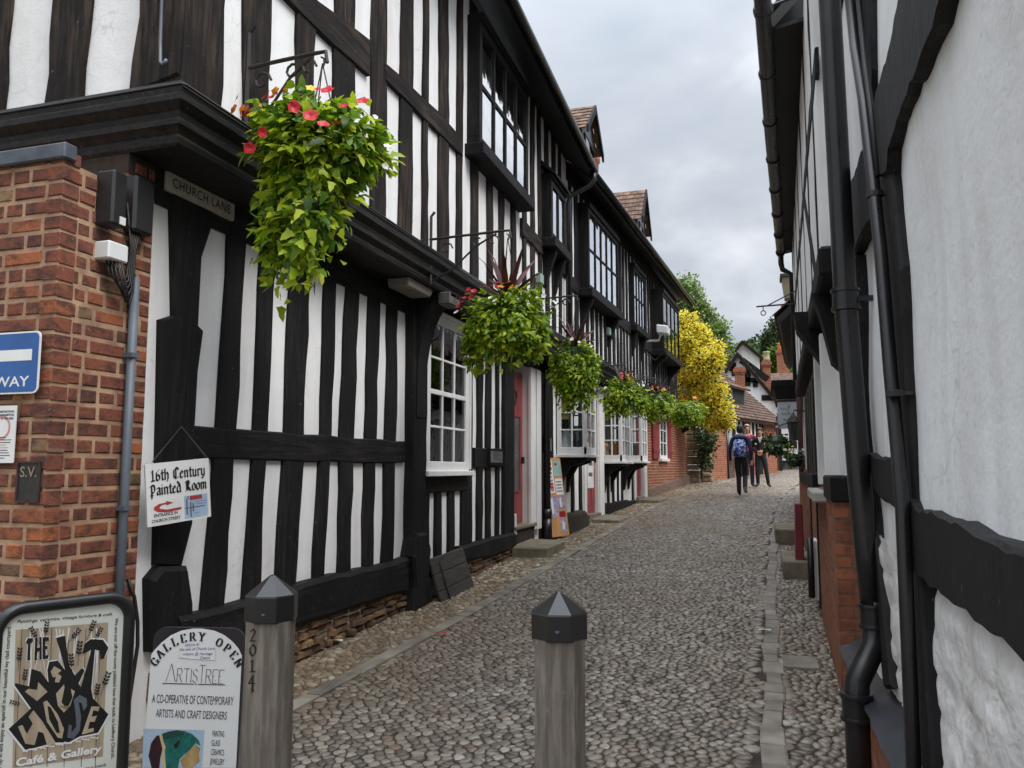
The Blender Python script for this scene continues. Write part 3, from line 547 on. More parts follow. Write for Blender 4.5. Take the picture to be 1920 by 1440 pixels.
# red door, step and surround
D = MB(); D.box(-3.40, -3.345, 10.52, 11.38, .82, 3.0); dr = D.build('door', m_red, H1)
MB().box(-3.344, -3.338, 10.7, 11.2, 1.3, 2.35).build('pane', mat('frosted_pane', lin(88, 88, 86), lin(70, 72, 72), rough=.3), dr); f = MB()
for a in ((10.68, 11.22, 1.28, 1.3), (10.68, 11.22, 2.35, 2.37), (10.68, 10.7, 1.3, 2.35), (11.2, 11.22, 1.3, 2.35)): f.box(-3.344, -3.325, *a)
f.build('moulding', m_red, dr); MB().box(-3.344, -3.33, 10.72, 10.9, 1.13, 1.25).build('letter_plate', m_irn, dr); MB().tube([(-3.325, 10.95+.07*math.cos(a*.5236), 2.62+.10*math.sin(a*.5236)) for a in range(13)], .012, 6).build('knocker', m_irn, dr, smooth=True)
MB().box(-3.338, -3.29, 11.28, 11.31, 1.68, 1.78).build('handle', m_irn, dr, bevel=.006)
j = MB(); j.box(-3.6, -3.25, 11.38, 11.44, .72, 3.1); j.box(-3.252, -3.2, 11.36, 11.60, .72, 3.1); j.box(-3.252, -3.18, 11.62, 11.84, .72, 3.1); j.box(-3.252, -3.19, 10.5, 10.58, .6, 1.0); j.box(-3.6, -3.25, 10.46, 10.52, .72, 3.1); j.build('door_frame', m_wpt, H1, bevel=.006)
MB().box(-3.4, -3.2, 10.5, 11.5, .45, .82).build('doorstep', m_mud, H1); MB().box(-3.45, -3.17, 10.5, 11.55, .78, .83).build('door_sill', m_step, H1, bevel=.01)
# wooden coal-hole hatch leaning on the wall
HT = thing('cellar_hatch', 'dark plank hatch with strap hinges leaning on the wall foot below the sash window', 'hatch', (-3.1, 7.85, .3))
hh = MB()
for k in range(3): z = .26+k*.155; hh.hexa([V(-3.02-.05*k, 7.44, z), V(-3.02-.05*k+.03, 7.44, z), V(-3.0-.05*k+.03, 8.32, z+.04), V(-3.0-.05*k, 8.32, z+.04), V(-3.065-.05*k, 7.44, z+.15), V(-3.065-.05*k+.03, 7.44, z+.15), V(-3.045-.05*k+.03, 8.32, z+.19), V(-3.045-.05*k, 8.32, z+.19)])
hh.build('plank', mat('dark_plank', lin(58, 52, 48), lin(40, 36, 33), (3, 3, 30), rough=.8, bump=.4), HT, bevel=.006)
for y in (7.62, 8.12): MB().hexa([V(-2.985, y, .3), V(-2.975, y, .3), V(-2.975, y+.035, .3), V(-2.985, y+.035, .3), V(-3.118, y, .68), V(-3.108, y, .68), V(-3.108, y+.035, .68), V(-3.118, y+.035, .68)]).build('hinge', m_irn, HT)
ST = MB(); ST.loft([[(-3.2,10.38,.3),(-2.74,10.46,.3),(-2.70,11.3,.32),(-3.2,11.35,.34)],[(-3.2,10.38,.56),(-2.74,10.46,.555),(-2.70,11.3,.58),(-3.2,11.35,.59)],[(-3.2,10.42,.585),(-2.78,10.49,.58),(-2.74,11.27,.605),(-3.2,11.32,.61)]])
tag(ST.build('stone_step', m_step), 'worn sandstone block step in front of the first red door', 'step')
# ------------------------------------------------------------------ second left house: shop with bay windows
H2 = thing('timber_framed_shop', 'black and white close-studded house with white shop bays below and two roof dormers', 'house', (-3.1, 15, .6))
Y0S, Y1S = 12.42, 23.9
w = MB(); w.loft([[LO2.p(Y0S, z, o) for z, o in ((-.2,0),(3.3,0),(3.3,-6),(-.2,-6))], [LO2.p(20.5, z, o) for z, o in ((.3,0),(3.3,0),(3.3,-6),(.3,-6))]]); w.build('lower_wall', m_pla, H2)
w = MB(); w.loft([[UP2.p(Y0S, z, o) for z, o in ((3.4,0),(6.6,0),(6.6,-6),(3.4,-6))], [UP2.p(Y1S, z, o) for z, o in ((3.2,0),(6.65,0),(6.65,-6),(3.2,-6))]]); w.build('upper_wall', m_pla, H2)
r = random.Random(11); y = 12.5; i = 0
while y < 23.8:
    wd = r.uniform(.13, .19) if y < 18 else r.uniform(.15, .2)
    stud(UP2, y, min(y+wd, 23.88), 3.45, 6.62, -.05, .03, .010, 300+i).build('stud', m_blk, H2); y += wd+r.uniform(.15, .21); i += 1
stud(UP2, 12.42, 17.2, 4.50, 4.74, -.02, .045, .012, 21, horiz=True).build('rail', m_blkh, H2); stud(UP2, 18.6, 23.9, 4.42, 4.66, -.02, .045, .012, 22, horiz=True).build('rail', m_blkh, H2)
MB().fbox(UP2, 12.42, 23.9, 6.3, 6.6, -.02, .04).build('wall_plate', m_blkh, H2)
mb = MB(); pf = [(-.40,3.30),(.0,3.30),(.02,3.345),(.012,3.365),(.052,3.40),(.056,3.43),(.034,3.45),(.062,3.495),(.088,3.53),(.07,3.56),(.06,3.62),(.0,3.66),(-.4,3.66)]
mb.loft([[UP2.p(Y0S, z, o) for o, z in pf], [UP2.p(20.6, z-.06, o) for o, z in pf]]); mb.build('jetty_beam', m_blkh, H2)
mb = MB(); mb.fbox(UP2, 20.6, Y1S, 3.15, 3.34, -.5, .05); mb.build('jetty_beam', m_blkh, H2)
oriel(H2, UP2, 13.05, 15.35, 4.62, 6.02, .20, 5, 2, fw=.08, bar=.04, curtain=(13.2, 13.7)); oriel(H2, UP2, 17.2, 18.55, 4.72, 6.0, .12, 4, 2, fw=.07, bar=.04)
oriel(H2, UP2, 19.75, 22.4, 4.52, 5.95, .32, 4, 2, fw=.08, bar=.05, glass=m_glass)
roof(H2, UP2, 12.35, 6.36, 24.6, 6.56, .45, seed=4)
# bays
def bay(y0, y1, dep, z0, z1, n1, n2):
    xw = LO2.x((y0+y1)/2); x1 = xw+dep; w = MB(); f = .07
    def face(P, W_, nc, nr):
        w.hexa([P(0,z0,-.05),P(W_,z0,-.05),P(W_,z0,0),P(0,z0,0),P(0,z0+.12,-.05),P(W_,z0+.12,-.05),P(W_,z0+.12,0),P(0,z0+.12,0)])
        for a, b in [(0, f), (W_-f, W_)]+[(f+(W_-2*f)*i/nc-.013, f+(W_-2*f)*i/nc+.013) for i in range(1, nc)]:
            w.hexa([P(a,z0+.12,-.05),P(b,z0+.12,-.05),P(b,z0+.12,-.004),P(a,z0+.12,-.004),P(a,z1,-.05),P(b,z1,-.05),P(b,z1,-.004),P(a,z1,-.004)])
        for k in range(1, nr): z = z0+.12+(z1-z0-.12)*k/nr; w.hexa([P(f,z-.012,-.045),P(W_-f,z-.012,-.045),P(W_-f,z-.012,-.01),P(f,z-.012,-.01),P(f,z+.012,-.045),P(W_-f,z+.012,-.045),P(W_-f,z+.012,-.01),P(f,z+.012,-.01)])
    A = lambda a, z, o: V(xw+a, y0-o, z); B = lambda a, z, o: V(x1+o, y0+a, z)
    face(A, dep-.001, n1, 4); face(lambda a, z, o: B(a, z, o), y1-y0, n2, 4)
    C = lambda a, z, o: V(xw+a, y1+o, z); face(C, dep-.001, n1, 4)
    w.box(xw-.05, x1+.03, y0-.03, y1+.03, z1, z1+.16); w.box(xw-.05, x1+.05, y0-.05, y1+.05, z0-.045, z0)
    ob = w.build('bay_window', m_wpt, H2, bevel=.004)
    g_ = MB(); g_.quad(A(.03,z0+.1,-.03), A(dep-.05,z0+.1,-.03), A(dep-.05,z1,-.03), A(.03,z1,-.03)); g_.quad(B(.05,z0+.1,-.03), B(y1-y0-.05,z0+.1,-.03), B(y1-y0-.05,z1,-.03), B(.05,z1,-.03)); g_.build('pane', m_glass, ob)
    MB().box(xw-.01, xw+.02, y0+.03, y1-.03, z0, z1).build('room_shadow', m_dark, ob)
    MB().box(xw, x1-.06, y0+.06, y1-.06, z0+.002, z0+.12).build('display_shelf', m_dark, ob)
    for yb in (y0+.06, y1-.2):
        b = [(xw-.02, z0-.65), (xw+.04, z0-.62), (xw+.08, z0-.4), (xw+.2, z0-.2), (x1-.08, z0-.13), (x1-.03, z0-.05), (xw-.02, z0-.05)]
        MB().prism([(x, yb, z) for x, z in b], (0, .12, 0)).build('bracket', m_blk, ob)
    MB().box(xw, x1-.02, y0+.01, y1-.01, z0-.1, z0-.046).build('bay_floor', m_blk, ob)
    return ob, xw, x1
b1, xw, x1 = bay(12.9, 13.7, .5, 1.84, 3.1, 2, 2); MB().box(xw+.03, xw+.2, 12.945, 12.95, 2.42, 2.75).build('poster', m_yel, b1); MB().lathe([(.12, 0), (.09, .2), (.03, .3)], (xw+.12, 13.05, 1.96), 10).build('display_stand', m_pap, b1)
MB().lathe([(.05, 0), (.14, .12), (.15, .28), (.06, .36)], (xw+.3, 13.15, 1.96), 10).build('display_vase', m_gry, b1)
b2, xw, x1 = bay(15.9, 17.0, .42, 1.76, 3.05, 2, 3); MB().lathe([(.07, 0), (.05, .1), (.09, .2), (.04, .3)], (xw+.08, 16.0, 1.88), 10).build('display_vase', m_ply, b2); MB().lathe([(.1, 0), (.13, .1), (.08, .24)], (xw+.25, 16.1, 1.88), 10).build('display_vase', m_po, b2)
b3, xw, x1 = bay(17.8, 18.65, .46, 1.78, 3.05, 2, 2); MB().box(xw+.05, xw+.3, 17.95, 18.0, 1.9, 2.15).build('display_card', m_pap, b3)
for i, (a, b) in enumerate([(12.55,12.68),(13.15,13.3),(13.75,13.92),(14.3,14.45),(15.98,16.1),(16.45,16.58),(16.9,17.04),(17.35,17.48),(17.75,17.9),(18.9,19.05)]):
    stud(LO2, a, b, .6, 3.2, -.05, .03, .012, 500+i).build('stud', m_blk, H2)
stud(LO2, 12.42, 14.5, .5, .78, -.1, .06, .02, 530, horiz=True, ch=.03).build('sill_beam', m_blkh, H2); stud(LO2, 15.9, 19.4, .68, .9, -.1, .06, .02, 531, horiz=True, ch=.03).build('sill_beam', m_blkh, H2)
MB().loft([[(-3.3,12.9,.5),(-3.0,12.95,.5),(-2.95,14.3,.55),(-3.3,14.4,.55)],[(-3.3,12.9,.86),(-3.04,12.97,.84),(-2.99,14.25,.86),(-3.3,14.4,.9)]]).build('stone_plinth', m_mud, H2, bevel=.03)
def shopdoor(y0, y1, z0, notice):
    x = lambda y, o=0: LO2.x(y)+o
    d = MB(); d.fbox(LO2, y0, y1, z0, 3.0, -.12, .012); d = d.build('door', m_red, H2)
    f = MB(); f.fbox(LO2, y1, y1+.42, z0-.1, 3.1, -.02, .09); f.fbox(LO2, y1+.04, y1+.38, z0-.1, 3.1, .09, .115); f.fbox(LO2, y0-.14, y0, z0-.1, 3.1, -.02, .05); f.build('door_frame', m_wpt, H2, bevel=.006)
    f = MB()
    for k in range(2): f.fbox(LO2, y0+.08+.34*k, y0+.34+.34*k, z0+.15, z0+.85, .012, .022); f.fbox(LO2, y0+.08+.34*k, y0+.34+.34*k, z0+1.05, z0+1.9, .012, .022)
    f.build('door_panel', m_red, d, bevel=.005); MB().fbox(LO2, y0+.7, y0+.73, z0+.95, z0+1.05, .012, .05).build('handle', m_irn, d)
    MB().fbox(LO2, y0-.1, y1+.1, z0-.25, z0, -.1, .12).build('door_sill', m_step, H2, bevel=.01)
    return d
shopdoor(14.7, 15.4, .78, 1); shopdoor(19.25, 19.9, .95, 0)
ST = MB(); ST.loft([[LO2.p(14.7, .55, .02), LO2.p(14.8, .55, .62), LO2.p(15.75, .6, .66), LO2.p(15.8, .6, .02)], [LO2.p(14.7, .70, .02), LO2.p(14.8, .675, .6), LO2.p(15.75, .705, .64), LO2.p(15.8, .73, .02)]]); tag(ST.build('stone_step', m_step, bevel=.01), 'flat flagstone step at the red shop door between the white bays', 'step')
ST = MB(); ST.loft([[LO2.p(19.2, .7, .02), LO2.p(19.25, .7, .6), LO2.p(20.3, .8, .62), LO2.p(20.35, .8, .02)], [LO2.p(19.2, .9, .02), LO2.p(19.25, .875, .58), LO2.p(20.3, .905, .6), LO2.p(20.35, .93, .02)]]); tag(ST.build('stone_step', m_step, bevel=.01), 'low stone doorstep at the brick end of the shop', 'step')
# brick end with red shutters, garden wall
MB().loft([[LO2.p(20.35, z, o) for z, o in ((0,0.02),(3.3,0.02),(3.3,-5),(0,-5))], [LO2.p(27.2, z, o+.12) for z, o in ((.6,0.02),(3.0,0.02),(3.0,-5),(.6,-5))]]).build('brick_wall', m_bkp, H2)
MB().loft([[LO2.p(20.4, z, o) for z, o in ((.5,.0),(1.12,.0),(1.10,.1),(.5,.12))], [LO2.p(27.2, z, o+.12) for z, o in ((.8,.0),(1.42,.0),(1.40,.1),(.8,.12))]]).build('plinth_course', mat('plinth_brick', lin(120, 96, 80), lin(88, 66, 54), (6, 6, 20), rough=.9, bump=.6), H2)
wn = window(H2, LO2, 22.35, 23.5, 1.9, 3.12, .04, .10, 2, 3, m_wpt, .09, .03); MB().fbox(LO2, 22.28, 23.57, 1.82, 1.9, .02, .16).build('window_sill', m_wpt, wn, bevel=.006)
for a in (21.35, 23.6):
    s = MB()
    for k in range(5): s.fbox(LO2, a+.18*k+.004, a+.18*k+.176, 1.88, 3.15, .05, .09)
    s.fbox(LO2, a, a+.9, 2.05, 2.15, .09, .105); s.fbox(LO2, a, a+.9, 2.85, 2.95, .09, .105); s.build('shutter', m_rds, wn, bevel=.004)
# dormers
def dormer(y0, y1, xf, ze, zr, back):
    d = thing0 = MB(); ym = (y0+y1)/2; d.prism([(xf, y0+.1, ze-1.6), (xf, y1-.1, ze-1.6), (xf, y1-.1, ze), (xf, ym, zr-.08), (xf, y0+.1, ze)], (-back, 0, 0)); o = d.build('dormer', m_slate, H2)
    xe = xf+.12
    tiles((xe, y0-.02, ze-.06), (xf-back, y0-.02, ze-.06), (xe, ym, zr), (xf-back, ym, zr), max(5, int(back/.17)), 7, seed=3).build('dormer_tiles', m_tile, o); tiles((xe, y1+.02, ze-.06), (xf-back, y1+.02, ze-.06), (xe, ym, zr), (xf-back, ym, zr), max(5, int(back/.17)), 7, seed=6).build('dormer_tiles', m_tile, o)
    b = MB(); 
    for a, c in ((y0-.06, ym), (y1+.06, ym)): b.hexa([(xe, a, ze-.16), (xe+.04, a, ze-.16), (xe+.04, c, zr-.14), (xe, c, zr-.14), (xe, a, ze-.0), (xe+.04, a, ze-.0), (xe+.04, c, zr+.02), (xe, c, zr+.02)])
    b.build('bargeboard', m_blk, o); MB().box(xf, xf+.03, y0+.25, y1-.25, ze-1.2, ze-.02).build('dormer_window', m_blk, o); MB().box(xf+.03, xf+.034, y0+.32, y1-.32, ze-1.1, ze-.1).build('pane', m_glass, o)
dormer(14.3, 15.75, -3.05, 8.02, 8.72, 1.9); dormer(19.2, 20.75, -2.72, 7.72, 8.66, 1.9)
ch = MB(); ch.box(-4.6, -4.0, 17.6, 18.2, 8, 9.0); co = ch.build('chimney', m_bkp, H2); p = PX(1112, 305, -3.6); MB().lathe([(.13, -1.6), (.13, -.05), (.17, 0), (.17, .1), (.13, .14), (.13, .3)], tuple(p), 12).build('chimney_pot', m_bko, co, smooth=True)
# stone gate pier and garden walls beyond
T = thing('stone_gate_pier', 'rough sandstone gate pier at the end of the brick wall under the yellow tree', 'gate pier', (-2.1, 27.6, 1.1))
mb = MB(); r = random.Random(4); z = .95
while z < 3.3: h = r.uniform(.16, .3); mb.box(-2.42-r.uniform(0, .05), -1.98+r.uniform(0, .05), 27.35-r.uniform(0, .06), 27.9, z, z+h-.015); z += h
mb.build('pier', m_stn, T, bevel=.03); mb = MB(); z = .95
while z < 2.6: h = r.uniform(.16, .28); mb.box(-1.95-r.uniform(0, .05), -1.62+r.uniform(0, .06), 27.9-r.uniform(0, .06), 28.4, z, z+h-.015); z += h
mb.build('buttress', m_stn, T, bevel=.04)
G = thing('garden_wall', 'red brick garden wall with a drainpipe beside the stone gate pier', 'wall', (-1.2, 29.5, 1.2))
def wallseg(pts, z1, m, th=.3, nm='wall', par=G):
    mb = MB()
    for (xa, ya), (xb, yb) in zip(pts[:-1], pts[1:]):
        d = V(xb-xa, yb-ya, 0); d /= np.linalg.norm(d); nn = V(-d[1], d[0], 0)*th
        a, b = V(xa, ya, gz(xa, ya)-.4), V(xb, yb, gz(xb, yb)-.4); A, B = V(xa, ya, z1), V(xb, yb, z1)
        mb.hexa([a, b, b+nn, a+nn, A, B, B+nn, A+nn])
    return mb.build(nm, m, par)
wallseg([(-1.62, 28.5), (-1.5, 29.2)], 2.5, m_bkf); wallseg([(-1.5, 29.25), (-1.16, 30.1)], 3.0, m_bkf, .35); q = PP(1363, 895, (-1.2, 30.2, 0), V(.92, -.38, 0)); MB().tube([(q[0]+.05, q[1]-.1, 1.2), (q[0]+.05, q[1]-.1, 3.2)], .05, 8).build('drainpipe', m_pip, G, smooth=True)
MB().box(q[0]-.12, q[0]+.0, q[1]-.22, q[1]-.1, 2.05, 2.6).build('meter_box', m_irn, G)
# ------------------------------------------------------------------ right-hand near house
R1 = thing('white_rendered_house', 'grey-white rendered house with dark timber braces, brick plinth and drainpipes close on the right', 'house', (.52, 3, .1))
RW = Fac(.52); RB = Fac(.42)
class FacR:                                      # offsets grow towards the lane (-x)
    def __init__(s, x0, k=0, y0=0): s.F = Fac(x0, k, y0)
    def x(s, y): return s.F.x(y)
    def p(s, y, z, o=0): return s.F.p(y, z, -o)
    def yz(s, u, v, o=0): return s.F.yz(u, v, -o)
    def px(s, u, v, o=0): return s.F.px(u, v, -o)
FR = FacR(.52)
n1, n2 = 70, 40; mb = MB(); rr = np.random.default_rng(3)
def lump(y, z): return .012*math.sin(2.1*y+.7*z)+.009*math.sin(3.7*z-1.3*y)+.006*math.sin(7*y+5*z)
vs = [FR.p(y, z, lump(y, z)) for z in np.linspace(1.26, 5.3, n2) for y in np.linspace(0.6, 5.0, n1)]
mb.add(vs, [(r*n1+i, r*n1+i+1, (r+1)*n1+i+1, (r+1)*n1+i) for r in range(n2-1) for i in range(n1-1)])
mb.quad((.52, 5.0, .5), (2, 5.0, .5), (2, 5.0, 5.3), (.52, 5.0, 5.3)); mb.quad((.52, 0.6, .5), (4, 0.6, .5), (4, 0.6, 5.3), (.52, 0.6, 5.3)); mb.quad((.52, 0.6, 5.3), (4, 0.6, 5.3), (4, 5, 5.3), (.52, 5, 5.3)); mb.build('upper_wall', m_plr, R1, smooth=True, angle=40)
n1, n2 = 130, 30; mb = MB()
def rub(y, z):
    row = z/.13+.35*math.sin(y*1.7); fz = abs((row % 1)-.5)*2; col = (y+.5*.27*(int(row) % 2))/.27; fy = abs((col % 1)-.5)*2
    return .012-.018*max(fz**7, fy**8)+.005*math.sin(y*9+z*13)+.010*math.sin(3*y+z)
vs = [FR.p(y, z, rub(y, z)) for z in np.linspace(.45, 1.30, n2) for y in np.linspace(0.6, 5.0, n1)]
mb.add(vs, [(r*n1+i, r*n1+i+1, (r+1)*n1+i+1, (r+1)*n1+i) for r in range(n2-1) for i in range(n1-1)]); mb.build('lower_wall', m_rub, R1, smooth=True)
MB().loft([[(x, 0.6, z) for x, z in ((.42,-.4),(1,-.4),(1,.56),(.53,.60),(.42,.57))], [(x, 5.2, z) for x, z in ((.42,-.4),(1,-.4),(1,.56),(.53,.60),(.42,.57))]]).build('brick_plinth', m_bkr, R1)
mb = MB(); r = random.Random(2); ys = np.linspace(0.6, 5.15, 40); mb.loft([[(.405-r.uniform(0, .012), y, .555), (.40-r.uniform(0, .012), y, .572), (.46, y, .60+r.uniform(0, .008)), (.535, y, .64+r.uniform(0, .015)), (.55, y, .555)] for y in ys]); mb.build('plinth_ledge', mat('blue_black_ledge', lin(44, 46, 54), lin(34, 35, 40), (4, 4, 4), rough=.4, bump=.3), R1, smooth=True, angle=50)
y2 = lambda u, v, o=0: FR.yz(u, v, o)
def rough(pts, o0, o1, name='brace', mseg=.07, amp=.009, seed=0, m=m_rbk):    # hand-hewn: subdivide the outline and jitter it
    r = random.Random(seed); q = []
    for (a, b), (c, d) in zip(pts, pts[1:]+pts[:1]):
        k = max(1, int(math.hypot(c-a, d-b)/mseg))
        for i in range(k): t = i/k; q.append((a+(c-a)*t+r.uniform(-amp, amp), b+(d-b)*t+r.uniform(-amp, amp)))
    return beampoly(FR, q, o0, o1, .015).build(name, m, R1)
rough([y2(1700,1440,.04),y2(1682,960,.04),y2(1664,690,.04),y2(1650,480,.04),y2(1640,365,.04),y2(1625,270,.04),y2(1662,275,.04),y2(1670,330,.04),y2(1688,500,.04),y2(1695,690,.04),y2(1713,960,.04),y2(1746,1440,.04),y2(1760,1700,.04),y2(1716,1700,.04)], -.05, .04, 'post', seed=1, amp=.004)
rough([y2(1582,480,.05),y2(1605,870,.05),y2(1628,1090,.05),y2(1650,1290,.05),y2(1662,1290,.05),y2(1642,1090,.05),y2(1618,870,.05),y2(1596,480,.05)], -.05, .035, 'stud', seed=2, amp=.004)
rough([y2(1645,268,.04),y2(1612,280,.04),y2(1598,325,.04),y2(1584,360,.04),y2(1578,400,.04),y2(1576,480,.04),y2(1594,486,.04),y2(1608,451,.04),y2(1622,417,.04),y2(1648,402,.04)], -.05, .035, 'brace', seed=3, amp=.006)
rough([y2(1640,330,.06),y2(1632,200,.06),y2(1660,100,.06),y2(1682,-20,.06),y2(1696,-120,.06),y2(1795,-120,.06),y2(1762,-10,.06),y2(1745,50,.06),y2(1708,150,.06),y2(1678,230,.06),y2(1660,285,.06),y2(1658,330,.06)], -.05, .055, 'brace', seed=4, amp=.008, mseg=.05)
rough([y2(1568,-60),y2(1590,-60),y2(1572,60),y2(1567,130),y2(1572,300),y2(1580,420),y2(1574,420),y2(1560,130)], -.05, .03, 'stud', seed=5, amp=.004)
rough([y2(1622,-60),y2(1640,-60),y2(1650,130),y2(1648,200),y2(1634,200)], -.05, .03, 'stud', seed=6, amp=.004)
rough([y2(1690,905,.05),y2(1714,955,.05),y2(1760,965,.05),y2(1800,985,.05),y2(1850,1008,.05),y2(1925,1038,.05),(0.6,1.44),(0.6,1.19),y2(1925,1252,.05),y2(1870,1200,.05),y2(1810,1150,.05),y2(1762,1110,.05),y2(1716,1078,.05),y2(1690,1050,.05)], -.05, .05, 'rail', seed=7, amp=.008, mseg=.06)
rough([y2(1625,850,.04),y2(1642,858,.04),y2(1660,856,.04),y2(1690,865,.04),y2(1690,960,.04),y2(1668,950,.04),y2(1648,938,.04),y2(1634,915,.04)], -.05, .035, 'rail', seed=8, amp=.004)
# drainpipes of the right-hand house
dp = lambda u, v, x=.37: PX(u, v, x)
yp = dp(1570, 600)[1]; xp = .375; r_ = .053
xz = lambda z: float(np.interp(z, [.93, 1.55, 2.4, 4.2, 5.3], [.470, .436, .410, .396, .39])); xl = .372; MB().tube([(xz(z), yp, z) for z in (5.3, 4.2, 3.2, 2.4, 1.95, 1.55, 1.2, .96)], r_, 14).build('drainpipe', m_pip, R1, smooth=True)
MB().tube([(.474, yp, 1.0), (.474, yp, .88), (.462, yp-.02, .80), (.415, yp-.07, .72), (xl+.008, yp-.10, .66), (xl, yp-.105, .58), (xl, yp-.105, -.1)], [r_*1.02]*7, 14).build('pipe_bend', m_pip, R1, smooth=True)
c = MB()
for z in (.975, .885): c.lathe([(.05, -.012), (.066, -.01), (.068, 0), (.066, .01), (.05, .012)], (.471, yp, z), 16)
c.lathe([(.0605, -.045), (.0605, .045)], (.471, yp, .93), 16); c.build('pipe_collar', m_pip, R1, smooth=True, angle=40); c = MB()
for z in (.60, .50): c.lathe([(.05, -.012), (.07, -.01), (.072, 0), (.07, .01), (.05, .012)], (xl, yp-.105, z), 16)
c.lathe([(.0625, -.05), (.0625, .05)], (xl, yp-.105, .55), 16); c.build('pipe_collar', m_pip, R1, smooth=True, angle=40); c = MB()
zc = dp(1572, 555)[2]
for z in (zc+.045, zc-.045): c.lathe([(.05, -.012), (.067, -.008), (.067, .008), (.05, .012)], (xz(z), yp, z), 16)
c.lathe([(.06, -.05), (.06, .05)], (xz(zc), yp, zc), 16); c.box(xz(zc), .53, yp-.02, yp+.02, zc-.012, zc+.012); c.build('pipe_collar', m_pip, R1, smooth=True, angle=40)
p2 = [PX(u, v, .44) for u, v in ((1597,-120),(1601,0),(1608,100),(1626,170))]; yq = PX(1688, 700, .44)[1]
pq = [PX(u, v, .445) for u, v in ((1588,-140),(1594,0),(1604,90),(1620,190),(1640,365),(1652,480),(1669,690),(1692,940),(1713,1440),(1726,1700))]; MB().tube(pq, .024, 12).build('drainpipe', m_pip, R1, smooth=True)
for u, v in ((1640,365),(1678,738)): c = MB(); q = PX(u, v, .445); z = q[2]; yk = q[1]; c.lathe([(.02, -.012), (.031, -.01), (.031, .01), (.02, .012)], (.445, yk, z), 14); c.box(.445, .50, yk-.01, yk+.01, z-.006, z+.006); c.build('pipe_clip', m_irn, R1)
MB().tube([*[PX(u, v, .46) for u, v in ((1606,-140),(1610,0),(1622,120),(1634,210),(1646,330))]], .012, 8).build('cable', m_cab, R1, smooth=True)
# ------------------------------------------------------------------ second right-hand house
R2 = thing('jettied_white_house', 'white timber-framed house beyond the drainpipes on the right, jettied over a brick base', 'house', (.45, 8, .4))
U2 = FacR(.40, .022, 5.4); L2 = FacR(.52, .022, 5.4); B2 = FacR(.42, .018, 5.4)
MB().loft([[U2.p(5.1, z, o) for z, o in ((2.85,0),(5.15,0),(5.15,-5),(2.85,-5))], [U2.p(13.5, z, o) for z, o in ((2.95,0),(5.2,0),(5.2,-5),(2.95,-5))]]).build('upper_wall', m_pla, R2)
MB().loft([[L2.p(5.1, z, o) for z, o in ((1.3,0),(3,0),(3,-5),(1.3,-5))], [L2.p(13.5, z, o) for z, o in ((1.3,0),(3,0),(3,-5),(1.3,-5))]]).build('lower_wall', m_pla, R2)
MB().loft([[B2.p(5.35, z, o) for z, o in ((0,0),(1.44,0),(1.46,-.12),(0,-3))], [B2.p(13.5, z, o) for z, o in ((.3,0),(1.44,0),(1.46,-.12),(.3,-3))]]).build('brick_plinth', m_bkr, R2)
MB().fbox(B2, 5.3, 6.15, 1.40, 1.56, -.2, .02).build('sill_beam', m_blkh, R2, bevel=.012); MB().fbox(B2, 8.0, 12.8, 1.42, 1.56, -.2, .02).build('sill_beam', m_blkh, R2, bevel=.012)
MB().fbox(U2, 5.0, 13.5, 2.74, 2.92, -.3, .03).build('jetty_beam', m_blkh, R2, bevel=.02)
b = MB(); b.loft([[U2.p(y, z, o) for z, o in ((2.2,-.16),(2.3,-.06),(2.6,.0),(2.76,.05),(2.76,-.2),(2.2,-.2))] for y in (5.6, 5.8)]); b.build('bracket', m_blk, R2)
MB().loft([[U2.p(y, z, o) for z, o in ((2.35,-.14),(2.5,-.05),(2.76,.12),(2.9,.14),(2.9,-.2),(2.35,-.2))] for y in (7.0, 7.3)]).build('bracket', m_blk, R2)
for i, y in enumerate((5.5, 6.6, 7.9, 9.2, 10.6, 12.0, 13.3)): stud(U2, y, y+.12, 2.9, 5.1, -.05, .006, .012, 700+i, lean=.06).build('stud', m_blk, R2)
stud(U2, 5.0, 13.5, 4.0, 4.16, -.02, .008, .008, 720, horiz=True).build('rail', m_blkh, R2)
beampoly(U2, [(5.9,3.0),(6.15,3.0),(7.6,4.0),(7.35,4.0)], -.05, .008).build('brace', m_blk, R2)
for i, y in enumerate((7.75, 8.3, 8.9)): stud(L2, y, y+.1, 1.5, 2.8, -.05, .008, .01, 740+i).build('stud', m_blk, R2)
MB().fbox(L2, 5.2, 9.6, 2.6, 2.76, -.05, .03).build('rail', m_blkh, R2)
wn = MB(); wn.fbox(L2, 6.3, 6.42, 1.47, 2.6, -.1, .10); wn.fbox(L2, 7.45, 7.57, 1.47, 2.6, -.1, .10); wn.fbox(L2, 6.42, 7.45, 1.47, 1.55, -.1, .06); wn.fbox(L2, 6.42, 7.45, 2.5, 2.6, -.1, .06); wn.fbox(L2, 6.9, 6.95, 1.55, 2.5, -.1, .04); wn = wn.build('window', m_wpt, R2, bevel=.006)
MB().fbox(L2, 6.42, 7.45, 1.55, 2.5, .0, .012).build('pane', m_glass, wn); MB().fbox(L2, 6.25, 7.6, 1.36, 1.44, -.05, .19).build('window_sill', mat('pale_stone_sill', lin(176, 172, 164), rough=.8, bump=.3), wn, bevel=.012)
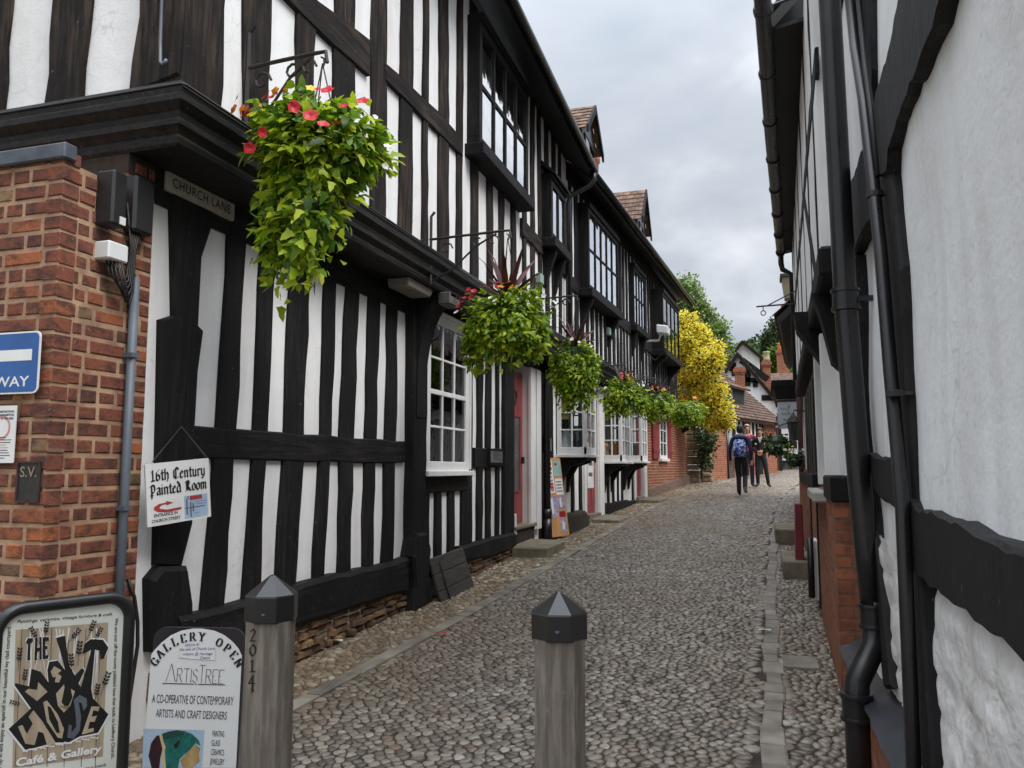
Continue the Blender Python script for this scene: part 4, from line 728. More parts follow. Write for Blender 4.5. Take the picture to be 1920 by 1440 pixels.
# green-black shutters and doors along the shop fronts
for i, y in enumerate((9.3, 10.1, 10.9, 11.8)):
    s = MB(); s.fbox(L2, y, y+.68, 1.5, 2.66, -.02, .04)
    for k in range(4): s.fbox(L2, y+.05+.15*k, y+.17+.15*k, 1.56, 2.6, .04, .05)
    s.build('shutter', mat('green_black_paint', lin(24, 34, 30), lin(18, 24, 22), rough=.5) if i == 0 else bpy.data.materials['green_black_paint'], R2, bevel=.005)
MB().fbox(B2, 9.0, 9.12, .4, 1.45, -.05, .012).build('post', m_blk, R2); MB().fbox(B2, 7.6, 7.7, .4, 1.45, -.05, .012).build('post', m_blk, R2)
e0, e1 = PX(1445, 100, .12), PX(1470, 490, .38); gp = [(.11, 4.6, 5.02), (.11, 5.8, 5.02), (.20, 8.5, 5.03), (.30, 11, 5.04), (.40, 13.4, 5.05)]
MB().tube(gp, .062, 12).build('gutter', m_pip, R2, smooth=True); c = MB()
for k in range(9):
    c = MB(); t = k/8; y = 5+8.2*t; x = np.interp(y, [a[1] for a in gp], [a[0] for a in gp]); c.tube([(x, y-.02, 5.03), (x, y+.02, 5.03)], .074, 12); c.tube([(x, y, 5.04), (x+.33, y, 5.12)], .012, 6); c.build('gutter_bracket', m_pip, R2)
MB().tube([(.40, 13.35, 5.02), (.40, 13.35, 4.88), (.42, 13.35, 4.78), (.56, 13.4, 4.7), (.56, 13.4, 3)], .045, 10).build('drainpipe', m_pip, R2, smooth=True)
slab((.14, 6.3, 5.09), (.40, 13.5, 5.12), (2.6, 6.3, 7.6), (2.9, 13.5, 7.6), .08).build('roof', m_sof, R2); tiles((.12, 6.3, 5.11), (.38, 13.5, 5.14), (.62, 6.3, 5.66), (.88, 13.5, 5.7), 42, 4, seed=9).build('eave_tiles', m_tiled, R2)
slab((.16, 6.35, 5.06), (.42, 13.5, 5.09), (.6, 6.35, 5.14), (.8, 13.5, 5.16), .03).build('soffit', m_sof, R2)
# meter pipe and white trim at the foot of the wall
MB().tube([(.40, 7.9, .45), (.40, 7.9, .98)], .03, 8).build('drainpipe', m_pip, R2, smooth=True); MB().fbox(B2, 7.95, 8.3, .42, .95, .0, .03).build('trim_board', m_wpt, R2)
# ------------------------------------------------------------------ third right-hand house and its oddments
R3 = thing('far_right_house', 'white house with dark eaves and brown drainpipe beyond the gutter end on the right', 'house', (.9, 18, .7))
U3 = FacR(.66, .05, 13.5)
MB().loft([[U3.p(13.55, z, o) for z, o in ((0,0),(4.6,0),(4.6,-4),(0,-4))], [U3.p(22, z, o) for z, o in ((.4,0),(4.6,0),(4.6,-4),(.4,-4))]]).build('wall', m_pla, R3)
for i, y in enumerate((13.6, 14.6, 15.8, 17, 18.5, 20)): stud(U3, y, y+.16, 1.5, 4.6, -.05, .01, .01, 800+i).build('stud', m_blk, R3)
MB().loft([[U3.p(13.5, z, o) for z, o in ((0,.03),(1.6,.03),(1.6,-.1),(0,-.1))], [U3.p(22, z, o) for z, o in ((.4,.03),(1.7,.03),(1.7,-.1),(.4,-.1))]]).build('brick_plinth', m_bkr, R3)
slab(U3.p(14.2, 4.15, .38), U3.p(22, 4.25, .38), U3.p(14.2, 5.6, -1.2), U3.p(22, 5.7, -1.2), .10).build('roof', m_sof, R3); tiles(U3.p(14.2, 4.2, .40), U3.p(22, 4.3, .40), U3.p(14.2, 4.7, -.1), U3.p(22, 4.8, -.1), 40, 4, seed=12).build('eave_tiles', m_tiled, R3)
MB().tube([U3.p(14.0, 4.0, .06), U3.p(14.0, 1.0, .06)], .045, 8).build('drainpipe', mat('brown_paint', lin(92, 52, 44), rough=.5), R3, smooth=True)
C3 = MB(); a = PY(1448, 712, 15.3); C3.box(a[0], 1.0, 16.5, 18.2, a[2]-.02, a[2]+.12); cp = C3.build('canopy', m_blk, R3, bevel=.01); MB().hexa([(a[0]+.1, 16.55, a[2]-.3), (1, 16.55, a[2]-.3), (1, 18.1, a[2]-.3), (a[0]+.1, 18.1, a[2]-.3), (a[0]+.03, 16.5, a[2]-.02), (1, 16.5, a[2]-.02), (1, 18.2, a[2]-.02), (a[0]+.03, 18.2, a[2]-.02)]).build('cornice', m_blk, cp)
MB().box(a[0]+.2, 1, 16.7, 18, a[2]-.55, a[2]-.3).build('canopy_base', m_wpt, cp)
# ------------------------------------------------------------------ cottages closing the lane
FCP = (-.95, 30.6); FCD = V(.34, 1, 0)/np.linalg.norm([.34, 1])          # their lane-side wall line
def house_prism(par, A, B, C, Dp, ze, zr, wall_m, roof_m, name='wall', over=.3, ridge_along='AB', tile_n=(22, 14), seed=0):
    """A,B,C,Dp: footprint corners (xy), anticlockwise; eaves along AB and C-Dp, ridge parallel to AB"""
    A, B, C, Dp = (V(*q) for q in (A, B, C, Dp)); g = 1.0; up = lambda p, z: V(p[0], p[1], z); m1, m2 = (A+Dp)/2, (B+C)/2
    w = MB(); w.add([up(A,g),up(B,g),up(C,g),up(Dp,g),up(A,ze),up(B,ze),up(C,ze),up(Dp,ze),up(m1,zr),up(m2,zr)], [(0,1,5,4),(2,3,7,6),(1,2,6,9,5),(3,0,4,8,7)]); wo = w.build(name, wall_m, par)
    d1 = (B-A)/np.linalg.norm(B-A)*over; e = (A-Dp)/np.linalg.norm(A-Dp); half = np.linalg.norm(A-Dp)/2; dz = (zr-ze)/half*over
    ro = MB(); a, b, r0, r1 = up(A-d1+e*over, ze-dz), up(B+d1+e*over, ze-dz), up(m1-d1, zr), up(m2+d1, zr); slab(a, b, r0, r1, .12, ro); c, d = up(Dp-d1-e*over, ze-dz), up(C+d1-e*over, ze-dz); slab(c, d, r0+V(0,0,.001), r1+V(0,0,.001), .12, ro); rf = ro.build('roof', roof_m, par)
    t = MB(); tiles(a, b, r0, r1, *tile_n, th=.03, mb=t, seed=seed); tiles(c, d, r0, r1, *tile_n, th=.03, mb=t, seed=seed+1); t.build('roof_tiles', roof_m, par)
    return wo, rf
def chim(par, Y, ul, ur, vt, vb, pots, m=m_bkf):
    a, b = PY(ul, vt, Y), PY(ur, vb, Y); w_ = b[0]-a[0]; mb = MB(); mb.box(a[0], b[0], Y, Y+w_*.8, b[2]-1.5, a[2]); mb.box(a[0]-.06, b[0]+.06, Y-.06, Y+w_*.8+.06, a[2]-.22, a[2]-.08); mb.box(a[0]-.03, b[0]+.03, Y-.03, Y+w_*.8+.03, a[2]-.3, a[2]-.22); c = mb.build('chimney', m, par)
    for uc, vp, rp, mm in pots:
        p = PY(uc, vt, Y+.0); t = PY(uc, vp, Y); MB().lathe([(rp, 0), (rp*.85, .1), (rp*.8, t[2]-p[2]-.08), (rp*.98, t[2]-p[2]-.05), (rp, t[2]-p[2])], (p[0], Y+w_*.4, a[2]), 10).build('chimney_pot', mm, c, smooth=True)
m_pot = mat('orange_pot', lin(214, 130, 56), lin(180, 100, 44), rough=.8); m_potp = mat('pale_pot', lin(186, 176, 140), lin(160, 150, 118), rough=.8)
C1 = thing('tiled_cottage', 'low brick and timber cottage with a slate-sided dormer in its old tiled roof', 'cottage', (-.5, 32, 1.3))
nrm = V(FCD[1], -FCD[0], 0); w0 = V(*FCP, 0); P1 = lambda t, o=0: (w0+FCD*t+nrm*o)
a, b = P1(.0), P1(4.7); zc = 3.75
c_, d_ = b-nrm*5, a-nrm*5
house_prism(C1, a[:2], b[:2], c_[:2], d_[:2], zc, 6.0, m_pla, m_tiled, over=.35, tile_n=(30, 20), seed=31)
bp = MB(); bp.loft([[P1(.0, .01)+V(0, 0, z) for z in (1, 2.35)]+[P1(.0, -.3)+V(0, 0, z) for z in (2.35, 1)], [P1(4.7, .01)+V(0, 0, z) for z in (1, 2.35)]+[P1(4.7, -.3)+V(0, 0, z) for z in (2.35, 1)]]); bp.build('brick_plinth', m_bkf, C1)
for i, t in enumerate((.0, .5, .95, 1.25, 1.55, 2.0, 2.4, 2.8, 3.1)): x = P1(t, .0); s = MB(); s.hexa([P1(t, -.05)+V(0,0,2.35), P1(t+.17, -.05)+V(0,0,2.35), P1(t+.17, .035)+V(0,0,2.35), P1(t, .035)+V(0,0,2.35), P1(t, -.05)+V(0,0,3.75), P1(t+.17, -.05)+V(0,0,3.75), P1(t+.17, .035)+V(0,0,3.75), P1(t, .035)+V(0,0,3.75)]); s.build('stud', m_blk, C1)
s = MB(); s.hexa([P1(3.4, -.1)+V(0,0,1), P1(4.72, -.1)+V(0,0,1), P1(4.72, .05)+V(0,0,1), P1(3.4, .05)+V(0,0,1), P1(3.4, -.1)+V(0,0,3.7), P1(4.72, -.1)+V(0,0,3.7), P1(4.72, .05)+V(0,0,3.7), P1(3.4, .05)+V(0,0,3.7)]); s.build('brick_end', m_bkf, C1)
s = MB(); s.hexa([P1(0.1, -.1)+V(0,0,2.3), P1(3.4, -.1)+V(0,0,2.3), P1(3.4, .06)+V(0,0,2.3), P1(.1, .06)+V(0,0,2.3), P1(.1, -.1)+V(0,0,2.46), P1(3.4, -.1)+V(0,0,2.46), P1(3.4, .06)+V(0,0,2.46), P1(.1, .06)+V(0,0,2.46)]); s.build('rail', m_blkh, C1)
for t in (.6, 2.2):
    s = MB(); s.hexa([P1(t, -.1)+V(0,0,1.2), P1(t+.85, -.1)+V(0,0,1.2), P1(t+.85, .03)+V(0,0,1.2), P1(t, .03)+V(0,0,1.2), P1(t, -.1)+V(0,0,2.3), P1(t+.85, -.1)+V(0,0,2.3), P1(t+.85, .03)+V(0,0,2.3), P1(t, .03)+V(0,0,2.3)]); s.build('door', m_blk, C1)
# slate-cheeked dormer
dm = MB(); yd = 30.9; pts = [(1376,760),(1376,700),(1432,736),(1425,770)]
A_, B_, = P1(.35, -.55), P1(1.75, -.55); zt0, zt1 = PY(1392, 692, A_[1])[2], PY(1432, 735, B_[1])[2]
dm.hexa([P1(.9,-.35)+V(0,0,3.6), P1(2.3,-.35)+V(0,0,3.6), P1(2.3,-2.4)+V(0,0,3.6), P1(.9,-2.4)+V(0,0,3.6), P1(.9,-.35)+V(0,0,4.75), P1(2.3,-.35)+V(0,0,4.75), P1(2.3,-2.4)+V(0,0,5.6), P1(.9,-2.4)+V(0,0,5.6)]); dm.build('dormer', m_slate, C1)
slab(P1(.75,-.15)+V(0,0,4.72), P1(2.45,-.15)+V(0,0,4.72), P1(.75,-2.6)+V(0,0,5.73), P1(2.45,-2.6)+V(0,0,5.73), .08).build('dormer_roof', m_tiled, C1)
s = MB(); s.hexa([P1(1.05,-.4)+V(0,0,4.05), P1(2.15,-.4)+V(0,0,4.05), P1(2.15,-.33)+V(0,0,4.05), P1(1.05,-.33)+V(0,0,4.05), P1(1.05,-.4)+V(0,0,4.65), P1(2.15,-.4)+V(0,0,4.65), P1(2.15,-.33)+V(0,0,4.65), P1(1.05,-.33)+V(0,0,4.65)]); s.build('dormer_window', m_dark, C1)
chim(C1, 34.5, 1377, 1396, 688, 705, [])
# gabled houses behind: gable planes face down the lane
def gable(lab, Y, apex, left, right, zb, wall, depth, over=.25, tm=None, seed=0, nm='gabled_house'):
    H = thing(nm, lab, 'house', (PY(apex[0], 780, Y)[0], Y, 1.5)); ap, l, r = (PY(*q, Y) for q in (apex, left, right))
    w = MB(); w.prism([(l[0], Y, zb), (r[0], Y, zb), tuple(r), tuple(ap), tuple(l)], (0, depth, 0)); w.build('wall', wall, H)
    for nme, e in (('l', l), ('r', r)):
        o = unit(e-ap)*.35; u0, u1 = V(0, -over, .05), V(0, depth, .05); a, b, r0, r1 = e+o+u0, e+o+u1, ap+u0, ap+u1
        slab(a, b, r0, r1, .12).build('roof', tm or m_tiled, H); tiles(a, b, r0, r1, max(8, int(depth/.22)), max(8, int(np.linalg.norm(e-ap)/.22)), th=.03, seed=seed).build('roof_tiles', tm or m_tiled, H)
        k = V(0, 0, -.17); q = [e+o+u0+V(0,-.02,0), ap+u0+V(0,-.02,0)]; MB().hexa([q[0]+k, q[1]+k, q[1]+k+V(0,.06,0), q[0]+k+V(0,.06,0), q[0], q[1], q[1]+V(0,.06,0), q[0]+V(0,.06,0)]).build('bargeboard', m_blk, H)
    return H, ap, l, r
H4, ap, l, r = gable('white timbered gable house with long tiled roof slope behind the cottage', 38, (1383,664), (1358,700), (1478,779), 2.0, m_pla, 7, seed=41)
def tb(pa, pb, w_, Y, par=H4, d=.06):
    a, b = PY(*pa, Y), PY(*pb, Y); t = unit(b-a); n = V(-t[2], 0, t[0])*w_/2; MB().prism([a-n, b-n, b+n, a+n], (0, -d, 0)).build('beam', m_blk, par)
for a, b, w_ in (((1368,690),(1398,705),.22),((1398,712),(1424,714),.22),((1402,684),(1402,724),.25),((1416,714),(1416,726),.22),((1428,746),(1460,746),.25),((1376,680),(1376,705),.2),((1390,675),(1440,712),.3)): tb(a, b, w_, 37.99)
chim(H4, 40, 1429, 1446, 676, 722, [(1437.5, 659, .17, m_potp)])
H5, ap, l, r = gable('plain white gable rising behind the timbered gable', 46, (1392,641), (1368,672), (1424,668), 3.0, m_pla, 6, seed=43)
MB().box(r[0]-.35, r[0]+.02, 46.2, 47, r[2]-1.6, r[2]-.3).build('shutter', m_blk, H5)
chim(H5, 50, 1456, 1481, 655, 700, [(1463.5, 643, .19, m_pot), (1471.5, 643, .19, m_pot)])
w = MB(); a, b = PY(1452, 700, 50.5), PY(1500, 700, 50.5); w.box(a[0]-3, b[0]+2, 50.6, 54, 2, a[2]-.3); w.build('rear_wall', m_bkf, H5)
slab((PY(1340, 690, 44)[0], 44, 4.6), (PY(1385, 690, 44)[0], 44, 4.6), (PY(1340, 690, 44)[0], 46.5, 7.0), (PY(1385, 690, 44)[0], 46.5, 7.0), .15).build('rear_roof', m_tile, H5)
H6 = thing('white_end_house', 'white house with dark base at the far end of the lane past the hanging bowl', 'house', (1.7, 42, 1.6))
a, b = PY(1463, 880, 41), PY(1560, 880, 41); MB().box(a[0], b[0], 41, 46, 2.2, 4.4).build('wall', m_pla, H6); MB().box(a[0]-.01, b[0], 40.98, 46, 1.2, 2.2).build('plinth', m_slate, H6)
for u in (1476, 1487): p = PY(u, 850, 40.97); MB().box(p[0]-.2, p[0]+.2, 40.95, 41.02, 2.6, 3.6).build('window', m_dark, H6)
slab((a[0]-.3, 40.6, 4.3), (b[0], 40.6, 4.3), (a[0]-.3, 44, 6.6), (b[0], 44, 6.6), .12).build('roof', m_tiled, H6)
BW = thing('brick_pillar', 'tall brick wall end at the far bend behind the hanging bowl', 'wall', (.9, 36, 1.5)); a, b = PY(1444, 880, 36.5), PY(1462, 880, 36.5); MB().box(a[0], b[0], 36.5, 38, 1.2, 3.4).build('pillar', m_bkf, BW); MB().box(b[0]-.02, b[0]+.12, 36.45, 36.6, 1.2, 3.4).build('drainpipe', m_pip, BW)
# ------------------------------------------------------------------ leaves, flowers, hanging baskets
LEAF_V = V([0,0,0],[.3,.30,.05],[.3,0,-.02],[.3,-.30,.05],[.62,.23,.03],[.62,0,-.03],[.62,-.23,.03],[1,0,-.10])
LEAF_F = [(0,2,1),(0,3,2),(1,2,5,4),(2,3,6,5),(4,5,7),(5,6,7)]
IVY_V = V([0,0,0],[.12,.36,.03],[.38,.22,.04],[.3,0,-.03],[.38,-.22,.04],[.12,-.36,.03],[.66,.2,.0],[.62,0,-.04],[.66,-.2,.0],[1,0,-.12])
IVY_F = [(0,3,2,1),(0,5,4,3),(2,3,7,6),(3,4,8,7),(6,7,9),(7,8,9)]
BLADE_V = V([0,.03,0],[0,-.03,0],[.4,.045,.0],[.4,-.045,.0],[.75,.03,-.03],[.75,-.03,-.03],[1,0,-.12]); BLADE_F = [(0,1,3,2),(2,3,5,4),(4,5,6)]
QUAD_V = V([0,0,0],[.5,.34,.05],[.5,-.34,.05],[1,0,-.05]); QUAD_F = [(0,2,3),(0,3,1)]
def leaves(name, P, D, Nn, S, mats, parent=None, shape=(LEAF_V, LEAF_F), mi=None):
    T, F = shape; n = len(P); D = D/np.linalg.norm(D, axis=1, keepdims=True); B = np.cross(Nn, D); B /= np.linalg.norm(B, axis=1, keepdims=True)+1e-9; C = np.cross(D, B)
    X = P[:, None]+S[:, None, None]*(T[None, :, 0:1]*D[:, None]+T[None, :, 1:2]*B[:, None]+T[None, :, 2:3]*C[:, None])
    flat = np.array([i for f in F for i in f]); cn = [len(f) for f in F]
    FF = (flat[None]+(np.arange(n)*len(T))[:, None]).ravel()
    return raw(name, X.reshape(-1, 3), FF, np.tile(cn, n), mats, parent, mi=None if mi is None else np.repeat(mi, len(F)))
def rnd(n, s=1.0): return RNG.normal(0, s, (n, 3))
def flower(mb, c, nrm, r, mi=0):
    nrm = nrm/np.linalg.norm(nrm); a = np.cross(nrm, V(.3, .2, .9)); a /= np.linalg.norm(a); b = np.cross(nrm, a); rim = []; k = 10
    for i in range(k): t = 2*math.pi*i/k; q = r*(1 if i % 2 == 0 else .78)*random.uniform(.88, 1.08); rim.append(c+q*(math.cos(t)*a+math.sin(t)*b)+nrm*(r*.25+random.uniform(-.1, .1)*r))
    mid = [c+r*.5*(math.cos(2*math.pi*i/k)*a+math.sin(2*math.pi*i/k)*b)+nrm*r*.18 for i in range(k)]
    mb.add([c]+mid+rim, [(0, 1+i, 1+(i+1) % k) for i in range(k)]+[(1+i, 1+k+i, 1+k+(i+1) % k, 1+(i+1) % k) for i in range(k)], mi)
def basket(label, c, r, h, trail, nl, size, leafm, flw, wall=None, spikes=0, seed=0, group='hanging baskets along the left wall', flat=1.0, bowl=False, scroll=True, hook=None):
    """c: centre of the planting's rim; r: foliage radius; h: height above rim; trail: list of (angle, radius, length, spread)"""
    global RNG; RNG = np.random.default_rng(seed+100); random.seed(seed)
    c = V(*c); B = thing('hanging_basket', label, 'hanging basket', tuple(c), group)
    br = r*.48; bw = MB(); bw.lathe([(.02, -br*.95), (br*.55, -br*.8), (br*.9, -br*.4), (br, 0), (br*.96, .02), (br*.6, .05), (.02, .06)], tuple(c), 16); bw.build('bowl', m_plb if bowl else m_moss, B, smooth=True)
    top = c+V(0, 0, (hook or h+.18)); 
    for k in range(3):
        t = k*2.094+.4; MB().tube([c+V(br*math.cos(t), br*math.sin(t), 0), c+V(br*.3*math.cos(t), br*.3*math.sin(t), (top-c)[2]*.6), top], .004, 5).build('chain', m_irn, B)
    MB().tube([top+V(0, 0, -.03), top+V(.012, 0, 0), top+V(.008, 0, .03), top+V(-.01, 0, .04)], .006, 6).build('hook', m_irn, B)
    # crown: a dome of clumps over the rim, each clump a spray of leaves pointing out and down
    P, D = [], []; nc = int(nl/13)
    for i in range(nc):
        u = RNG.uniform(-.62, 1); t = RNG.uniform(0, 2*np.pi); s = math.sqrt(max(0, 1-u*u)); q = V(s*math.cos(t)*r, s*math.sin(t)*r, u*(h if u > 0 else r*.8*flat)); rr = RNG.uniform(.62, 1.0)+.10*math.sin(3*t+seed)
        cc = c+q*rr; out = unit(q); k = 13
        P.append(cc+rnd(k, r*.10)); D.append(out+V(0, 0, -.55)+rnd(k, .55))
    for (t0, r0, ln, sp) in trail:
        nv = max(2, int(sp*9))
        for j in range(nv):
            t = t0+RNG.normal(0, sp*.35); l = ln*RNG.uniform(.55, 1.05); p0 = c+V(math.cos(t)*r0*r, math.sin(t)*r0*r, -.02); k = int(l/(size*.30))+3
            for m in range(3):
                z = np.linspace(0, 1, k)**.9; bend = V(math.cos(t), math.sin(t), 0)*r*.10*np.sin(z*np.pi)[:, None]+np.stack([.035*np.sin(z*5+j), .035*np.cos(z*4+j*2), -z*l], 1)
                P.append(p0+bend+rnd(k, size*.55)); D.append(np.stack([np.full(k, math.cos(t)*.6), np.full(k, math.sin(t)*.6), np.full(k, -.7)], 1)+rnd(k, .6))
    P = np.concatenate(P); D = np.concatenate(D); n = len(P); N3 = unit(unit(P-c)*.7+V(0, 0, .8)+rnd(n, .35)); S = size*RNG.uniform(.4, 1.3, n)
    sh = (P-c)[:, 2]+.35*(P-c)[:, 1]*0; mi = (RNG.random(n) < .2+.25*(np.sin(P[:, 0]*9+seed)*np.sin(P[:, 1]*8)*np.sin(P[:, 2]*9) > .05)).astype(int)
    leaves('foliage', P, D, N3, S, [leafm, m_grn], B, (IVY_V, IVY_F), mi)['kind'] = 'stuff'
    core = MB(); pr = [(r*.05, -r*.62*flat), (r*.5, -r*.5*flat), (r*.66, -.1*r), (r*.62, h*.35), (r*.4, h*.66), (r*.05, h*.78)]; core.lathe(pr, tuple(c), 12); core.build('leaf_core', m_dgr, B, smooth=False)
    for (m, nm, pts, fr) in flw:
        for (u, t, k) in pts:
            s = math.sqrt(max(0, 1-u*u)); q = V(s*math.cos(t)*r, s*math.sin(t)*r, u*(h if u > 0 else r*.7)); mb = MB(); nrm = unit(unit(q)*.7+V(0, -.35, .45)+RNG.normal(0, .25, 3))
            for j in range(k): flower(mb, c+q*((1.3 if u < .75 else 1.2)+.05*j)+RNG.normal(0, fr*.9 if k > 1 else 0, 3), unit(nrm+RNG.normal(0, .3, 3)), fr*RNG.uniform(.8, 1.15))
            mb.build(nm, m, B)
    if spikes:
        k = spikes; t = RNG.uniform(0, 2*np.pi, k); e = RNG.uniform(.15, 1.25, k); Dv = np.stack([np.cos(t)*np.cos(e), np.sin(t)*np.cos(e), np.sin(e)], 1); leaves('cordyline', np.tile(c+V(0, 0, h*.75), (k, 1)), Dv, unit(V(0, 0, 1)+rnd(k, .3)), RNG.uniform(.6, 1.1, k)*.48, m_mar, B, (BLADE_V, BLADE_F))
    if wall is not None:       # iron bracket fixed to the house behind
        par, fx = wall; y, z = c[1], top[2]+.05; xw = fx; W_ = c[0]-xw
        b = MB(); b.tube([(xw+.015, y, z-.42), (xw+.015, y, z+.22), (xw+.05, y, z+.26)], .013, 6); b.tube([(xw, y, z), (xw+W_*.9, y, z+.02), (xw+W_+.02, y, z+.02), (xw+W_+.03, y, z-.05)], .012, 6)
        if scroll:
            b.tube([(xw+.02, y, z-.4), (xw+W_*.3, y, z-.3), (xw+W_*.6, y, z-.1), (xw+W_*.86, y, z)], .009, 6)
            for (cx, cz, rr, s0, s1) in ((.22, -.1, .065, 0, 5.6), (.62, -.07, .05, 1, 6.2), (.82, -.06, .055, 0, 5)):
                b.tube([(xw+cx*W_+rr*(1-.08*k)*math.cos(s0+k*.7), y, z+cz+rr*(1-.08*k)*math.sin(s0+k*.7)) for k in range(int((s1-s0)/.7)+1)], .008, 6)
        else: b.tube([(xw+.02, y, z+.25), (xw+W_*.5, y, z+.1), (xw+W_*.95, y, z+.03)], .008, 6)
        b.build('basket_bracket', m_irn, par)
    return B
R3f = lambda a, n, k=1: [(RNG.uniform(*a), RNG.uniform(-2.6, .3), k) for _ in range(n)]
RNG = np.random.default_rng(5)
basket('large lime-leaved hanging basket with red and orange blooms beside the street name sign', (-2.36, 3.93, 3.40), .345, .27,
       [(-2.2,.55,.78,.5),(-1.8,.35,.92,.4),(-1.3,.55,.88,.4),(-.8,.5,.66,.4),(-2.7,.55,.5,.4),(0,.6,.28,.4)], 2300, .075, m_lime,
       [(m_pr,'red_flower',[(.92,-1.2,1),(.8,-.9,1),(.45,-1.7,1),(.2,-1.35,1),(.05,-1.15,1),(-.08,-1.0,1),(-.02,-.85,1),(-.15,-1.75,1),(.3,-2.2,1),(.55,-.4,1),(.7,-2.2,1),(-.3,-2.05,1),(.3,-.75,1)],.040),(m_po,'orange_flower',[(.55,-2.65,8),(.85,-1.9,3)],.032),(m_pw,'white_flower',[(.3,-.30,1),(-.1,-.1,1),(-.4,.0,1),(.8,-2.0,1),(.1,-.6,1)],.022),(m_py,'yellow_flower',[(-.1,-.05,1),(.6,-1.2,1)],.03)], wall=(H1, -2.88), seed=1, hook=.54, flat=.62)
basket('second lime-leaved hanging basket, by the sash window, with white blooms and dark spikes', (-2.12, 6.75, 2.92), .36, .25, [(-1.6,.75,.40,1.2),(-.6,.8,.38,1),(-2.6,.8,.42,.9),(.6,.8,.3,1)], 1900, .066, m_lime,
       [(m_pr,'red_flower',[(.7,-2.7,4),(.9,-2.0,3),(.55,-2.9,4)],.03),(m_po,'orange_flower',[(.95,-1.2,2),(.8,-1.5,1)],.035),(m_pw,'white_flower',[(.9,-1.7,2),(.35,-1.6,1),(.25,-1.5,1),(.5,-.4,1),(.15,-2.6,1),(.4,0,1),(.2,-.1,1)],.028)], wall=(H1, -2.88), spikes=38, seed=2, hook=.75)
basket('third hanging basket, trailing over the first bay window, with small white blooms', (-2.17, 9.75, 2.98), .265, .20, [(-1.6,.75,.62,1.2),(-.8,.75,.7,1),(-2.6,.8,.4,.9),(.6,.8,.3,1)], 1300, .062, m_lime, [(m_pw,'white_flower',[(.9,-1.7,1),(.8,-2.2,1),(.6,-1.2,1),(.4,-.7,1),(.7,-.4,1)],.026)], wall=(H1, -2.88), spikes=38, seed=3, hook=.72)
basket('fourth hanging basket, over the second bay window, round and dense with red blooms on top', (-2.08, 12.9, 2.78), .34, .25, [(-1.6,.75,.36,1.4),(.4,.8,.3,1)], 1500, .064, m_lime, [(m_pr,'red_flower',[(.95,-1.4,4),(.85,-.8,2)],.035),(m_pw,'white_flower',[(.5,-2.2,2),(.4,-.8,1),(.6,-.5,2),(.3,-2.6,1)],.03)], wall=(H2, UP2.x(12.9)+.03), spikes=14, seed=4, scroll=False)
basket('fifth hanging basket, half hidden behind the fourth, topped with orange blooms', (-1.95, 16.4, 2.93), .33, .24, [(-1.6,.75,.34,1.4)], 1000, .068, m_lime, [(m_po,'orange_flower',[(.9,-1.8,4),(.8,-1.0,4),(.7,-2.4,3)],.035)], wall=(H2, UP2.x(16.4)+.03), spikes=14, seed=5, scroll=False)
basket('farthest hanging basket on the left, beside the yellow tree, with orange-red blooms', (-1.62, 19.4, 2.95), .46, .26, [(-1.6,.7,.34,1.6)], 1300, .072, m_lime, [(m_po,'orange_flower',[(.9,-1.8,4),(.8,-1.0,3)],.035),(m_pr,'red_flower',[(.9,-.5,3)],.03)], wall=(H2, UP2.x(19.4)+.03), seed=6, scroll=False)
q = PY(1458, 836, 12.0)
basket('black bowl hanging basket of grey-green plants on the right side of the lane', (q[0], 12.0, q[2]), .24, .20, [], 420, .055, m_dgr, [(m_pw,'white_flower',[(.3,-2.4,1),(.1,-2.8,1),(.2,-.6,1)],.02)], seed=7, group='hanging baskets on the right side', bowl=True, hook=.42)
q = PY(1489, 862, 10.6)
basket('mossy hanging basket with yellow and white flowers close to the dark shutters', (q[0], 10.6, q[2]), .15, .10, [], 260, .04, m_dgr, [(m_py,'yellow_flower',[(.9,-1.5,4),(.8,-2.2,2)],.022),(m_pw,'white_flower',[(.8,-2.8,2),(.8,-.6,3)],.02)], seed=8, group='hanging baskets on the right side', hook=.35)
# ------------------------------------------------------------------ trees and shrubs
def tree(name, label, cat, base, H, blobs, n, size, lm, trunk_r, group=None, seed=0, shape=(QUAD_V, QUAD_F), droop=-.1, core=None):
    global RNG; RNG = np.random.default_rng(seed+900); base = V(*base); T = thing(name, label, cat, tuple(base), group)
    mb = MB(); r = random.Random(seed); topz = max(b[2] for b in blobs)
    mb.tube([base+V(0, 0, -.3), base+V(.05, 0, topz*.4), base+V(blobs[0][0]*.5, blobs[0][1]*.5, topz*.75)], [trunk_r, trunk_r*.75, trunk_r*.4], 8)
    for b in blobs[:14]: mb.tube([base+V(0, 0, topz*.3), base+V(b[0]*.5, b[1]*.5, (topz*.3+b[2])*.55), base+V(b[0], b[1], b[2])], [trunk_r*.5, trunk_r*.3, trunk_r*.12], 5)
    mb.build('trunk', m_bark, T, smooth=True)
    P, D = [], []; vol = sum(b[3]**2 for b in blobs)
    for b in blobs:
        k = int(n*b[3]**2/vol/9)+1; d = unit(rnd(k)); rr = RNG.uniform(.45, 1.05, k)**.6; c = base+V(*b[:3])+d*rr[:, None]*b[3]*V(1, 1, b[4] if len(b) > 4 else .85)
        P.append(np.repeat(c, 9, 0)+rnd(9*k, size*.9)); D.append(np.repeat(d, 9, 0)+V(0, 0, droop)+rnd(9*k, .8))
    P = np.concatenate(P); D = np.concatenate(D); m = len(P)
    leaves('crown', P, D, unit(V(0, 0, 1)+rnd(m, .6)), size*RNG.uniform(.6, 1.3, m), lm, T, shape, np.where(RNG.random(m) < .8, 0, len(lm)-1) if isinstance(lm, list) else None)['kind'] = 'stuff'
    return T
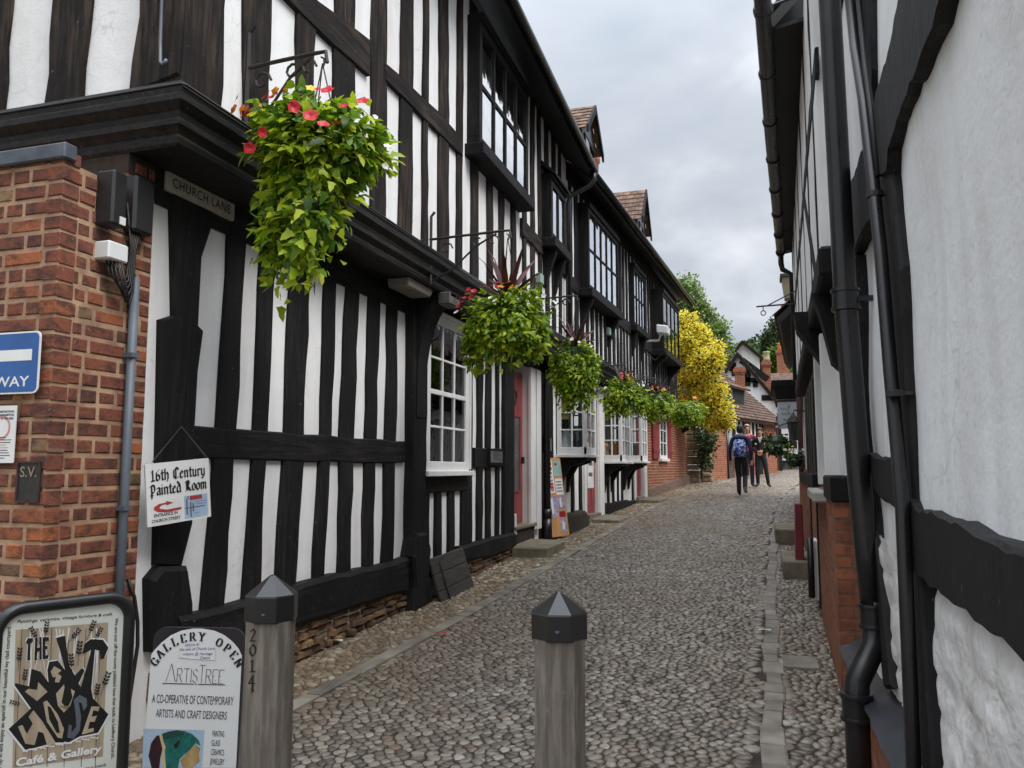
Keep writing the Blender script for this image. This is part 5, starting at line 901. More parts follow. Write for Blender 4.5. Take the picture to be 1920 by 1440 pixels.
def pxb(Y, lst, base, ppm):           # blobs given as photo pixels at distance Y
    out = []
    for u, v, rpx, *z in lst: q = PY(u, v, Y); out.append((q[0]-base[0], q[1]-base[1]+random.uniform(-.6, .6), q[2]-base[2], rpx/ppm, *z))
    return out
random.seed(3)
ppm = lambda Y: 1511/(Y*1.0)*.98
by = (-2.7, 26.5, 1.1)
tree('yellow_shrub', 'tall golden-yellow leaved shrub spilling over the brick wall', 'shrub', by, 6, pxb(25.4, [(1283,650,26),(1300,628,22),(1278,615,16),(1318,650,22),(1290,690,30),(1318,690,26),(1338,680,20),(1300,735,28),(1335,735,24),(1350,765,18),(1340,785,17),(1318,775,22),(1358,790,13),(1275,600,12),(1295,596,9),(1345,655,8),(1367,790,8)], by, ppm(25.4)), 26000, .095, [m_gold, m_gold, m_ivy], .14, seed=1)
iv = (-1.95, 27.7, 1.1)
tree('ivy', 'dark ivy hanging over the stone gate pier under the yellow shrub', 'ivy', iv, 3, pxb(27, [(1318,815,16),(1330,830,14),(1318,850,12),(1324,870,9),(1312,795,14)], iv, ppm(27)), 1600, .11, m_ivy, .05, seed=2)
bb = (-5.0, 42, 1.6)
tree('birch_tree', 'tall light-green tree rising behind the eaves and yellow shrub', 'tree', bb, 13, pxb(42, [(1285,560,30),(1300,590,30),(1270,545,14),(1292,537,14),(1315,605,26),(1335,625,24),(1350,640,18),(1330,655,22),(1300,640,30),(1352,660,14),(1312,580,14),(1345,612,12),(1280,620,26)], bb, ppm(42)), 13000, .17, [m_brch, m_grn], .3, seed=3, droop=-.5)
def poplar(u, vt, vb, wpx, Y, seed, label, nm='poplar_tree', lm=None):
    b = (PY(u, 800, Y)[0], Y, 2.0); L = []
    for i in range(9): t = i/8; L.append((u+random.uniform(-1, 1)*wpx*.25, vb+(vt-vb)*t, wpx*(.5-.36*t), 1.9))
    tree(nm, label, 'tree', b, 20, pxb(Y, L, b, ppm(Y)), 3600, .24, lm or m_dgr, .3, seed=seed, droop=.6)
poplar(1450, 600, 665, 15, 85, 11, 'tallest poplar above the brick chimneys'); poplar(1464, 604, 665, 12, 87, 12, 'narrower light-green poplar just right of the tallest one', lm=m_grn); poplar(1437, 622, 672, 11, 84, 13, 'shortest leaning poplar on the left of the poplar clump')
poplar(1482, 612, 670, 22, 80, 14, 'dark spreading conifer between the poplars and the right-hand roofs', nm='conifer_tree')
hb = (PY(1440, 690, 75)[0], 75, 2)
tree('broadleaf_tree', 'broad dark-green tree behind the double-potted chimney', 'tree', hb, 12, pxb(75, [(1446,676,14),(1460,668,15),(1478,660,16),(1487,690,14),(1434,692,11),(1450,698,16),(1472,700,14)], hb, ppm(75)), 8000, .26, [m_grn, m_dgr], .4, seed=21)
# wooded hill
mb = MB(); n = 60; us = np.linspace(-260, 380, n); k = 12
vs = []
for j in range(k):
    for i, x in enumerate(us): t = j/(k-1); hgt = 41+6*math.sin(x*.02+.5)+4*math.sin(x*.05); vs.append((x, 190+140*t, 2+hgt*math.sin(t*math.pi/2)))
mb.add(vs, [(r*n+i, r*n+i+1, (r+1)*n+i+1, (r+1)*n+i) for r in range(k-1) for i in range(n-1)]); struct(mb.build('hills', mat('wooded_hill', (.03, .045, .02), (.05, .065, .03), (.05, .05, .05)), smooth=True))
RNG = np.random.default_rng(77); n = 520; x = RNG.uniform(-70, 90, n); t = RNG.uniform(.05, 1, n); hgt = 41+6*np.sin(x*.02+.5)+4*np.sin(x*.05); c = np.stack([x, 190+140*t, 2+hgt*np.sin(t*np.pi/2)], 1); k = 46
d = unit(rnd(n*k)); P = np.repeat(c, k, 0)+d*V(3.4, 3.4, 3.6)*RNG.uniform(.6, 1.05, (n*k, 1)); P[:, 2] += 1.5
m = n*k; o = leaves('hillside_wood', P, d+rnd(m, .5), unit(d+rnd(m, .4)), RNG.uniform(1.2, 2.2, m), [m_grn, m_dgr], None, (QUAD_V, QUAD_F), np.repeat((RNG.random(n) < .5).astype(int), k)); o['kind'] = 'stuff'; o['label'] = 'far wooded hillside above the cottage roofs'; o['category'] = 'woodland'
# ------------------------------------------------------------------ lettering: a built-in font, a broad-nib pen, flat artwork
class Fr:                                        # a drawing plane: origin, across, up, outwards
    def __init__(s, o, u, v): s.o, s.u, s.v = V(*o), V(*u), V(*v); n = np.cross(s.u, s.v); s.n = n/np.linalg.norm(n)
    def p(s, x, y, d=0): return s.o+s.u*x+s.v*y+s.n*d
_tc = {}
def glyphs(txt, bold=0.0, shear=0.0, space=1.0):
    k = (txt, bold, shear, space)
    if k not in _tc:
        c = bpy.data.curves.new('lettering', 'FONT'); c.body = txt; c.size = 1; c.offset = bold; c.shear = shear; c.space_character = space; c.resolution_u = 3
        o = bpy.data.objects.new('lettering', c); COL.objects.link(o); dg = bpy.context.evaluated_depsgraph_get(); me = bpy.data.meshes.new_from_object(o.evaluated_get(dg))
        vs = np.array([tuple(v.co) for v in me.vertices]); fs = [tuple(p.vertices) for p in me.polygons]; bpy.data.objects.remove(o); bpy.data.curves.remove(c); bpy.data.meshes.remove(me); _tc[k] = (vs, fs)
    return _tc[k]
def text(mb, fr, txt, x, y, h, w=None, d=.0015, mi=0, bold=0.0, shear=0.0, rot=0, space=1.0, align='l', warp=None):
    vs, fs = glyphs(txt, bold, shear, space); x0, x1 = vs[:, 0].min(), vs[:, 0].max(); s = h/.72; sx = w/(x1-x0) if w else s; ax = {'l': x0, 'c': (x0+x1)/2, 'r': x1}[align]
    c, sn = math.cos(rot), math.sin(rot); out = []
    for q in vs:
        a, b = (q[0]-ax)*sx, q[1]*s
        if warp: a, b = warp(a, b)
        out.append(fr.p(x+a*c-b*sn, y+a*sn+b*c, d))
    mb.add(out, fs, mi)
_pen = [0]
def pen(mb, fr, lines, x, y, sx, sy, nib, ang, d=.0015, mi=0):      # sweep a flat nib along polylines
    nx, ny = math.cos(ang)*nib/2, math.sin(ang)*nib/2
    for L in lines:
        for (a, b), (c, e) in zip(L[:-1], L[1:]):
            ax, ay, bx, by = x+a*sx, y+b*sy, x+c*sx, y+e*sy; th = nib*.14; dx, dy = bx-ax, by-ay; l = math.hypot(dx, dy) or 1; ox, oy = -dy/l*th, dx/l*th
            pts = [(ax-nx-ox, ay-ny-oy), (ax+nx-ox, ay+ny-oy), (ax-nx+ox, ay-ny+oy), (ax+nx+ox, ay+ny+oy), (bx-nx-ox, by-ny-oy), (bx+nx-ox, by+ny-oy), (bx-nx+ox, by-ny+oy), (bx+nx+ox, by+ny+oy)]
            pts = sorted(set(pts)); H = []
            for seq in (pts, pts[::-1]):
                h_ = []
                for p in seq:
                    while len(h_) > 1 and (h_[-1][0]-h_[-2][0])*(p[1]-h_[-2][1])-(h_[-1][1]-h_[-2][1])*(p[0]-h_[-2][0]) <= 0: h_.pop()
                    h_.append(p)
                H += h_[:-1]
            _pen[0] = (_pen[0]+1) % 9; mb.add([fr.p(*p, d+_pen[0]*.00012) for p in H], [tuple(range(len(H)))], mi)
BLG = {'1': (.55, [[(.1,.85),(.25,1),(.25,0)],[(.05,0),(.45,0.02)]]), '6': (.6, [[(.45,1),(.12,.75),(.12,.1),(.3,0),(.48,.12),(.48,.42),(.3,.55),(.12,.45)]]), 't': (.42, [[(.2,.95),(.2,.12),(.36,0)],[(.04,.68),(.38,.68)]]), 'h': (.6, [[(.12,1.05),(.12,0)],[(.12,.55),(.32,.7),(.46,.55),(.46,.1),(.36,-.15)]]),
 'C': (.8, [[(.62,.95),(.4,1.05),(.12,.8),(.12,.2),(.38,0),(.66,.15)],[(.36,.95),(.36,.12)],[(.62,1.0),(.66,.8)]]), 'e': (.52, [[(.12,.35),(.4,.5),(.28,.7),(.1,.55),(.1,.12),(.26,0),(.44,.12)]]), 'n': (.62, [[(.04,.62),(.14,.7),(.14,.08),(.2,0)],[(.14,.55),(.34,.7),(.46,.58),(.46,.08),(.54,0)]]), 'u': (.62, [[(.06,.7),(.14,.64),(.14,.12),(.28,0),(.44,.12)],[(.46,.7),(.46,.08),(.54,0)]]), 'r': (.46, [[(.04,.62),(.14,.7),(.14,.08),(.2,0)],[(.14,.55),(.32,.7),(.42,.6)]]), 'y': (.6, [[(.06,.7),(.14,.62),(.14,.12),(.3,0),(.44,.12)],[(.46,.7),(.46,0),(.3,-.25),(.12,-.2)]]),
 'P': (.75, [[(.22,1),(.22,-.3)],[(.02,.85),(.22,1),(.46,.97),(.58,.8),(.58,.42),(.42,.24),(.24,.3)],[(.08,.05),(.36,-.02)]]), 'a': (.55, [[(.1,.62),(.28,.7),(.42,.58),(.42,.08),(.5,0)],[(.42,.42),(.14,.3),(.1,.12),(.22,0),(.42,.12)]]), 'i': (.32, [[(.06,.64),(.14,.7),(.14,.08),(.22,0)],[(.12,.9),(.18,.96)]]), 'd': (.6, [[(.12,1.1),(.42,.75),(.46,.5),(.46,.1),(.54,0)],[(.42,.6),(.26,.7),(.1,.55),(.1,.12),(.26,0),(.44,.14)]]), 'R': (.85, [[(.24,1),(.24,.1),(.1,0)],[(.06,.9),(.24,1),(.5,1),(.58,.8),(.5,.58),(.26,.52)],[(.4,.95),(.4,.1)],[(.36,.52),(.6,.15),(.74,.0)]]), 'o': (.56, [[(.28,.7),(.1,.55),(.1,.12),(.28,0),(.46,.14),(.46,.56),(.28,.7)]]), 'm': (.88, [[(.04,.62),(.14,.7),(.14,.08),(.2,0)],[(.14,.56),(.3,.7),(.42,.6),(.42,.04)],[(.42,.56),(.58,.7),(.7,.6),(.7,.08),(.78,0)]]), ' ': (.45, [])}
THN = {'A': (.9, [[(0,0),(.42,1.12),(.84,0)],[(.33,.1),(.37,.1)]]), 'R': (.55, [[(0,0),(0,.85),(.3,.85),(.42,.72),(.42,.6),(.3,.45),(0,.45)],[(.2,.45),(.45,0)]]), 'T': (.55, [[(0,.85),(.5,.85)],[(.25,.85),(.25,0)]]), 'I': (.18, [[(.06,0),(.06,.85)]]), 'S': (.55, [[(.42,.72),(.22,.85),(.02,.7),(.08,.52),(.4,.34),(.42,.14),(.22,0),(0,.14)]]), 'E': (.52, [[(.45,.85),(0,.85),(0,0),(.42,0)],[(0,.45),(.14,.45)],[(.24,.2),(.28,.2)]]), '^': (.55, [[(-.05,1.1),(.5,1.1)],[(.22,1.1),(.22,0)]])}
SRF = {'G': (1., [[(.85,.72),(.7,.96),(.4,.98),(.14,.75),(.12,.3),(.36,.02),(.66,.04),(.84,.2)],[(.84,.0),(.84,.42)],[(.62,.42),(1,.42)]]), 'A': (1., [[(.1,0),(.5,1),(.9,0)],[(.28,.36),(.72,.36)],[(-.04,0),(.26,0)],[(.72,0),(1.04,0)]]), 'L': (.85, [[(.2,1),(.2,0),(.8,0),(.8,.25)],[(.04,1),(.38,1)]]), 'E': (.85, [[(.75,.8),(.75,1),(.2,1),(.2,0),(.78,0),(.78,.22)],[(.2,.52),(.55,.52)]]), 'R': (.95, [[(.2,0),(.2,1),(.55,1),(.74,.85),(.74,.65),(.55,.5),(.2,.5)],[(.5,.5),(.88,0),(1,0)],[(.04,0),(.38,0)]]), 'Y': (.95, [[(.1,1),(.48,.5),(.48,0)],[(.86,1),(.48,.5)],[(-.04,1),(.26,1)],[(.7,1),(1,1)],[(.3,0),(.66,0)]]), 'O': (1.05, [[(.5,1),(.2,.85),(.1,.5),(.2,.15),(.5,0),(.8,.15),(.9,.5),(.8,.85),(.5,1)]]), 'P': (.85, [[(.2,0),(.2,1),(.55,1),(.76,.82),(.76,.62),(.55,.46),(.2,.46)],[(.04,0),(.38,0)]]), 'N': (1., [[(.18,0),(.18,1),(.82,0),(.82,1)],[(.04,0),(.32,0)],[(.7,1),(.98,1)]]), ' ': (.55, [])}
def write(mb, fr, table, s, x, y, h, nib, ang, w=None, d=.0015, mi=0):
    tot = sum(table[c][0] for c in s); sx = w/tot if w else h; cx = 0
    for c in s: pen(mb, fr, table[c][1], x+cx*sx, y, sx, h, nib, ang, d, mi); cx += table[c][0]
def art(mb, pl, pts, d, mi=0): mb.add([pl(u, v, d) for u, v in pts], [tuple(range(len(pts)))], mi)
def rrect(w, h, r, n=6):
    o = []
    for cx, cy, a0 in ((w-r, r, -90), (w-r, h-r, 0), (r, h-r, 90), (r, r, 180)): o += [(cx+r*math.cos(rad(a0+90*i/n)), cy+r*math.sin(rad(a0+90*i/n))) for i in range(n+1)]
    return o
def panel(fr, w, h, r, th, name, m, par, x=0, y=0, d0=None):
    pts = [(a+x, b+y) for a, b in rrect(w, h, r)]; d0 = -th if d0 is None else d0
    return MB().loft([[fr.p(a, b, d0) for a, b in pts], [fr.p(a, b, d0+th) for a, b in pts]]).build(name, m, par)
def prect(mb, fr, x, y, w, h, d, mi=0): mb.add([fr.p(x, y, d), fr.p(x+w, y, d), fr.p(x+w, y+h, d), fr.p(x, y+h, d)], [(0,1,2,3)], mi)
def frame_px(pf, tl, tr, bl):
    a, b, c = pf(*tl), pf(*tr), pf(*bl); return Fr(c, unit(b-a), unit(a-c)), np.linalg.norm(b-a), np.linalg.norm(a-c)
# street name sign under the jetty
f, w_, h_ = frame_px(lambda u, v: PX(u, v, -3.20), (313, 317), (440, 374), (313, 356)); w_ *= .99
f = Fr(f.o, (0, 1, 0), (0, 0, 1)); h_ = .125; z = PX(313, 355, -3.20)
S1 = thing('street_sign', 'cream plate reading CHURCH LANE fixed under the overhanging upper floor', 'street sign', tuple(f.o)); panel(f, w_, h_, .012, .02, 'plate', mat('old_sign_cream', lin(176, 172, 158), lin(150, 146, 132), (9, 9, 9), rough=.5), S1)
mb = MB(); text(mb, f, 'CHURCH LANE', w_*.5, h_*.28, h_*.45, w_*.86, align='c', bold=.012, space=1.12); mb.build('lettering', m_ink, S1)
mb = MB()
for a in (.2, .8):
    for b in (.09, .91): mb.lathe([(.005, 0), (.003, .004)], (0, 0, 0), 8) if False else prect(mb, f, w_*a, h_*b-.003, .007, .007, .001)
mb.build('screws', m_irn, S1)
# hanging painted-room sign on a chain
nn = unit(V(1, -.30, 0)); pl = lambda u, v, d=0: PP(u, v, (-3.08, 3.72, 0), nn)+nn*d
tl, tr, bl = pl(272, 869), pl(391, 857), pl(277, 989); f = Fr(bl, unit(tr-tl), unit(tl-bl)); w_, h_ = np.linalg.norm(tr-tl), np.linalg.norm(tl-bl)*.985
S2 = thing('hanging_sign', 'white board reading 16th Century Painted Room hung by a chain on the corner post', 'sign', tuple(bl)); panel(f, w_, h_, .004, .012, 'board', m_sgn, S2)
mb = MB(); write(mb, f, BLG, '16th Century', w_*.07, h_*.72, h_*.17, h_*.026, rad(42), w_*.86); write(mb, f, BLG, 'Painted Room', w_*.05, h_*.49, h_*.165, h_*.026, rad(42), w_*.9); text(mb, f, 'ENTRANCE IN', w_*.28, h_*.14, h_*.05, w_*.36, align='c', bold=.02); text(mb, f, 'CHURCH STREET', w_*.28, h_*.055, h_*.05, w_*.44, align='c', bold=.02)
mb.build('lettering', m_ink, S2); mb = MB(); prect(mb, f, w_*.06, h_*.02, w_*.46, h_*.38, .0006); prect(mb, f, w_*.57, h_*.03, w_*.38, h_*.38, .0006, 1); prect(mb, f, w_*.66, h_*.33, w_*.2, h_*.07, .0014, 2)
A = [(.52,.245),(.3,.235),(.2,.26),(.18,.285),(.22,.315),(.29,.325),(.29,.30),(.4,.335),(.29,.375),(.29,.352),(.18,.345),(.10,.30),(.10,.255),(.16,.215),(.3,.19),(.52,.205)]
mb.add([f.p(w_*a, h_*b, .0014) for a, b in A], [tuple(range(len(A)))], 2)
for a, b, c, e in ((.6,.1,.62,.36),(.66,.05,.68,.3),(.58,.2,.9,.215),(.7,.14,.72,.28),(.76,.25,.92,.258),(.74,.29,.94,.298),(.62,.36,.64,.4),(.72,.1,.8,.106)): prect(mb, f, w_*a, h_*b, w_*(c-a), h_*(e-b), .0014, 3)
mb.build('print', [m_pap, m_map, m_rdk, m_slate], S2)
for p0 in ((284, 866), (385, 857)):
    a = pl(*p0, .008); b = PX(340, 800, -3.20); k = 26
    c = MB()
    for i in range(k): t0, t1 = i/k, (i+1.15)/k; q0, q1 = a+(b-a)*t0, a+(b-a)*min(1, t1); c.tube([q0, q1], .0042 if i % 2 else .0028, 5)
    c.build('chain', m_irn, S2)
# black alarm boxes, junction box, conduit on the brick pier
XB = -3.2
AB = thing('utility_box', 'tall black plastic box with a small white sticker on the brick pier', 'utility box', (XB, 3.3, 2.9), 'black boxes under the jetty'); ya, yb = PX(212, 370, -3.10)[1], PX(240, 370, -3.10)[1]; z0, z1 = PX(225, 424, -3.10)[2], PX(225, 320, -3.10)[2]
MB().box(XB-.02, -3.10, ya, yb, z0, z1).build('case', m_plb, AB, bevel=.012); MB().box(-3.101, -3.095, yb-.05, yb-.012, z0+.01, z0+.05).build('sticker', m_pap, AB)
AB = thing('utility_box', 'wider black plastic box right beside the white corner strip', 'utility box', (XB, 3.5, 2.9), 'black boxes under the jetty'); ya, yb = PX(254, 370, -3.13)[1], PX(292, 370, -3.13)[1]
MB().box(-3.3, -3.13, ya, yb, z0+.02, z1+.04).build('case', m_plb, AB, bevel=.015)
AB = thing('junction_box', 'small pale grey junction box on the brick pier with cables looping below it', 'junction box', (XB, 3.4, 2.5)); ya, yb = PX(204, 470, -3.12)[1], PX(242, 470, -3.12)[1]; z0, z1 = PX(225, 490, -3.12)[2], PX(225, 456, -3.12)[2]; MB().box(XB-.02, -3.12, ya, yb, z0, z1).build('case', m_wps, AB, bevel=.008)
for k in range(5):
    L = .1+.03*k; MB().tube([(XB+.03+.012*k, ya+.04+.012*k, z0), (XB+.04+.012*k, ya+.05+.02*k, z0-L*.7), (XB+.05, ya+.10+.02*k, z0-L), (XB+.05, ya+.16+.012*k, z0-L*.6), (XB+.04, ya+.19+.008*k, z0+.1), (XB+.03, ya+.16+.03*k, z0+.34)], .006, 5).build('cable', m_cab, AB, smooth=True)
yc_ = PX(249, 700, -3.16)[1]; CD = thing('conduit', 'grey metal conduit running down the brick pier edge', 'conduit', (-3.17, yc_, .2)); MB().tube([(-3.175, yc_, 2.62), (-3.175, yc_-.0, .2)], .024, 10).build('pipe', m_gry, CD, smooth=True)
for z in (2.2, 1.4, .8): MB().box(-3.2, -3.146, yc_-.03, yc_+.03, z-.012, z+.012).build('clip', m_gry, CD)
tag(MB().tube([PX(240, 1085, -3.2), PX(252, 1120, -3.18), PX(258, 1165, -3.17), PX(258, 1210, -3.17), PX(246, 1290, -3.16), PX(240, 1330, -3.15)], .010, 6).build('cable', m_cab, smooth=True), 'thick black cable looping out at the foot of the grey conduit', 'cable')
# road sign, notice and S.V. plate on the brick front
PB = lambda u, v, d=0: PY(u, v, 2.955-d)
o_ = PB(70, 737); w1 = .62; FB = Fr((o_[0]-w1, 2.955, o_[2]), (1, 0, 0), (0, 0, 1)); hB = PB(70, 620)[2]-o_[2]
S3 = thing('one_way_sign', 'blue road sign with white border, only its WAY corner in view', 'road sign', tuple(o_)); panel(FB, w1, hB, .03, .006, 'plate', m_wpt, S3); panel(FB, w1-.016, hB-.016, .026, .001, 'face', m_blu, S3, .008, .008, d0=.0002)
mb = MB(); text(mb, FB, 'ONE  WAY', w1*.955-.025, hB*.12, hB*.165, w1*.74, d=.002, align='r', bold=.012)
dd = .002; ax1 = w1-.045; mb.add([FB.p(a, b, dd) for a, b in ((.2, hB*.53), (ax1, hB*.53), (ax1, hB*.71), (.2, hB*.71))], [(0,1,2,3)]); mb.add([FB.p(a, b, dd) for a, b in ((.06, hB*.62), (.1999, hB*.36), (.1999, hB*.9))], [(0,1,2)])
mb.build('lettering', m_wpt, S3)
o_ = PB(22, 868); w1 = .3; FN = Fr((o_[0]-w1, 2.962, o_[2]), (1, 0, 0), (0, 0, 1)); hN = PB(22, 760)[2]-o_[2]; S4 = thing('notice_plate', 'white notice plate with a red ring and small print below the blue road sign', 'notice', tuple(o_)); panel(FN, w1, hN, .004, .005, 'plate', m_sgn, S4)
mb = MB()
for i, s in enumerate(('RESTRICTIONS', 'ON CONSUMPTION', 'IN THIS AREA')): text(mb, FN, s, w1*.96, hN*(.88-.06*i), hN*.035, align='r', bold=.03)
rr = random.Random(1)
for i in range(9): prect(mb, FN, w1*.3, hN*(.44-.045*i), w1*rr.uniform(.5, .66), hN*.012, .001, 0 if i not in (3, 4) else 1)
k = 20; R0 = w1*.2; mb.add([FN.p(w1*.7+R0*q*math.cos(2*math.pi*i/k), hN*.62+R0*q*math.sin(2*math.pi*i/k), .001) for q in (1, .82) for i in range(k)], [(i, (i+1) % k, k+(i+1) % k, k+i) for i in range(k)], 1); mb.build('print', [m_ink, m_pink], S4)
o_ = PB(22, 942); FS = Fr((o_[0], 2.975, o_[2]), (1, 0, 0), (0, 0, 1)); w1 = PB(68, 900)[0]-o_[0]; hS = PB(22, 865)[2]-o_[2]; S5 = thing('valve_plate', 'small rusty black cast-iron plate reading S.V. on the brick front', 'plate', tuple(o_)); panel(FS, w1, hS, .004, .02, 'plate', m_irn, S5)
mb = MB()
for a in ((0, 0, w1, .008), (0, hS-.008, w1, .008), (0, .008, .008, hS-.016), (w1-.008, .008, .008, hS-.016)): mb.hexa([FS.p(a[0]+i*a[2], a[1]+j*a[3], d) for d in (0, .006) for i, j in ((0,0),(1,0),(1,1),(0,1))])
mb.build('rim', mat('rusty_iron', lin(64, 48, 38), lin(36, 32, 30), (20, 20, 20), rough=.8), S5); mb = MB(); text(mb, FS, 'S.V.', w1*.5, hS*.62, hS*.26, w1*.72, d=.003, align='c', bold=.01); mb.build('lettering', mat('worn_brass', lin(148, 132, 108), rough=.5), S5)
# ------------------------------------------------------------------ A-board of the malt house
ud = unit(V(math.sin(rad(24)), math.cos(rad(24)), 0)); nb_ = V(ud[1], -ud[0], 0); p_r = CAMP+ray(243, 1135)*2.98/np.dot(ray(243, 1135), unit(V(-math.sin(YAW), math.cos(YAW), 0)))
MP = lambda u, v, d=0: PP(u, v, p_r, nb_)+nb_*d
Z = lambda x, y: (x/4.364, 1110+y/4.364)
tr_, tl_ = MP(243, 1150), MP(-6, 1165); zt = MP(120, 1131)[2]; wM = np.dot(tr_-tl_, ud); o_ = V(tl_[0], tl_[1], gz(0, tl_[1])+.03); FM = Fr(o_, ud, (0, 0, 1)); hM = zt-o_[2]
A1 = thing('pavement_sign', 'black-framed cream A-board with big black lettering for THE MALT HOUSE', 'A-board', tuple(o_), 'A-boards on the pavement'); panel(FM, wM, hM, .075, .02, 'board', m_cream, A1)
mb = MB(); pts = rrect(wM, hM, .08, 8); mb.tube([FM.p(a, b, .0) for a, b in pts+pts[:2]], .021, 8, cap=False); mb.build('frame', mat('chipped_black_frame', (.010, .010, .011), (.014, .014, .014), rough=.35), A1, smooth=True)
bk = Fr(FM.p(wM, 0, -.38), -FM.u, unit(FM.v*hM+FM.n*.34)); panel(bk, wM, hM, .075, .02, 'rear_board', m_cream, A1)
mb = MB(); zp = lambda L: [Z(*q) for q in L]
art(mb, MP, zp([(128,310),(885,248),(842,1345),(100,1440)]), .0008, 0)
for a, b in ((178,118),(300,250),(420,380),(560,520),(700,660),(820,775)): art(mb, MP, zp([(a,300),(a+5,300),(b+5,1430),(b,1430)]), .0012, 1)
rr = random.Random(8)
for i in range(15): a = rr.uniform(200, 820); b = a+rr.uniform(-90, 90); art(mb, MP, zp([(a,rr.uniform(280,330)),(a+9,300),(b+3,760),(b,760)]), .0013+.0001*(i % 3), 2)
mb.build('plank_print', [mat('printed_planks', lin(178, 162, 140), lin(150, 134, 114), (30, 30, 3), rough=.4), mat('printed_gap', lin(60, 48, 38), rough=.4), m_sgn], A1)
BL = [[(455,375),(530,355),(545,470),(565,600),(610,680),(670,620),(690,640),(640,750),(660,775),(700,640),(745,470),(670,510),(690,420),(740,385),(840,390),(885,455),(850,540),(820,550),(815,480),(775,470),(760,640),(745,790),(760,870),(885,1000),(800,1150),(650,1180),(560,1230),(440,1230),(300,1270),(205,1290),(68,1120),(250,950),(115,760),(125,745),(235,770),(255,625),(330,650),(395,740),(385,640),(400,570),(470,560),(530,640),(490,480)],
      [(208,410),(225,378),(268,375),(268,405),(248,420),(245,560),(220,560),(225,425)],[(285,375),(303,370),(303,455),(322,450),(320,368),(338,366),(340,552),(322,555),(322,485),(303,490),(300,558),(278,560)],[(345,370),(398,365),(400,395),(368,400),(368,440),(388,438),(388,468),(368,470),(368,520),(398,510),(392,545),(345,552)]]
OUT = []
for P_ in BL:
    c = np.mean(np.array(P_), 0); OUT.append([(c[0]+(a-c[0])*1.02+4*np.sign(a-c[0]), c[1]+(b-c[1])*1.02+4*np.sign(b-c[1])) for a, b in P_])
mb = MB(); mo = MB()
for k, (P_, O_) in enumerate(zip(BL, OUT)): art(mb, MP, zp(P_), .0024+.0001*k, 0); art(mo, MP, zp(O_), .0017+.0001*k, 0)
HO = [[(200,815),(300,890),(385,815),(310,735),(300,800),(230,790)],[(412,650),(440,605),(500,640),(470,665),(500,690),(480,740),(445,735),(455,690),(430,700)],
 [(145,1100),(180,1085),(215,1160),(265,1075),(230,1020),(270,965),(345,1060),(455,1235),(380,1245),(350,1150),(310,1140),(280,1250),(205,1240)],[(350,900),(380,885),(470,1000),(520,1120),(505,1195),(470,1190),(380,1060)],[(455,830),(520,755),(525,780),(500,900),(545,960),(590,860),(575,790),(610,810),(570,930),(520,985),(470,930)],[(600,880),(650,840),(705,870),(710,930),(680,975),(665,910),(640,900),(660,1020),(650,1130),(600,1200),(545,1190),(560,1080),(585,1090),(580,1150),(620,1100),(615,1000)],[(745,935),(815,935),(800,975),(760,965),(745,1020),(790,1010),(770,1060),(730,1060),(715,1120),(765,1110),(760,1140),(665,1165)]]
for k, P_ in enumerate(HO): art(mo, MP, zp(P_), .0034+.0001*k, 1 if k != 5 else 2)
art(mb, MP, zp([(385,930),(410,940),(470,1060),(485,1150),(460,1150),(400,1040)]), .0045)
mo.build('letter_highlight', [m_sgn, bpy.data.materials['printed_planks'], m_gry], A1)
for i, (x, y, a, s) in enumerate([(270,330,-.5,1),(375,290,.15,1),(615,340,.7,1),(750,280,.4,1),(805,330,.5,.9),(155,510,.1,1.1),(645,460,.1,1.2),(580,560,-.05,1.1),(200,680,.15,1),(865,710,.35,1.2),(790,800,.2,1),(120,905,-1.3,.9)]):
    for k in range(4):
        for sg in (-1, 1):
            cx = x+math.sin(a)*(k*24-40)*s; cy = y-math.cos(a)*(k*24-40)*s; b = a+sg*.75; dx, dy = math.sin(b)*30*s, -math.cos(b)*30*s; ex, ey = dy*.28, -dx*.28
            art(mb, MP, zp([(cx,cy),(cx+dx*.5+ex,cy+dy*.5+ey),(cx+dx,cy+dy),(cx+dx*.5-ex,cy+dy*.5-ey)]), .005+.0001*((k*2+sg+i) % 7))
    art(mb, MP, zp([(x-2,y),(x+2,y),(x-math.sin(a)*120*s+2,y+math.cos(a)*120*s),(x-math.sin(a)*120*s-2,y+math.cos(a)*120*s)]), .006+.0001*(i % 5))
def pxtext(mb, pl, s, a, b, hpx, mi=0, d=.0016, up_=(0, 0, 1), bold=0.0, shear=0):
    p, q = pl(*a), pl(*b); u_ = unit(q-p); r2 = pl(a[0], a[1]-hpx); v_ = r2-p; v_ = v_-u_*np.dot(v_, u_); fr = Fr(p, u_, unit(v_)); text(mb, fr, s, 0, 0, np.linalg.norm(v_), np.linalg.norm(q-p), d=d, mi=mi, bold=bold, shear=shear)
pxtext(mb, MP, 'Paintings, ceramics, vintage furniture & craft.', Z(140,255), Z(920,190), 6, bold=.008, shear=.15)
def vtext(s, a, b, off):         # reading up or down the board
    p, q = MP(*Z(*a)), MP(*Z(*b)); u_ = unit(q-p); fr = Fr(p, u_, np.cross(nb_, u_)); text(mb, fr, s, 0, 0, off, np.linalg.norm(q-p), d=.0016, bold=.008)
vtext('Pop in and enjoy an aperitif in our beautiful ivy clad courtyard.', (10,1435), (88,275), .012); vtext('We are just off the iconic pebbled lane that leads to Ledbury Church.', (940,215), (908,1365), .012); pxtext(mb, MP, 'or a snack.', Z(690,1455), Z(870,1420), 6, bold=.008, shear=.15)
mb.build('lettering', m_ink, A1); mb = MB(); pxtext(mb, MP, 'Café & Gallery', Z(122,1425), Z(822,1305), 15, d=.0056, bold=.03)
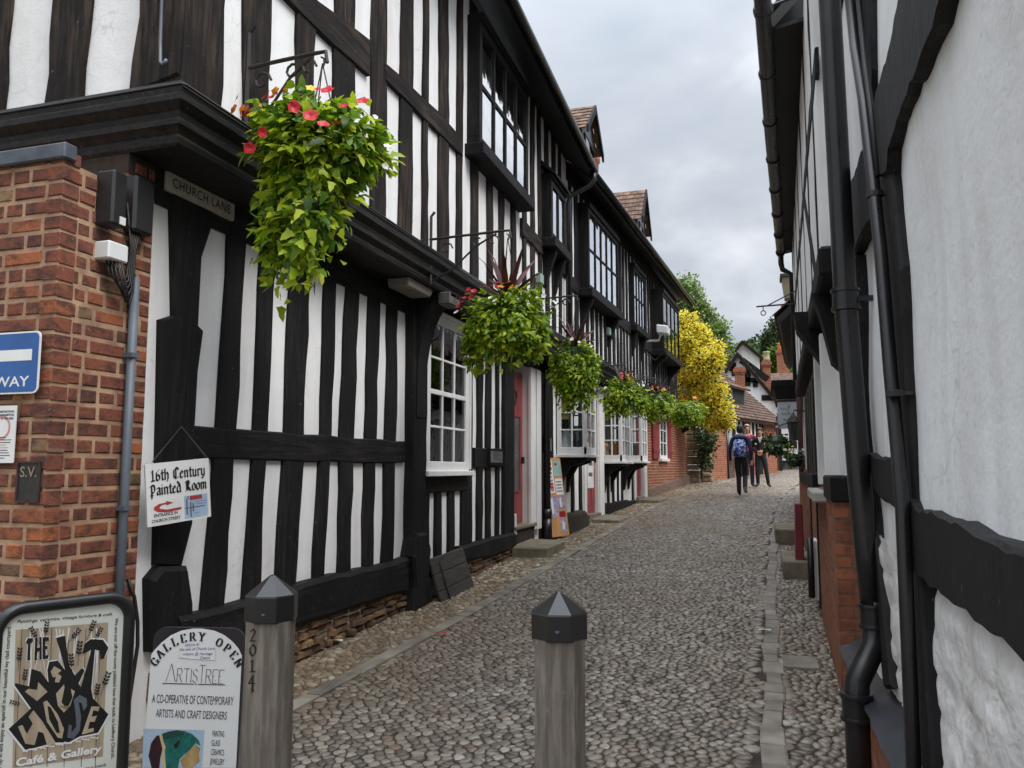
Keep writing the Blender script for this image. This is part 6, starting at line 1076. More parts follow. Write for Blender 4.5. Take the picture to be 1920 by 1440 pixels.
for i in range(26): x = 190+24*i; y = 1300-4.6*i+8*math.sin(i*2.1); t = .5*math.sin(i*3.3); art(mb, MP, zp([(x-13,y+t*8),(x,y-7),(x+13,y-t*8),(x,y+7)]), .0056+.0001*(i % 5))
mb.build('tagline', m_sgn, A1)
# ------------------------------------------------------------------ gallery A-board
fw_ = unit(V(-math.sin(YAW), math.cos(YAW), 0)); p_g = CAMP+ray(370, 1178)*3.3/np.dot(ray(370, 1178), fw_); ng = -fw_
GP = lambda u, v, d=0: PP(u, v, p_g, ng)+ng*d
G2 = lambda x, y: (270+x/5.145, 1160+y/5.145)
tl_, tr_, bl_ = GP(*G2(100,80)), GP(*G2(960,95)), GP(266, 1440); uG = unit(tr_-tl_); vG = unit(np.cross(ng, uG)); lean = unit(GP(*G2(70,330))-GP(*G2(-10,1430)))
wG = np.linalg.norm(tr_-tl_); FG = Fr(tl_-lean*.92, uG, lean); A2 = thing('pavement_sign', 'white arched A-board reading GALLERY OPEN, leaning between the malt house board and bollard', 'A-board', tuple(FG.o), 'A-boards on the pavement')
w2 = wG*1.02; panel(FG, w2, .92, .05, .015, 'board', mat('dark_violet_board', lin(40, 34, 40), lin(30, 26, 32), rough=.35), A2); bk = Fr(FG.p(w2, 0, -.34), -FG.u, unit(FG.v*.92+FG.n*.30)); panel(bk, w2, .92, .05, .015, 'rear_board', m_sgn, A2)
mb = MB(); A_ = [(-14,1440),(888,1440),(945,355),(915,290),(860,225),(780,160),(680,115),(560,95),(470,95),(360,115),(260,160),(170,230),(100,305),(72,345)]; art(mb, GP, [G2(*q) for q in A_], .001); mb.build('face', m_sgn, A2)
mb = MB(); FA_ = lambda cx, cy, rot: Fr(GP(*G2(cx, cy), 0), uG*math.cos(rot)+vG*math.sin(rot), vG*math.cos(rot)-uG*math.sin(rot)); ppx = np.linalg.norm(GP(*G2(800,500))-GP(*G2(200,500)))/600
cx, cy, R_ = 507, 640, 430
for i, ch in enumerate('GALLERY OPEN'):
    t = rad(-62+i*11.4); x, y = cx+R_*math.sin(t)*.98, cy-R_*math.cos(t); fr = FA_(x, y, -t*.85); k = ppx*74; adv = SRF[ch][0]
    pen(mb, fr, SRF[ch][1], -adv*k*.42, 0, k*.85, k*1.05, ppx*15, 0, .0025)
fr = FA_(212, 605, -.02); k = ppx*150
cxx = 0
for ch in 'ARTIS^REE': pen(mb, fr, THN[ch][1], cxx, 0, k*.72, k*1.0, ppx*5, rad(45), .0025); cxx += THN[ch][0]*k*.78
art(mb, GP, [G2(*q) for q in ((180,618),(482,626),(482,634),(180,626))], .0025); art(mb, GP, [G2(*q) for q in ((522,627),(785,634),(785,641),(522,635))], .0025); art(mb, GP, [G2(*q) for q in ((496,624),(508,624),(508,636),(496,636))], .0025)
pxtext(mb, GP, 'A CO-OPERATIVE OF CONTEMPORARY', G2(78,808), G2(862,834), 16.5, d=.0025); pxtext(mb, GP, 'ARTISTS AND CRAFT DESIGNERS', G2(115,946), G2(798,972), 15.5, d=.0025)
for i, (s, a, b) in enumerate((('PAINTING', (660,1134), (775,1138)), ('GLASS', (652,1224), (735,1227)), ('CERAMICS', (645,1312), (772,1318)), ('JEWELLERY', (637,1402), (775,1408)))): pxtext(mb, GP, s, G2(*a), G2(*b), 11.5, d=.0025)
mb.build('lettering', m_ink, A2)
mb = MB(); art(mb, GP, [G2(*q) for q in ((-4,1060),(585,1075),(560,1440),(-14,1440))], .0014, 0)
art(mb, GP, [G2(*q) for q in ((160,1118),(120,1130),(70,1200),(45,1320),(75,1440),(150,1440),(160,1340),(185,1240))], .0018, 1); art(mb, GP, [G2(*q) for q in ((175,1110),(240,1085),(320,1073),(400,1085),(470,1115),(530,1170),(548,1225),(500,1200),(440,1270),(390,1310),(345,1350),(330,1440),(210,1440),(205,1250))], .0020, 2)
art(mb, GP, [G2(*q) for q in ((148,1118),(172,1112),(182,1160),(212,1240),(190,1290),(205,1350),(215,1440),(190,1440),(168,1350),(180,1250))], .0022, 3); art(mb, GP, [G2(*q) for q in ((350,1365),(400,1310),(500,1210),(545,1250),(530,1300),(540,1370),(460,1440),(380,1440))], .0024, 4); art(mb, GP, [G2(*q) for q in ((288,1215),(355,1160),(330,1240),(300,1255))], .0024, 5)
art(mb, GP, [G2(*q) for q in ((175,1110),(320,1073),(400,1085),(380,1130),(280,1150),(190,1170))], .0022, 6)
mb.build('picture', [m_map, mat('maroon_print', lin(56, 24, 32), lin(40, 18, 26), (30, 30, 30), rough=.4), mat('teal_print', lin(34, 118, 108), lin(22, 82, 74), (40, 40, 40), rough=.4), mat('cream_print', lin(214, 190, 140), rough=.4), mat('buff_print', lin(190, 160, 112), lin(160, 128, 84), (30, 30, 30), rough=.4), m_ink, mat('green_black_print', lin(38, 52, 46), lin(24, 80, 70), (40, 40, 40), rough=.4)], A2)
mb = MB(); art(mb, GP, [G2(*q) for q in ((340,285),(690,270),(690,400),(530,392),(340,375))], .0032, 0); nt_ = mb.build('taped_note', m_pap, A2); mb = MB()
for s, a, b, h_ in (("We're at", (400,268), (535,254), 5.5), ('the end of Church Lane', (348,308), (685,296), 5.5), ('visitors @ Heritage', (380,352), (662,348), 5.5), ('Centre', (545,388), (640,388), 5.5)): pxtext(mb, GP, s, G2(*a), G2(*b), h_, d=.0038, shear=.2)
mb.build('handwriting', m_bluink, A2)
# ------------------------------------------------------------------ oak bollards
def bollard(label, u, vtop, depth, wpx, seed, year=False):
    p = CAMP+ray(u, vtop)*depth/np.dot(ray(u, vtop), fw_); w_ = wpx/1511*depth*1.0; B = thing('bollard', label, 'bollard', (p[0], p[1], gz(0, p[1])), 'oak bollards across the lane'); h0 = gz(0, p[1])-.1; a = w_/2*1.0; c = a*.42; rot = -YAW*.25+.0 if not year else .10
    rt = YAW+(-.04 if not year else .06); cs, sn = math.cos(rt), math.sin(rt); T_ = lambda x, y, z: V(p[0]+x*cs-y*sn, p[1]+x*sn+y*cs, z)
    oct_ = lambda a, c: [(a, -a+c), (a, a-c), (a-c, a), (-a+c, a), (-a, a-c), (-a, -a+c), (-a+c, -a), (a-c, -a)]
    zb = p[2]-.135*depth/2.46*.98; po = MB().loft([[T_(x, y, z) for x, y in oct_(a, c)] for z in (h0, (h0+zb)/2, zb+.03)]).build('post', m_wood, B)
    ac = a*1.115; cc = ac*.575; zs = zb; zr_ = zb+.075*depth/2.46; o8 = oct_(ac, cc)
    cap = MB().loft([[T_(x, y, zs) for x, y in o8], [T_(x, y, zr_) for x, y in o8], [T_(x*.12, y*.12, p[2]-.004) for x, y in o8], [T_(x*.03, y*.03, p[2]) for x, y in o8]]).build('cap', m_pip, B, bevel=.003)
    for sx in (-.08,):
        q = T_(sx*ac, -ac-.001, zs+.03); MB().lathe([(.006, -.003), (.006, .003)], tuple(q), 8).build('screw', m_gry, cap)
    if year:
        fr = Fr(T_(-a*.72, -a-.0012, zb-.0), T_(1, 0, 0)-T_(0, 0, 0), (0, 0, 1)); mb = MB(); hh = .038; y = -.005
        D_ = {'2': [[(.0,.75),(.25,1),(.5,.75),(.1,.1),(.0,0),(.55,0)]], '0': [[(.3,1),(.02,.7),(.02,.3),(.3,0),(.58,.3),(.58,.7),(.3,1)]], '1': [[(.1,.8),(.3,1),(.3,0)],[(.05,0),(.6,0)]], '4': [[(.4,0),(.4,1),(.0,.3),(.62,.3)],[(.3,-.1),(.5,-.3)],[(.4,0),(.4,-.45)]]}
        for ch in '2014': y -= hh*1.28; pen(mb, fr, D_[ch], .004, y, hh*.8, hh, .005, rad(30), .0003)
        mb.build('carved_year', m_ink, po)
bollard('grey oak bollard with black pyramid cap and 2014 carved down its face', 511, 1077, 2.78, 79, 1, True); bollard('grey oak bollard with black pyramid cap standing alone in mid-lane', 1048, 1109, 2.50, 90, 2)
# ------------------------------------------------------------------ notice board leaning by the first shop bay, plaques
bl_, br_, tl_, tr_ = PY(1034, 1008, 12.2), PY(1068, 1003, 12.62), PY(1019, 858, 12.32), PY(1047, 859, 12.72)
uN = unit(br_-bl_); vN = unit((tl_+tr_)/2-(bl_+br_)/2); FNB = Fr(bl_, uN, vN); wN = np.linalg.norm(br_-bl_); hN = np.linalg.norm((tl_+tr_)/2-(bl_+br_)/2)
NB = thing('notice_board', 'tall plywood board pasted with colour posters leaning by the first red door', 'notice board', tuple(bl_)); panel(FNB, wN, hN, .03, .02, 'board', m_ply, NB)
mb = MB(); W_, Hn = wN, hN
for x, y, a, b, m in ((.04,.55,.46,.42,0),(.56,.76,.40,.2,1),(.56,.52,.4,.21,2),(.08,.24,.44,.27,3),(.56,.33,.38,.17,3),(.58,.235,.34,.075,4),(.58,.05,.34,.17,3)): prect(mb, FNB, x*W_, y*Hn, a*W_, b*Hn, .001, m)
for x, y, a, b, m in ((.07,.90,.38,.055,5),(.07,.84,.38,.045,5),(.1,.79,.32,.03,4),(.08,.74,.36,.03,6),(.08,.69,.36,.03,6),(.09,.57,.16,.11,4),(.28,.57,.16,.11,4),(.62,.90,.14,.03,4),(.6,.68,.3,.012,5),(.6,.64,.32,.012,5),(.6,.60,.28,.012,5),(.6,.56,.32,.012,5),(.2,.28,.1,.2,0),(.68,.36,.1,.12,0),(.68,.08,.12,.1,0)): prect(mb, FNB, x*W_, y*Hn, a*W_, b*Hn, .0018, m)
for x, y in ((.11,.60),(.11,.645),(.30,.58),(.31,.63)): prect(mb, FNB, x*W_, y*Hn, .1*W_, .025*Hn, .0026, 7)
mb.build('posters', [m_pap, m_mint, m_pap, m_lav, m_crim, m_ink, m_lav, m_pink], NB)
def plaque(u0, v0, u1, v1, F, o, lab, lines):
    a, b = F.px(u0, v1, o), F.px(u1, v0, o); fr = Fr(a, (0, 1, 0), (0, 0, 1)); w_, h_ = b[1]-a[1], b[2]-a[2]; T = thing('wall_plaque', lab, 'plaque', tuple(a)); MB().hexa([fr.p(x, y, d) for d in (-.05, .0) for x, y in ((-.03,-.03),(w_+.03,-.03),(w_+.03,h_+.03),(-.03,h_+.03))]).build('backing', m_blk, T); panel(fr, w_, h_, .005, .008, 'plate', mat('grey_slate_plate', lin(120, 118, 112), lin(96, 95, 92), rough=.5), T, d0=.0)
    mb = MB()
    for i in range(lines): prect(mb, fr, w_*.12, h_*(.86-.8*i/lines), w_*(.5+.25*((i*7) % 3)/2), h_*.05, .009)
    mb.build('lettering', m_ink, T)
plaque(920, 847, 941, 867, LO1, .07, 'grey engraved plaque on the timber rail left of the first red door', 6); plaque(1020, 822, 1036, 844, LO2, .08, 'grey engraved plaque on the post between drainpipe and first bay', 6)
fr = Fr(LO2.p(14.78, 1.25, .03), (.0523, .9986, 0), (0, 0, 1)); nt2 = thing('door_notice', 'white notice sheet hung on the red shop door beneath the first bay', 'notice', tuple(fr.o)); panel(fr, .45, .85, .01, .008, 'sheet', m_pap, nt2, d0=0); mb = MB()
for i, s in enumerate(('Church', 'Lane', 'Chandlery')[:0]): pass
for i in range(3): prect(mb, fr, .08, .62-.2*i, .28, .07, .0095)
mb.build('lettering', m_slate, nt2)
# tea-shop sign, lantern, hook bracket, red post, steps on the right
a, b = PY(1459, 804, 15), PY(1493, 753, 15); fr = Fr((a[0], 15, a[2]), (1, 0, 0), (0, 0, 1)); w_, h_ = b[0]-a[0], b[2]-a[2]; TS = thing('shop_sign', 'pale grey hanging sign of the tea shop on an arched iron bracket', 'sign', tuple(fr.o)); panel(fr, w_, h_, .008, .02, 'board', mat('pale_grey_sign', lin(188, 194, 198), lin(176, 182, 186), rough=.5), TS)
mb = MB(); text(mb, fr, 'mrs', w_*.14, h_*.70, h_*.10, w_*.34, d=.002); text(mb, fr, 'y', w_*.52, h_*.74, h_*.2, w_*.16, d=.002, bold=.02); text(mb, fr, 'muffins', w_*.22, h_*.50, h_*.12, w_*.66, d=.002); text(mb, fr, 'tea shop', w_*.28, h_*.30, h_*.10, w_*.48, d=.002, bold=.02); mb.build('lettering', m_slate, TS)
mb = MB(); mb.tube([(a[0]+w_*.5+w_*.62*math.cos(t), 14.96, a[2]-.06+h_*.32*math.sin(t)) for t in np.linspace(0, math.pi, 12)], .012, 6); mb.tube([(a[0]-w_*.1, 14.98, b[2]+.03), (b[0]+.35, 14.98, b[2]+.03)], .012, 6); mb.build('bracket', m_irn, TS)
p = PY(1488, 806, 13); LT = thing('wall_lantern', 'black wrought-iron wall lantern below the tea shop sign', 'lantern', tuple(p)); MB().lathe([(.06, -.16), (.09, .1), (.10, .12), (.05, .2), (.015, .24)], tuple(p), 6).build('cage', m_irn, LT); MB().tube([p+V(0, 0, .24), p+V(.02, 0, .3), p+V(.3, 0, .26)], .012, 6).build('arm', m_irn, LT)
p0, p1 = PY(1418, 575, 12.5), PY(1492, 569, 12.5); HK = thing('sign_bracket', 'empty wrought-iron sign bracket with a hanging ring against the sky', 'bracket', tuple(p1)); MB().tube([p0, p1+V(.1, 0, 0)], .013, 6).build('arm', m_irn, HK); MB().tube([PY(1437, 574, 12.5), PY(1487, 548, 12.5)+V(.1, 0, .05)], .010, 6).build('stay', m_irn, HK)
q = PY(1431, 580, 12.5); MB().tube([q+V(0, 0, .06), q, q+V(0, 0, -.02)]+[q+V(.035*math.sin(t), 0, -.06-.04*(1-math.cos(t))*.9+.04) for t in np.linspace(0, 6.3, 10)], .008, 6).build('ring', m_irn, HK)
p = PY(1468, 524, 14.5); LB = thing('lamp_box', 'boxy street lamp with amber glass panes tucked under the right-hand eaves', 'lamp', tuple(p)); q = PY(1487, 560, 14.5); MB().loft([[(p[0]+.02, 14.4, q[2]), (q[0]+.1, 14.4, q[2]), (q[0]+.1, 14.7, q[2]), (p[0]+.02, 14.7, q[2])], [(p[0]-.02, 14.35, p[2]), (q[0]+.12, 14.35, p[2]), (q[0]+.12, 14.75, p[2]), (p[0]-.02, 14.75, p[2])]]).build('glass', mat('amber_glass', lin(150, 140, 112), lin(128, 116, 90), rough=.3), LB); MB().box(p[0]-.05, q[0]+.15, 14.32, 14.78, p[2], p[2]+.07).build('lid', m_irn, LB, bevel=.01)
a, b = PX(1494, 1010, .40), PX(1503, 930, .40); RP = MB(); ya = a[1]; RP.loft([[(.33, 9.6, gz(0, 9.6)+.15), (.42, 9.6, gz(0, 9.6)+.15), (.42, 9.85, gz(0, 9.6)+.15), (.33, 9.85, gz(0, 9.6)+.15)], [(.345, 9.6, 1.22), (.42, 9.6, 1.22), (.42, 9.85, 1.22), (.345, 9.85, 1.22)]]); tag(RP.build('post', mat('dark_red_paint', lin(122, 34, 44), lin(98, 26, 36), rough=.5), bevel=.01), 'short dark red painted post against the right-hand brick base', 'post')
for lab, y0, y1, x0, zt in (('mossy stone step at the right-hand wall, farther one', 12.4, 13.6, .16, .22), ('square stone step at the right-hand wall, nearer one', 9.5, 10.5, .19, .20)):
    zz = gz(0, y0); s = MB().loft([[(x0, y0, zz-.1), (.75, y0, zz-.1), (.75, y1, zz-.1), (x0, y1, zz-.1)], [(x0, y0, zz+zt), (.75, y0, zz+zt), (.75, y1, zz+zt+.02), (x0, y1, zz+zt+.02)]]); tag(s.build('stone_step', m_step, bevel=.015), lab, 'step', 'stone steps on the right')
a = PX(1497, 1255, .2); zz = gz(0, 6.1); struct(MB().loft([[(.10, 5.95, zz-.05), (.33, 5.95, zz-.05), (.33, 6.25, zz-.04), (.10, 6.25, zz-.04)], [(.10, 5.95, zz+.012), (.33, 5.95, zz+.012), (.33, 6.25, zz+.024), (.10, 6.25, zz+.024)]]).build('paving_slab', m_krb))
# lamp under the jetty, bird-box sized junction boxes, security camera, street litter
m_potg = mat('dusty_grey_cover', lin(136, 130, 122), lin(112, 106, 98), rough=.6); tag(MB().hexa([(-3.15, 6.45, 3.22), (-2.95, 6.45, 3.22), (-2.95, 6.95, 3.22), (-3.15, 6.95, 3.22), (-3.15, 6.42, 3.298), (-2.93, 6.42, 3.298), (-2.93, 6.98, 3.298), (-3.15, 6.98, 3.298)]).build('bulkhead_light', m_potg, bevel=.01), 'pale rectangular light fitting under the jetty beside the big bracket', 'light fitting')
for u, v, lab, F in ((1013, 523, 'small pale green junction box on a stud above the third basket', UP1), (1142, 622, 'small pale green junction box on a stud above the fourth basket', UP2)):
    q = F.px(u, v, .06); o = MB().box(q[0]-.04, q[0]+.03, q[1]-.09, q[1]+.09, q[2]-.07, q[2]+.07).build('junction_box', mat('pale_green_plastic', lin(150, 172, 158), rough=.5) if v < 600 else bpy.data.materials['pale_green_plastic'], bevel=.008); tag(o, lab, 'junction box', 'pale green boxes on the upper wall')
q = UP2.px(1243, 618, .5); CC = thing('security_camera', 'white security camera on a bracket at the far end of the upper wall', 'camera', tuple(q)); MB().hexa([q+V(*k) for k in ((-.13,-.2,-.09),(.13,-.2,-.13),(.13,.2,-.13),(-.13,.2,-.09),(-.13,-.2,.1),(.15,-.2,.05),(.15,.2,.05),(-.13,.2,.1))]).build('housing', m_wps, CC, bevel=.02); MB().tube([q+V(-.05, 0, -.1), q+V(-.1, 0, -.25), q+V(-.55, 0, -.25)], .03, 8).build('arm', m_wps, CC); MB().tube([q+V(0, .1, -.1), q+V(.02, .1, -.5), q+V(-.2, .05, -.7), q+V(-.45, 0, -.5)], .012, 6).build('cable', m_cab, CC)
for i, (u, v, m, lab) in enumerate(((825, 1195, m_pr, 'red petal fallen on the left kerb'), (1418+16, 1190, m_pap, 'white paper scrap on the right kerb'), (632, 1210, m_pap, 'white paper scrap by the foot of the rubble plinth'))):
    d = ray(u, v); t = -EYE/(d[2]-.042*d[1]); q = CAMP+d*t+V(0, 0, .035); r = random.Random(i); tag(MB().loft([[q+V(-.05,-.012,0), q+V(.0,-.02,.008), q+V(.05,-.008,.0), q+V(.045,.014,.006), q+V(-.04,.012,.003)], [q+V(-.05,-.012,.003), q+V(.0,-.02,.012), q+V(.05,-.008,.003), q+V(.045,.014,.01), q+V(-.04,.012,.006)]]).build('litter', m), lab, 'litter')
# ------------------------------------------------------------------ people
m_skin = mat('skin', lin(206, 150, 124), lin(186, 126, 104), (20, 20, 20), rough=.55); m_navy = mat('navy_fleece', lin(30, 36, 74), lin(22, 26, 54), (20, 20, 20), rough=.85); m_trs = mat('dark_trousers', lin(32, 30, 36), lin(22, 21, 26), (20, 20, 20), rough=.85); m_blc = mat('black_cardigan', lin(28, 22, 26), lin(20, 16, 20), (30, 30, 30), rough=.9); m_pnk = mat('pink_red_top', lin(178, 84, 96), lin(150, 62, 76), (12, 12, 12), rough=.85); m_sho = mat('black_shoes', (.012, .012, .013), rough=.45); m_sole = mat('grey_sole', lin(120, 118, 112), rough=.8); m_trd = mat('blue_grey_trousers', lin(48, 50, 70), lin(38, 40, 56), (20, 20, 20), rough=.85)
m_hbr = mat('brown_hair', lin(92, 70, 52), lin(58, 44, 34), (40, 40, 12), rough=.6); m_hgr = mat('grey_blond_hair', lin(186, 164, 132), lin(150, 128, 100), (40, 40, 12), rough=.6); m_hbk = mat('dark_hair', lin(34, 28, 26), lin(22, 18, 17), (40, 40, 12), rough=.6)
def person(label, loc, face, J, mats, hair, bodymats, scale=1.0, gender=1.0, collar=None):
    """J: joints in the figure's own frame, x to its left hand, y backwards (figure looks to -y), z up; metres"""
    T = thing('person', label, 'person', loc); R = Matrix.Rotation(face, 4, 'Z') @ Matrix.Scale(scale, 4)
    nodes, edges, rads, part = [], [], [], []
    def add(p, r, parent, k): nodes.append(p); rads.append(r); part.append(k); i = len(nodes)-1; edges.append((parent, i)) if parent is not None else None; return i
    pel = add(J['pelvis'], (.155*gender, .115), None, 'leg'); wai = add(J['waist'], (.14, .105), pel, 'top'); che = add(J['chest'], (.165, .115), wai, 'top'); shc = add(J['shc'], (.12, .09), che, 'top'); nk = add(J['neck'], (.055, .058), shc, 'skin'); h0 = add(J['jaw'], (.062, .075), nk, 'skin'); h1 = add(J['face'], (.075, .095), h0, 'skin'); h2 = add(J['crown'], (.06, .075), h1, 'skin')
    fd = V(*J['facedir']); n_ = add(tuple(V(*J['face'])+fd*.10+V(0, 0, -.01)), (.014, .016), h1, 'skin')
    for s in ('l', 'r'):
        sg = 1 if s == 'l' else -1
        a = add(J['sh'+s], (.072, .07), shc, 'top'); b = add(J['el'+s], (.048, .048), a, J.get('sleeve', 'top')); c = add(J['wr'+s], (.032, .03), b, J.get('cuff', 'top')); hv = unit(V(*J['ha'+s])-V(*J['wr'+s])); pm = add(tuple(V(*J['wr'+s])+hv*.075), (.040, .018), c, 'skin')
        sd = unit(np.cross(hv, V(0, 1, .2))); nrm_ = np.cross(sd, hv)
        for i, (o, l) in enumerate(((-.03, .062), (-.01, .075), (.01, .078), (.029, .066))):
            q = V(*nodes[pm])+sd*o; f1 = add(tuple(q+hv*l*.5+nrm_*.004), (.0095, .0095), pm, 'skin'); add(tuple(q+hv*l*.95+nrm_*.022), (.0075, .0075), f1, 'skin')
        th = add(tuple(V(*J['wr'+s])+hv*.05+sd*.045*(-1)), (.012, .012), c, 'skin'); add(tuple(V(*J['wr'+s])+hv*.095+sd*(-.058)), (.009, .009), th, 'skin')
        h = add(J['hi'+s], (.10, .10), pel, 'leg'); k = add(J['kn'+s], (.068, .07), h, 'leg'); kc = add(tuple((V(*J['kn'+s])*.6+V(*J['an'+s])*.4)), (.062, .064), k, 'leg'); an = add(J['an'+s], (.052, .055), kc, 'leg'); fo = V(*J['to'+s])-V(*J['an'+s]); he = add(tuple(V(*J['an'+s])*.75+V(*J['to'+s])*.25+V(*J.get('sole'+s, (0,0,-.01)))), (.045, .045), an, 'shoe'); to = add(J['to'+s], (.042, .032), he, 'shoe')
    me = bpy.data.meshes.new('body'); me.from_pydata([R @ Vector(p) for p in nodes], edges, []); ob = bpy.data.objects.new('body_cage', me); COL.objects.link(ob)
    sk = ob.modifiers.new('skin', 'SKIN'); sk.use_smooth_shade = True; sk.branch_smoothing = .4
    for i, d in enumerate(me.skin_vertices[0].data): d.radius = tuple(x*scale for x in rads[i]); d.use_root = (i == 0)
    sb = ob.modifiers.new('sub', 'SUBSURF'); sb.levels = sb.render_levels = 2
    dg = bpy.context.evaluated_depsgraph_get(); m2 = bpy.data.meshes.new_from_object(ob.evaluated_get(dg)); bpy.data.objects.remove(ob); m2.name = 'body'
    m2.materials.clear(); keys = ['skin', 'top', 'leg', 'shoe']
    for k in keys: m2.materials.append(mats[k])
    P = np.array([tuple(R @ Vector(p)) for p in nodes]); lab = [keys.index(x) for x in part]; E = [(a, b) for a, b in edges if a is not None]
    seg0 = np.array([P[a] for a, b in E]); seg1 = np.array([P[b] for a, b in E])
    for p in m2.polygons:
        c = np.array(p.center); d = seg1-seg0; t = np.clip(((c-seg0)*d).sum(1)/((d*d).sum(1)+1e-9), 0, 1); k = np.argmin(np.linalg.norm(seg0+d*t[:, None]-c, axis=1)); a, b = E[k]; p.material_index = lab[b] if (t[k] > .4 or lab[a] == lab[b]) else lab[a]; p.use_smooth = True
    bo = bpy.data.objects.new('body', m2); COL.objects.link(bo); bo.parent = T
    w = lambda p: V(*(R @ Vector(tuple(p))))+V(*loc)
    # hair cap, eyes, mouth
    hc = V(*J['face'])*.45+V(*J['crown'])*.55; fy = fd; mb = MB(); n = 14; rings = []
    for i, (rz, rr_) in enumerate(((-.115, .088), (-.06, .102), (.0, .106), (.045, .097), (.08, .07), (.098, .03))):
        ring = []
        for k in range(n):
            t = 2*math.pi*k/n; dirv = V(math.cos(t), math.sin(t), 0); f = np.dot(dirv, fy)
            if rz < .02 and f > .35: dirv = dirv*.72; zz = max(rz, .03)
            else: zz = rz if f < .1 else max(rz, -.05)
            ring.append(w(hc-fy*.012+V(dirv[0]*rr_*.86, dirv[1]*rr_*1.08, zz+hair[1]*(rz < -.1))))
        rings.append(ring)
    mb.loft(rings); mb.build('hair', hair[0], T, smooth=True)
    sd = unit(np.cross(fy, V(0, 0, 1)))
    for sg in (-1, 1):
        c = w(V(*J['face'])+fy*.088+sd*.030*sg+V(0, 0, .012)); MB().lathe([(.002, -.008), (.009, -.003), (.009, .003), (.002, .008)], tuple(c), 8).build('eye', m_ink, T, smooth=True)
        c = w(V(*J['face'])+sd*.078*sg+V(0, 0, -.01)-fy*.01); MB().lathe([(.004, -.03), (.014, -.012), (.016, .012), (.006, .03)], tuple(c), 8).build('ear', mats['skin'], T, smooth=True)
    a, b = w(V(*J['jaw'])+fy*.082+sd*.024+V(0, 0, .012)), w(V(*J['jaw'])+fy*.082-sd*.024+V(0, 0, .012)); MB().tube([a, (a+b)/2+V(0, 0, -.003), b], .005, 6).build('mouth', m_pink, T)
    return T, w
def groundp(u, v): d = ray(u, v); t = -EYE/(d[2]-.042*d[1]); return CAMP+d*t
base = dict(pelvis=(0,0,.95), waist=(0,0,1.12), chest=(0,0,1.30), shc=(0,.01,1.43), neck=(0,0,1.50), jaw=(0,-.02,1.57), face=(0,-.025,1.64), crown=(0,0,1.715), facedir=(0,-1,0), shl=(.19,.01,1.42), shr=(-.19,.01,1.42), ell=(.24,.03,1.14), elr=(-.24,.03,1.14), wrl=(.25,-.03,.90), wrr=(-.25,-.03,.90), hal=(.25,-.05,.8), har=(-.25,-.05,.8), hil=(.095,0,.90), hir=(-.095,0,.90), knl=(.10,-.01,.50), knr=(-.10,-.01,.50), anl=(.11,.02,.09), anr=(-.11,.02,.09), tol=(.13,-.14,.035), tor=(-.13,-.14,.035))
# woman in black, hands clasped, facing the camera
g1 = groundp(1428, 914); J = dict(base); J.update(ell=(.25,.04,1.16), elr=(-.25,.04,1.16), wrl=(.09,-.17,1.05), wrr=(-.09,-.17,1.06), hal=(-.02,-.2,1.04), har=(.02,-.2,1.05), anl=(.20,.02,.09), anr=(-.10,.02,.09), tol=(.26,-.12,.035), tor=(-.16,-.13,.035), knl=(.15,-.01,.50), knr=(-.10,-.01,.50))
t1, w1 = person('woman with short brown hair in black cardigan and trousers, hands clasped, facing the camera', tuple(g1+V(0, 0, .01)), -.05, J, dict(skin=m_skin, top=m_blc, leg=m_trs, shoe=m_sho), (m_hbr, .03), None, scale=.995, gender=1.02)
MB().loft([[w1((-.055,-.105,1.47)), w1((.055,-.105,1.47)), w1((0,-.128,1.31))], [w1((-.055,-.118,1.475)), w1((.055,-.118,1.475)), w1((0,-.134,1.31))]]).build('shirt_front', mat('pale_shirt', lin(214, 200, 202), rough=.8), t1)
# man in pink-red top, half hidden behind the walker
g2 = groundp(1404, 913.5); J = dict(base); J.update(wrr=(-.27,-.06,.92), har=(-.27,-.08,.82), elr=(-.26,.03,1.15))
t2, w2_ = person('fair-haired person in a pink-red top and dark trousers standing behind the backpack wearer', tuple(g2+V(0, 0, .01)), .15, J, dict(skin=m_skin, top=m_pnk, leg=m_trd, shoe=m_sho), (m_hgr, .05), None, scale=1.06)
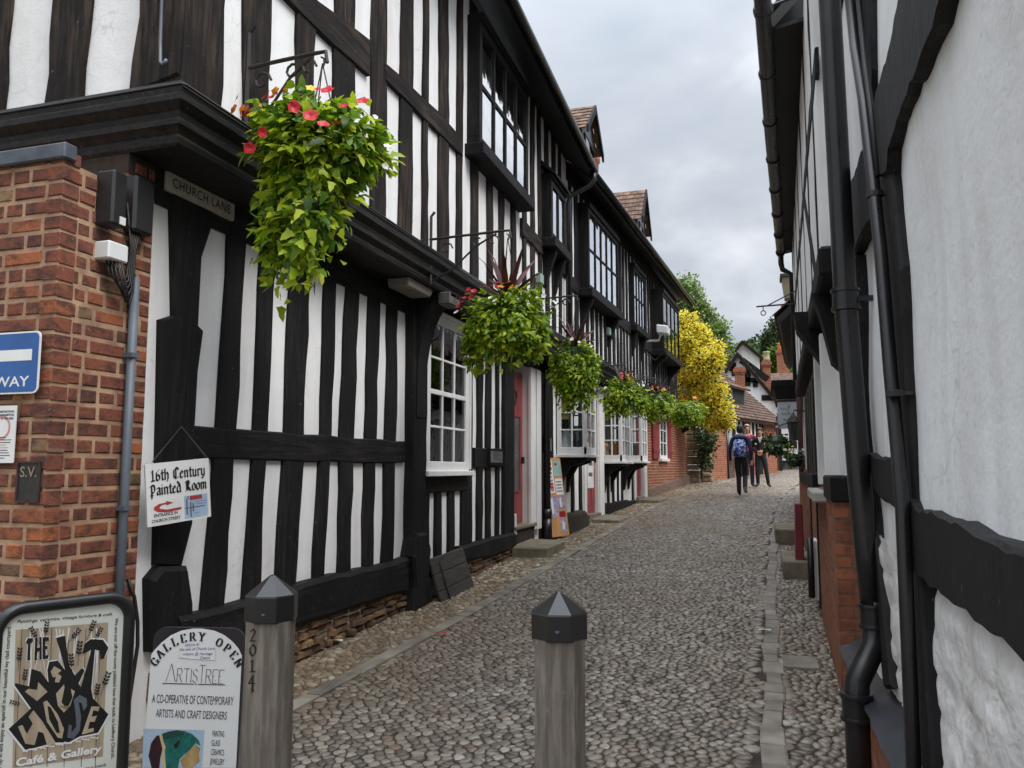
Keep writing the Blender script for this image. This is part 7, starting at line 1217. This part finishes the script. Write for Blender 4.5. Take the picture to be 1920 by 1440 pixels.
# walker seen from behind, right foot lifted behind
g3 = groundp(1391, 930); J = dict(base); J.update(knl=(.07,-.05,.50), anl=(.06,.02,.09), tol=(.06,-.15,.035), knr=(-.09,-.04,.49), anr=(-.12,.26,.20), tor=(-.15,.30,.07), soler=(0,.04,-.02), wrl=(.27,-.08,.90), hal=(.27,-.11,.80), wrr=(-.27,.05,.90), har=(-.27,.06,.80), ell=(.25,.06,1.15), elr=(-.26,.09,1.14))
t3, w3 = person('walker seen from behind in navy fleece and black trousers, right heel lifted mid-stride', tuple(g3+V(0, 0, .01)), math.pi-.12, J, dict(skin=m_skin, top=m_navy, leg=m_trs, shoe=m_sho), (m_hbk, .0), None, scale=1.03)
MB().loft([[w3((-.19,.34,.11)), w3((-.11,.34,.11)), w3((-.08,.34,.22)), w3((-.16,.34,.24))], [w3((-.19,.31,.10)), w3((-.11,.31,.10)), w3((-.08,.31,.21)), w3((-.16,.31,.23))]]).build('shoe_sole', m_sole, t3)
MB().tube([w3((-.12,.06,1.46)), w3((-.08,.12,1.49)), w3((.0,.14,1.50)), w3((.08,.12,1.49)), w3((.12,.06,1.46)), w3((.1,.0,1.5))], [.04, .05, .055, .05, .04, .03], 8).build('hood', mat('grey_hood', lin(120, 128, 146), lin(100, 108, 126), rough=.9), t3, smooth=True)
BP = thing('backpack', 'blue and white patterned backpack on the back of the walker in navy', 'backpack', tuple(w3((0, .2, 1.1)))); rings = []
for z, a, d in ((.96,.12,.06),(.99,.155,.12),(1.1,.165,.15),(1.25,.16,.145),(1.36,.14,.11),(1.41,.09,.06)): rings.append([w3((a*math.copysign(abs(math.cos(t))**.6, math.cos(t)), .10+d*.5+d*.5*math.copysign(abs(math.sin(t))**.6, math.sin(t)), z)) for t in np.linspace(0, 2*math.pi, 14, endpoint=False)])
t = NT('patterned_fabric'); vn = t.noise(t.mapv((14, 14, 14)), 1, 2, .5, 1.2); mp_ = t.fin(t.ramp(vn, [(.40, lin(26, 44, 120)), (.47, lin(60, 104, 190)), (.52, lin(210, 222, 240)), (.60, lin(40, 70, 160))], 'CONSTANT'), .7)
MB().loft(rings).build('bag', mp_, BP, smooth=True)
for sx in (-.1, .1): MB().tube([w3((sx, .09, 1.40)), w3((sx*1.2, .0, 1.49)), w3((sx*1.25, -.115, 1.40)), w3((sx*1.4, -.12, 1.2)), w3((sx*1.6, .02, 1.0))], .014, 6).build('strap', m_blc, BP)
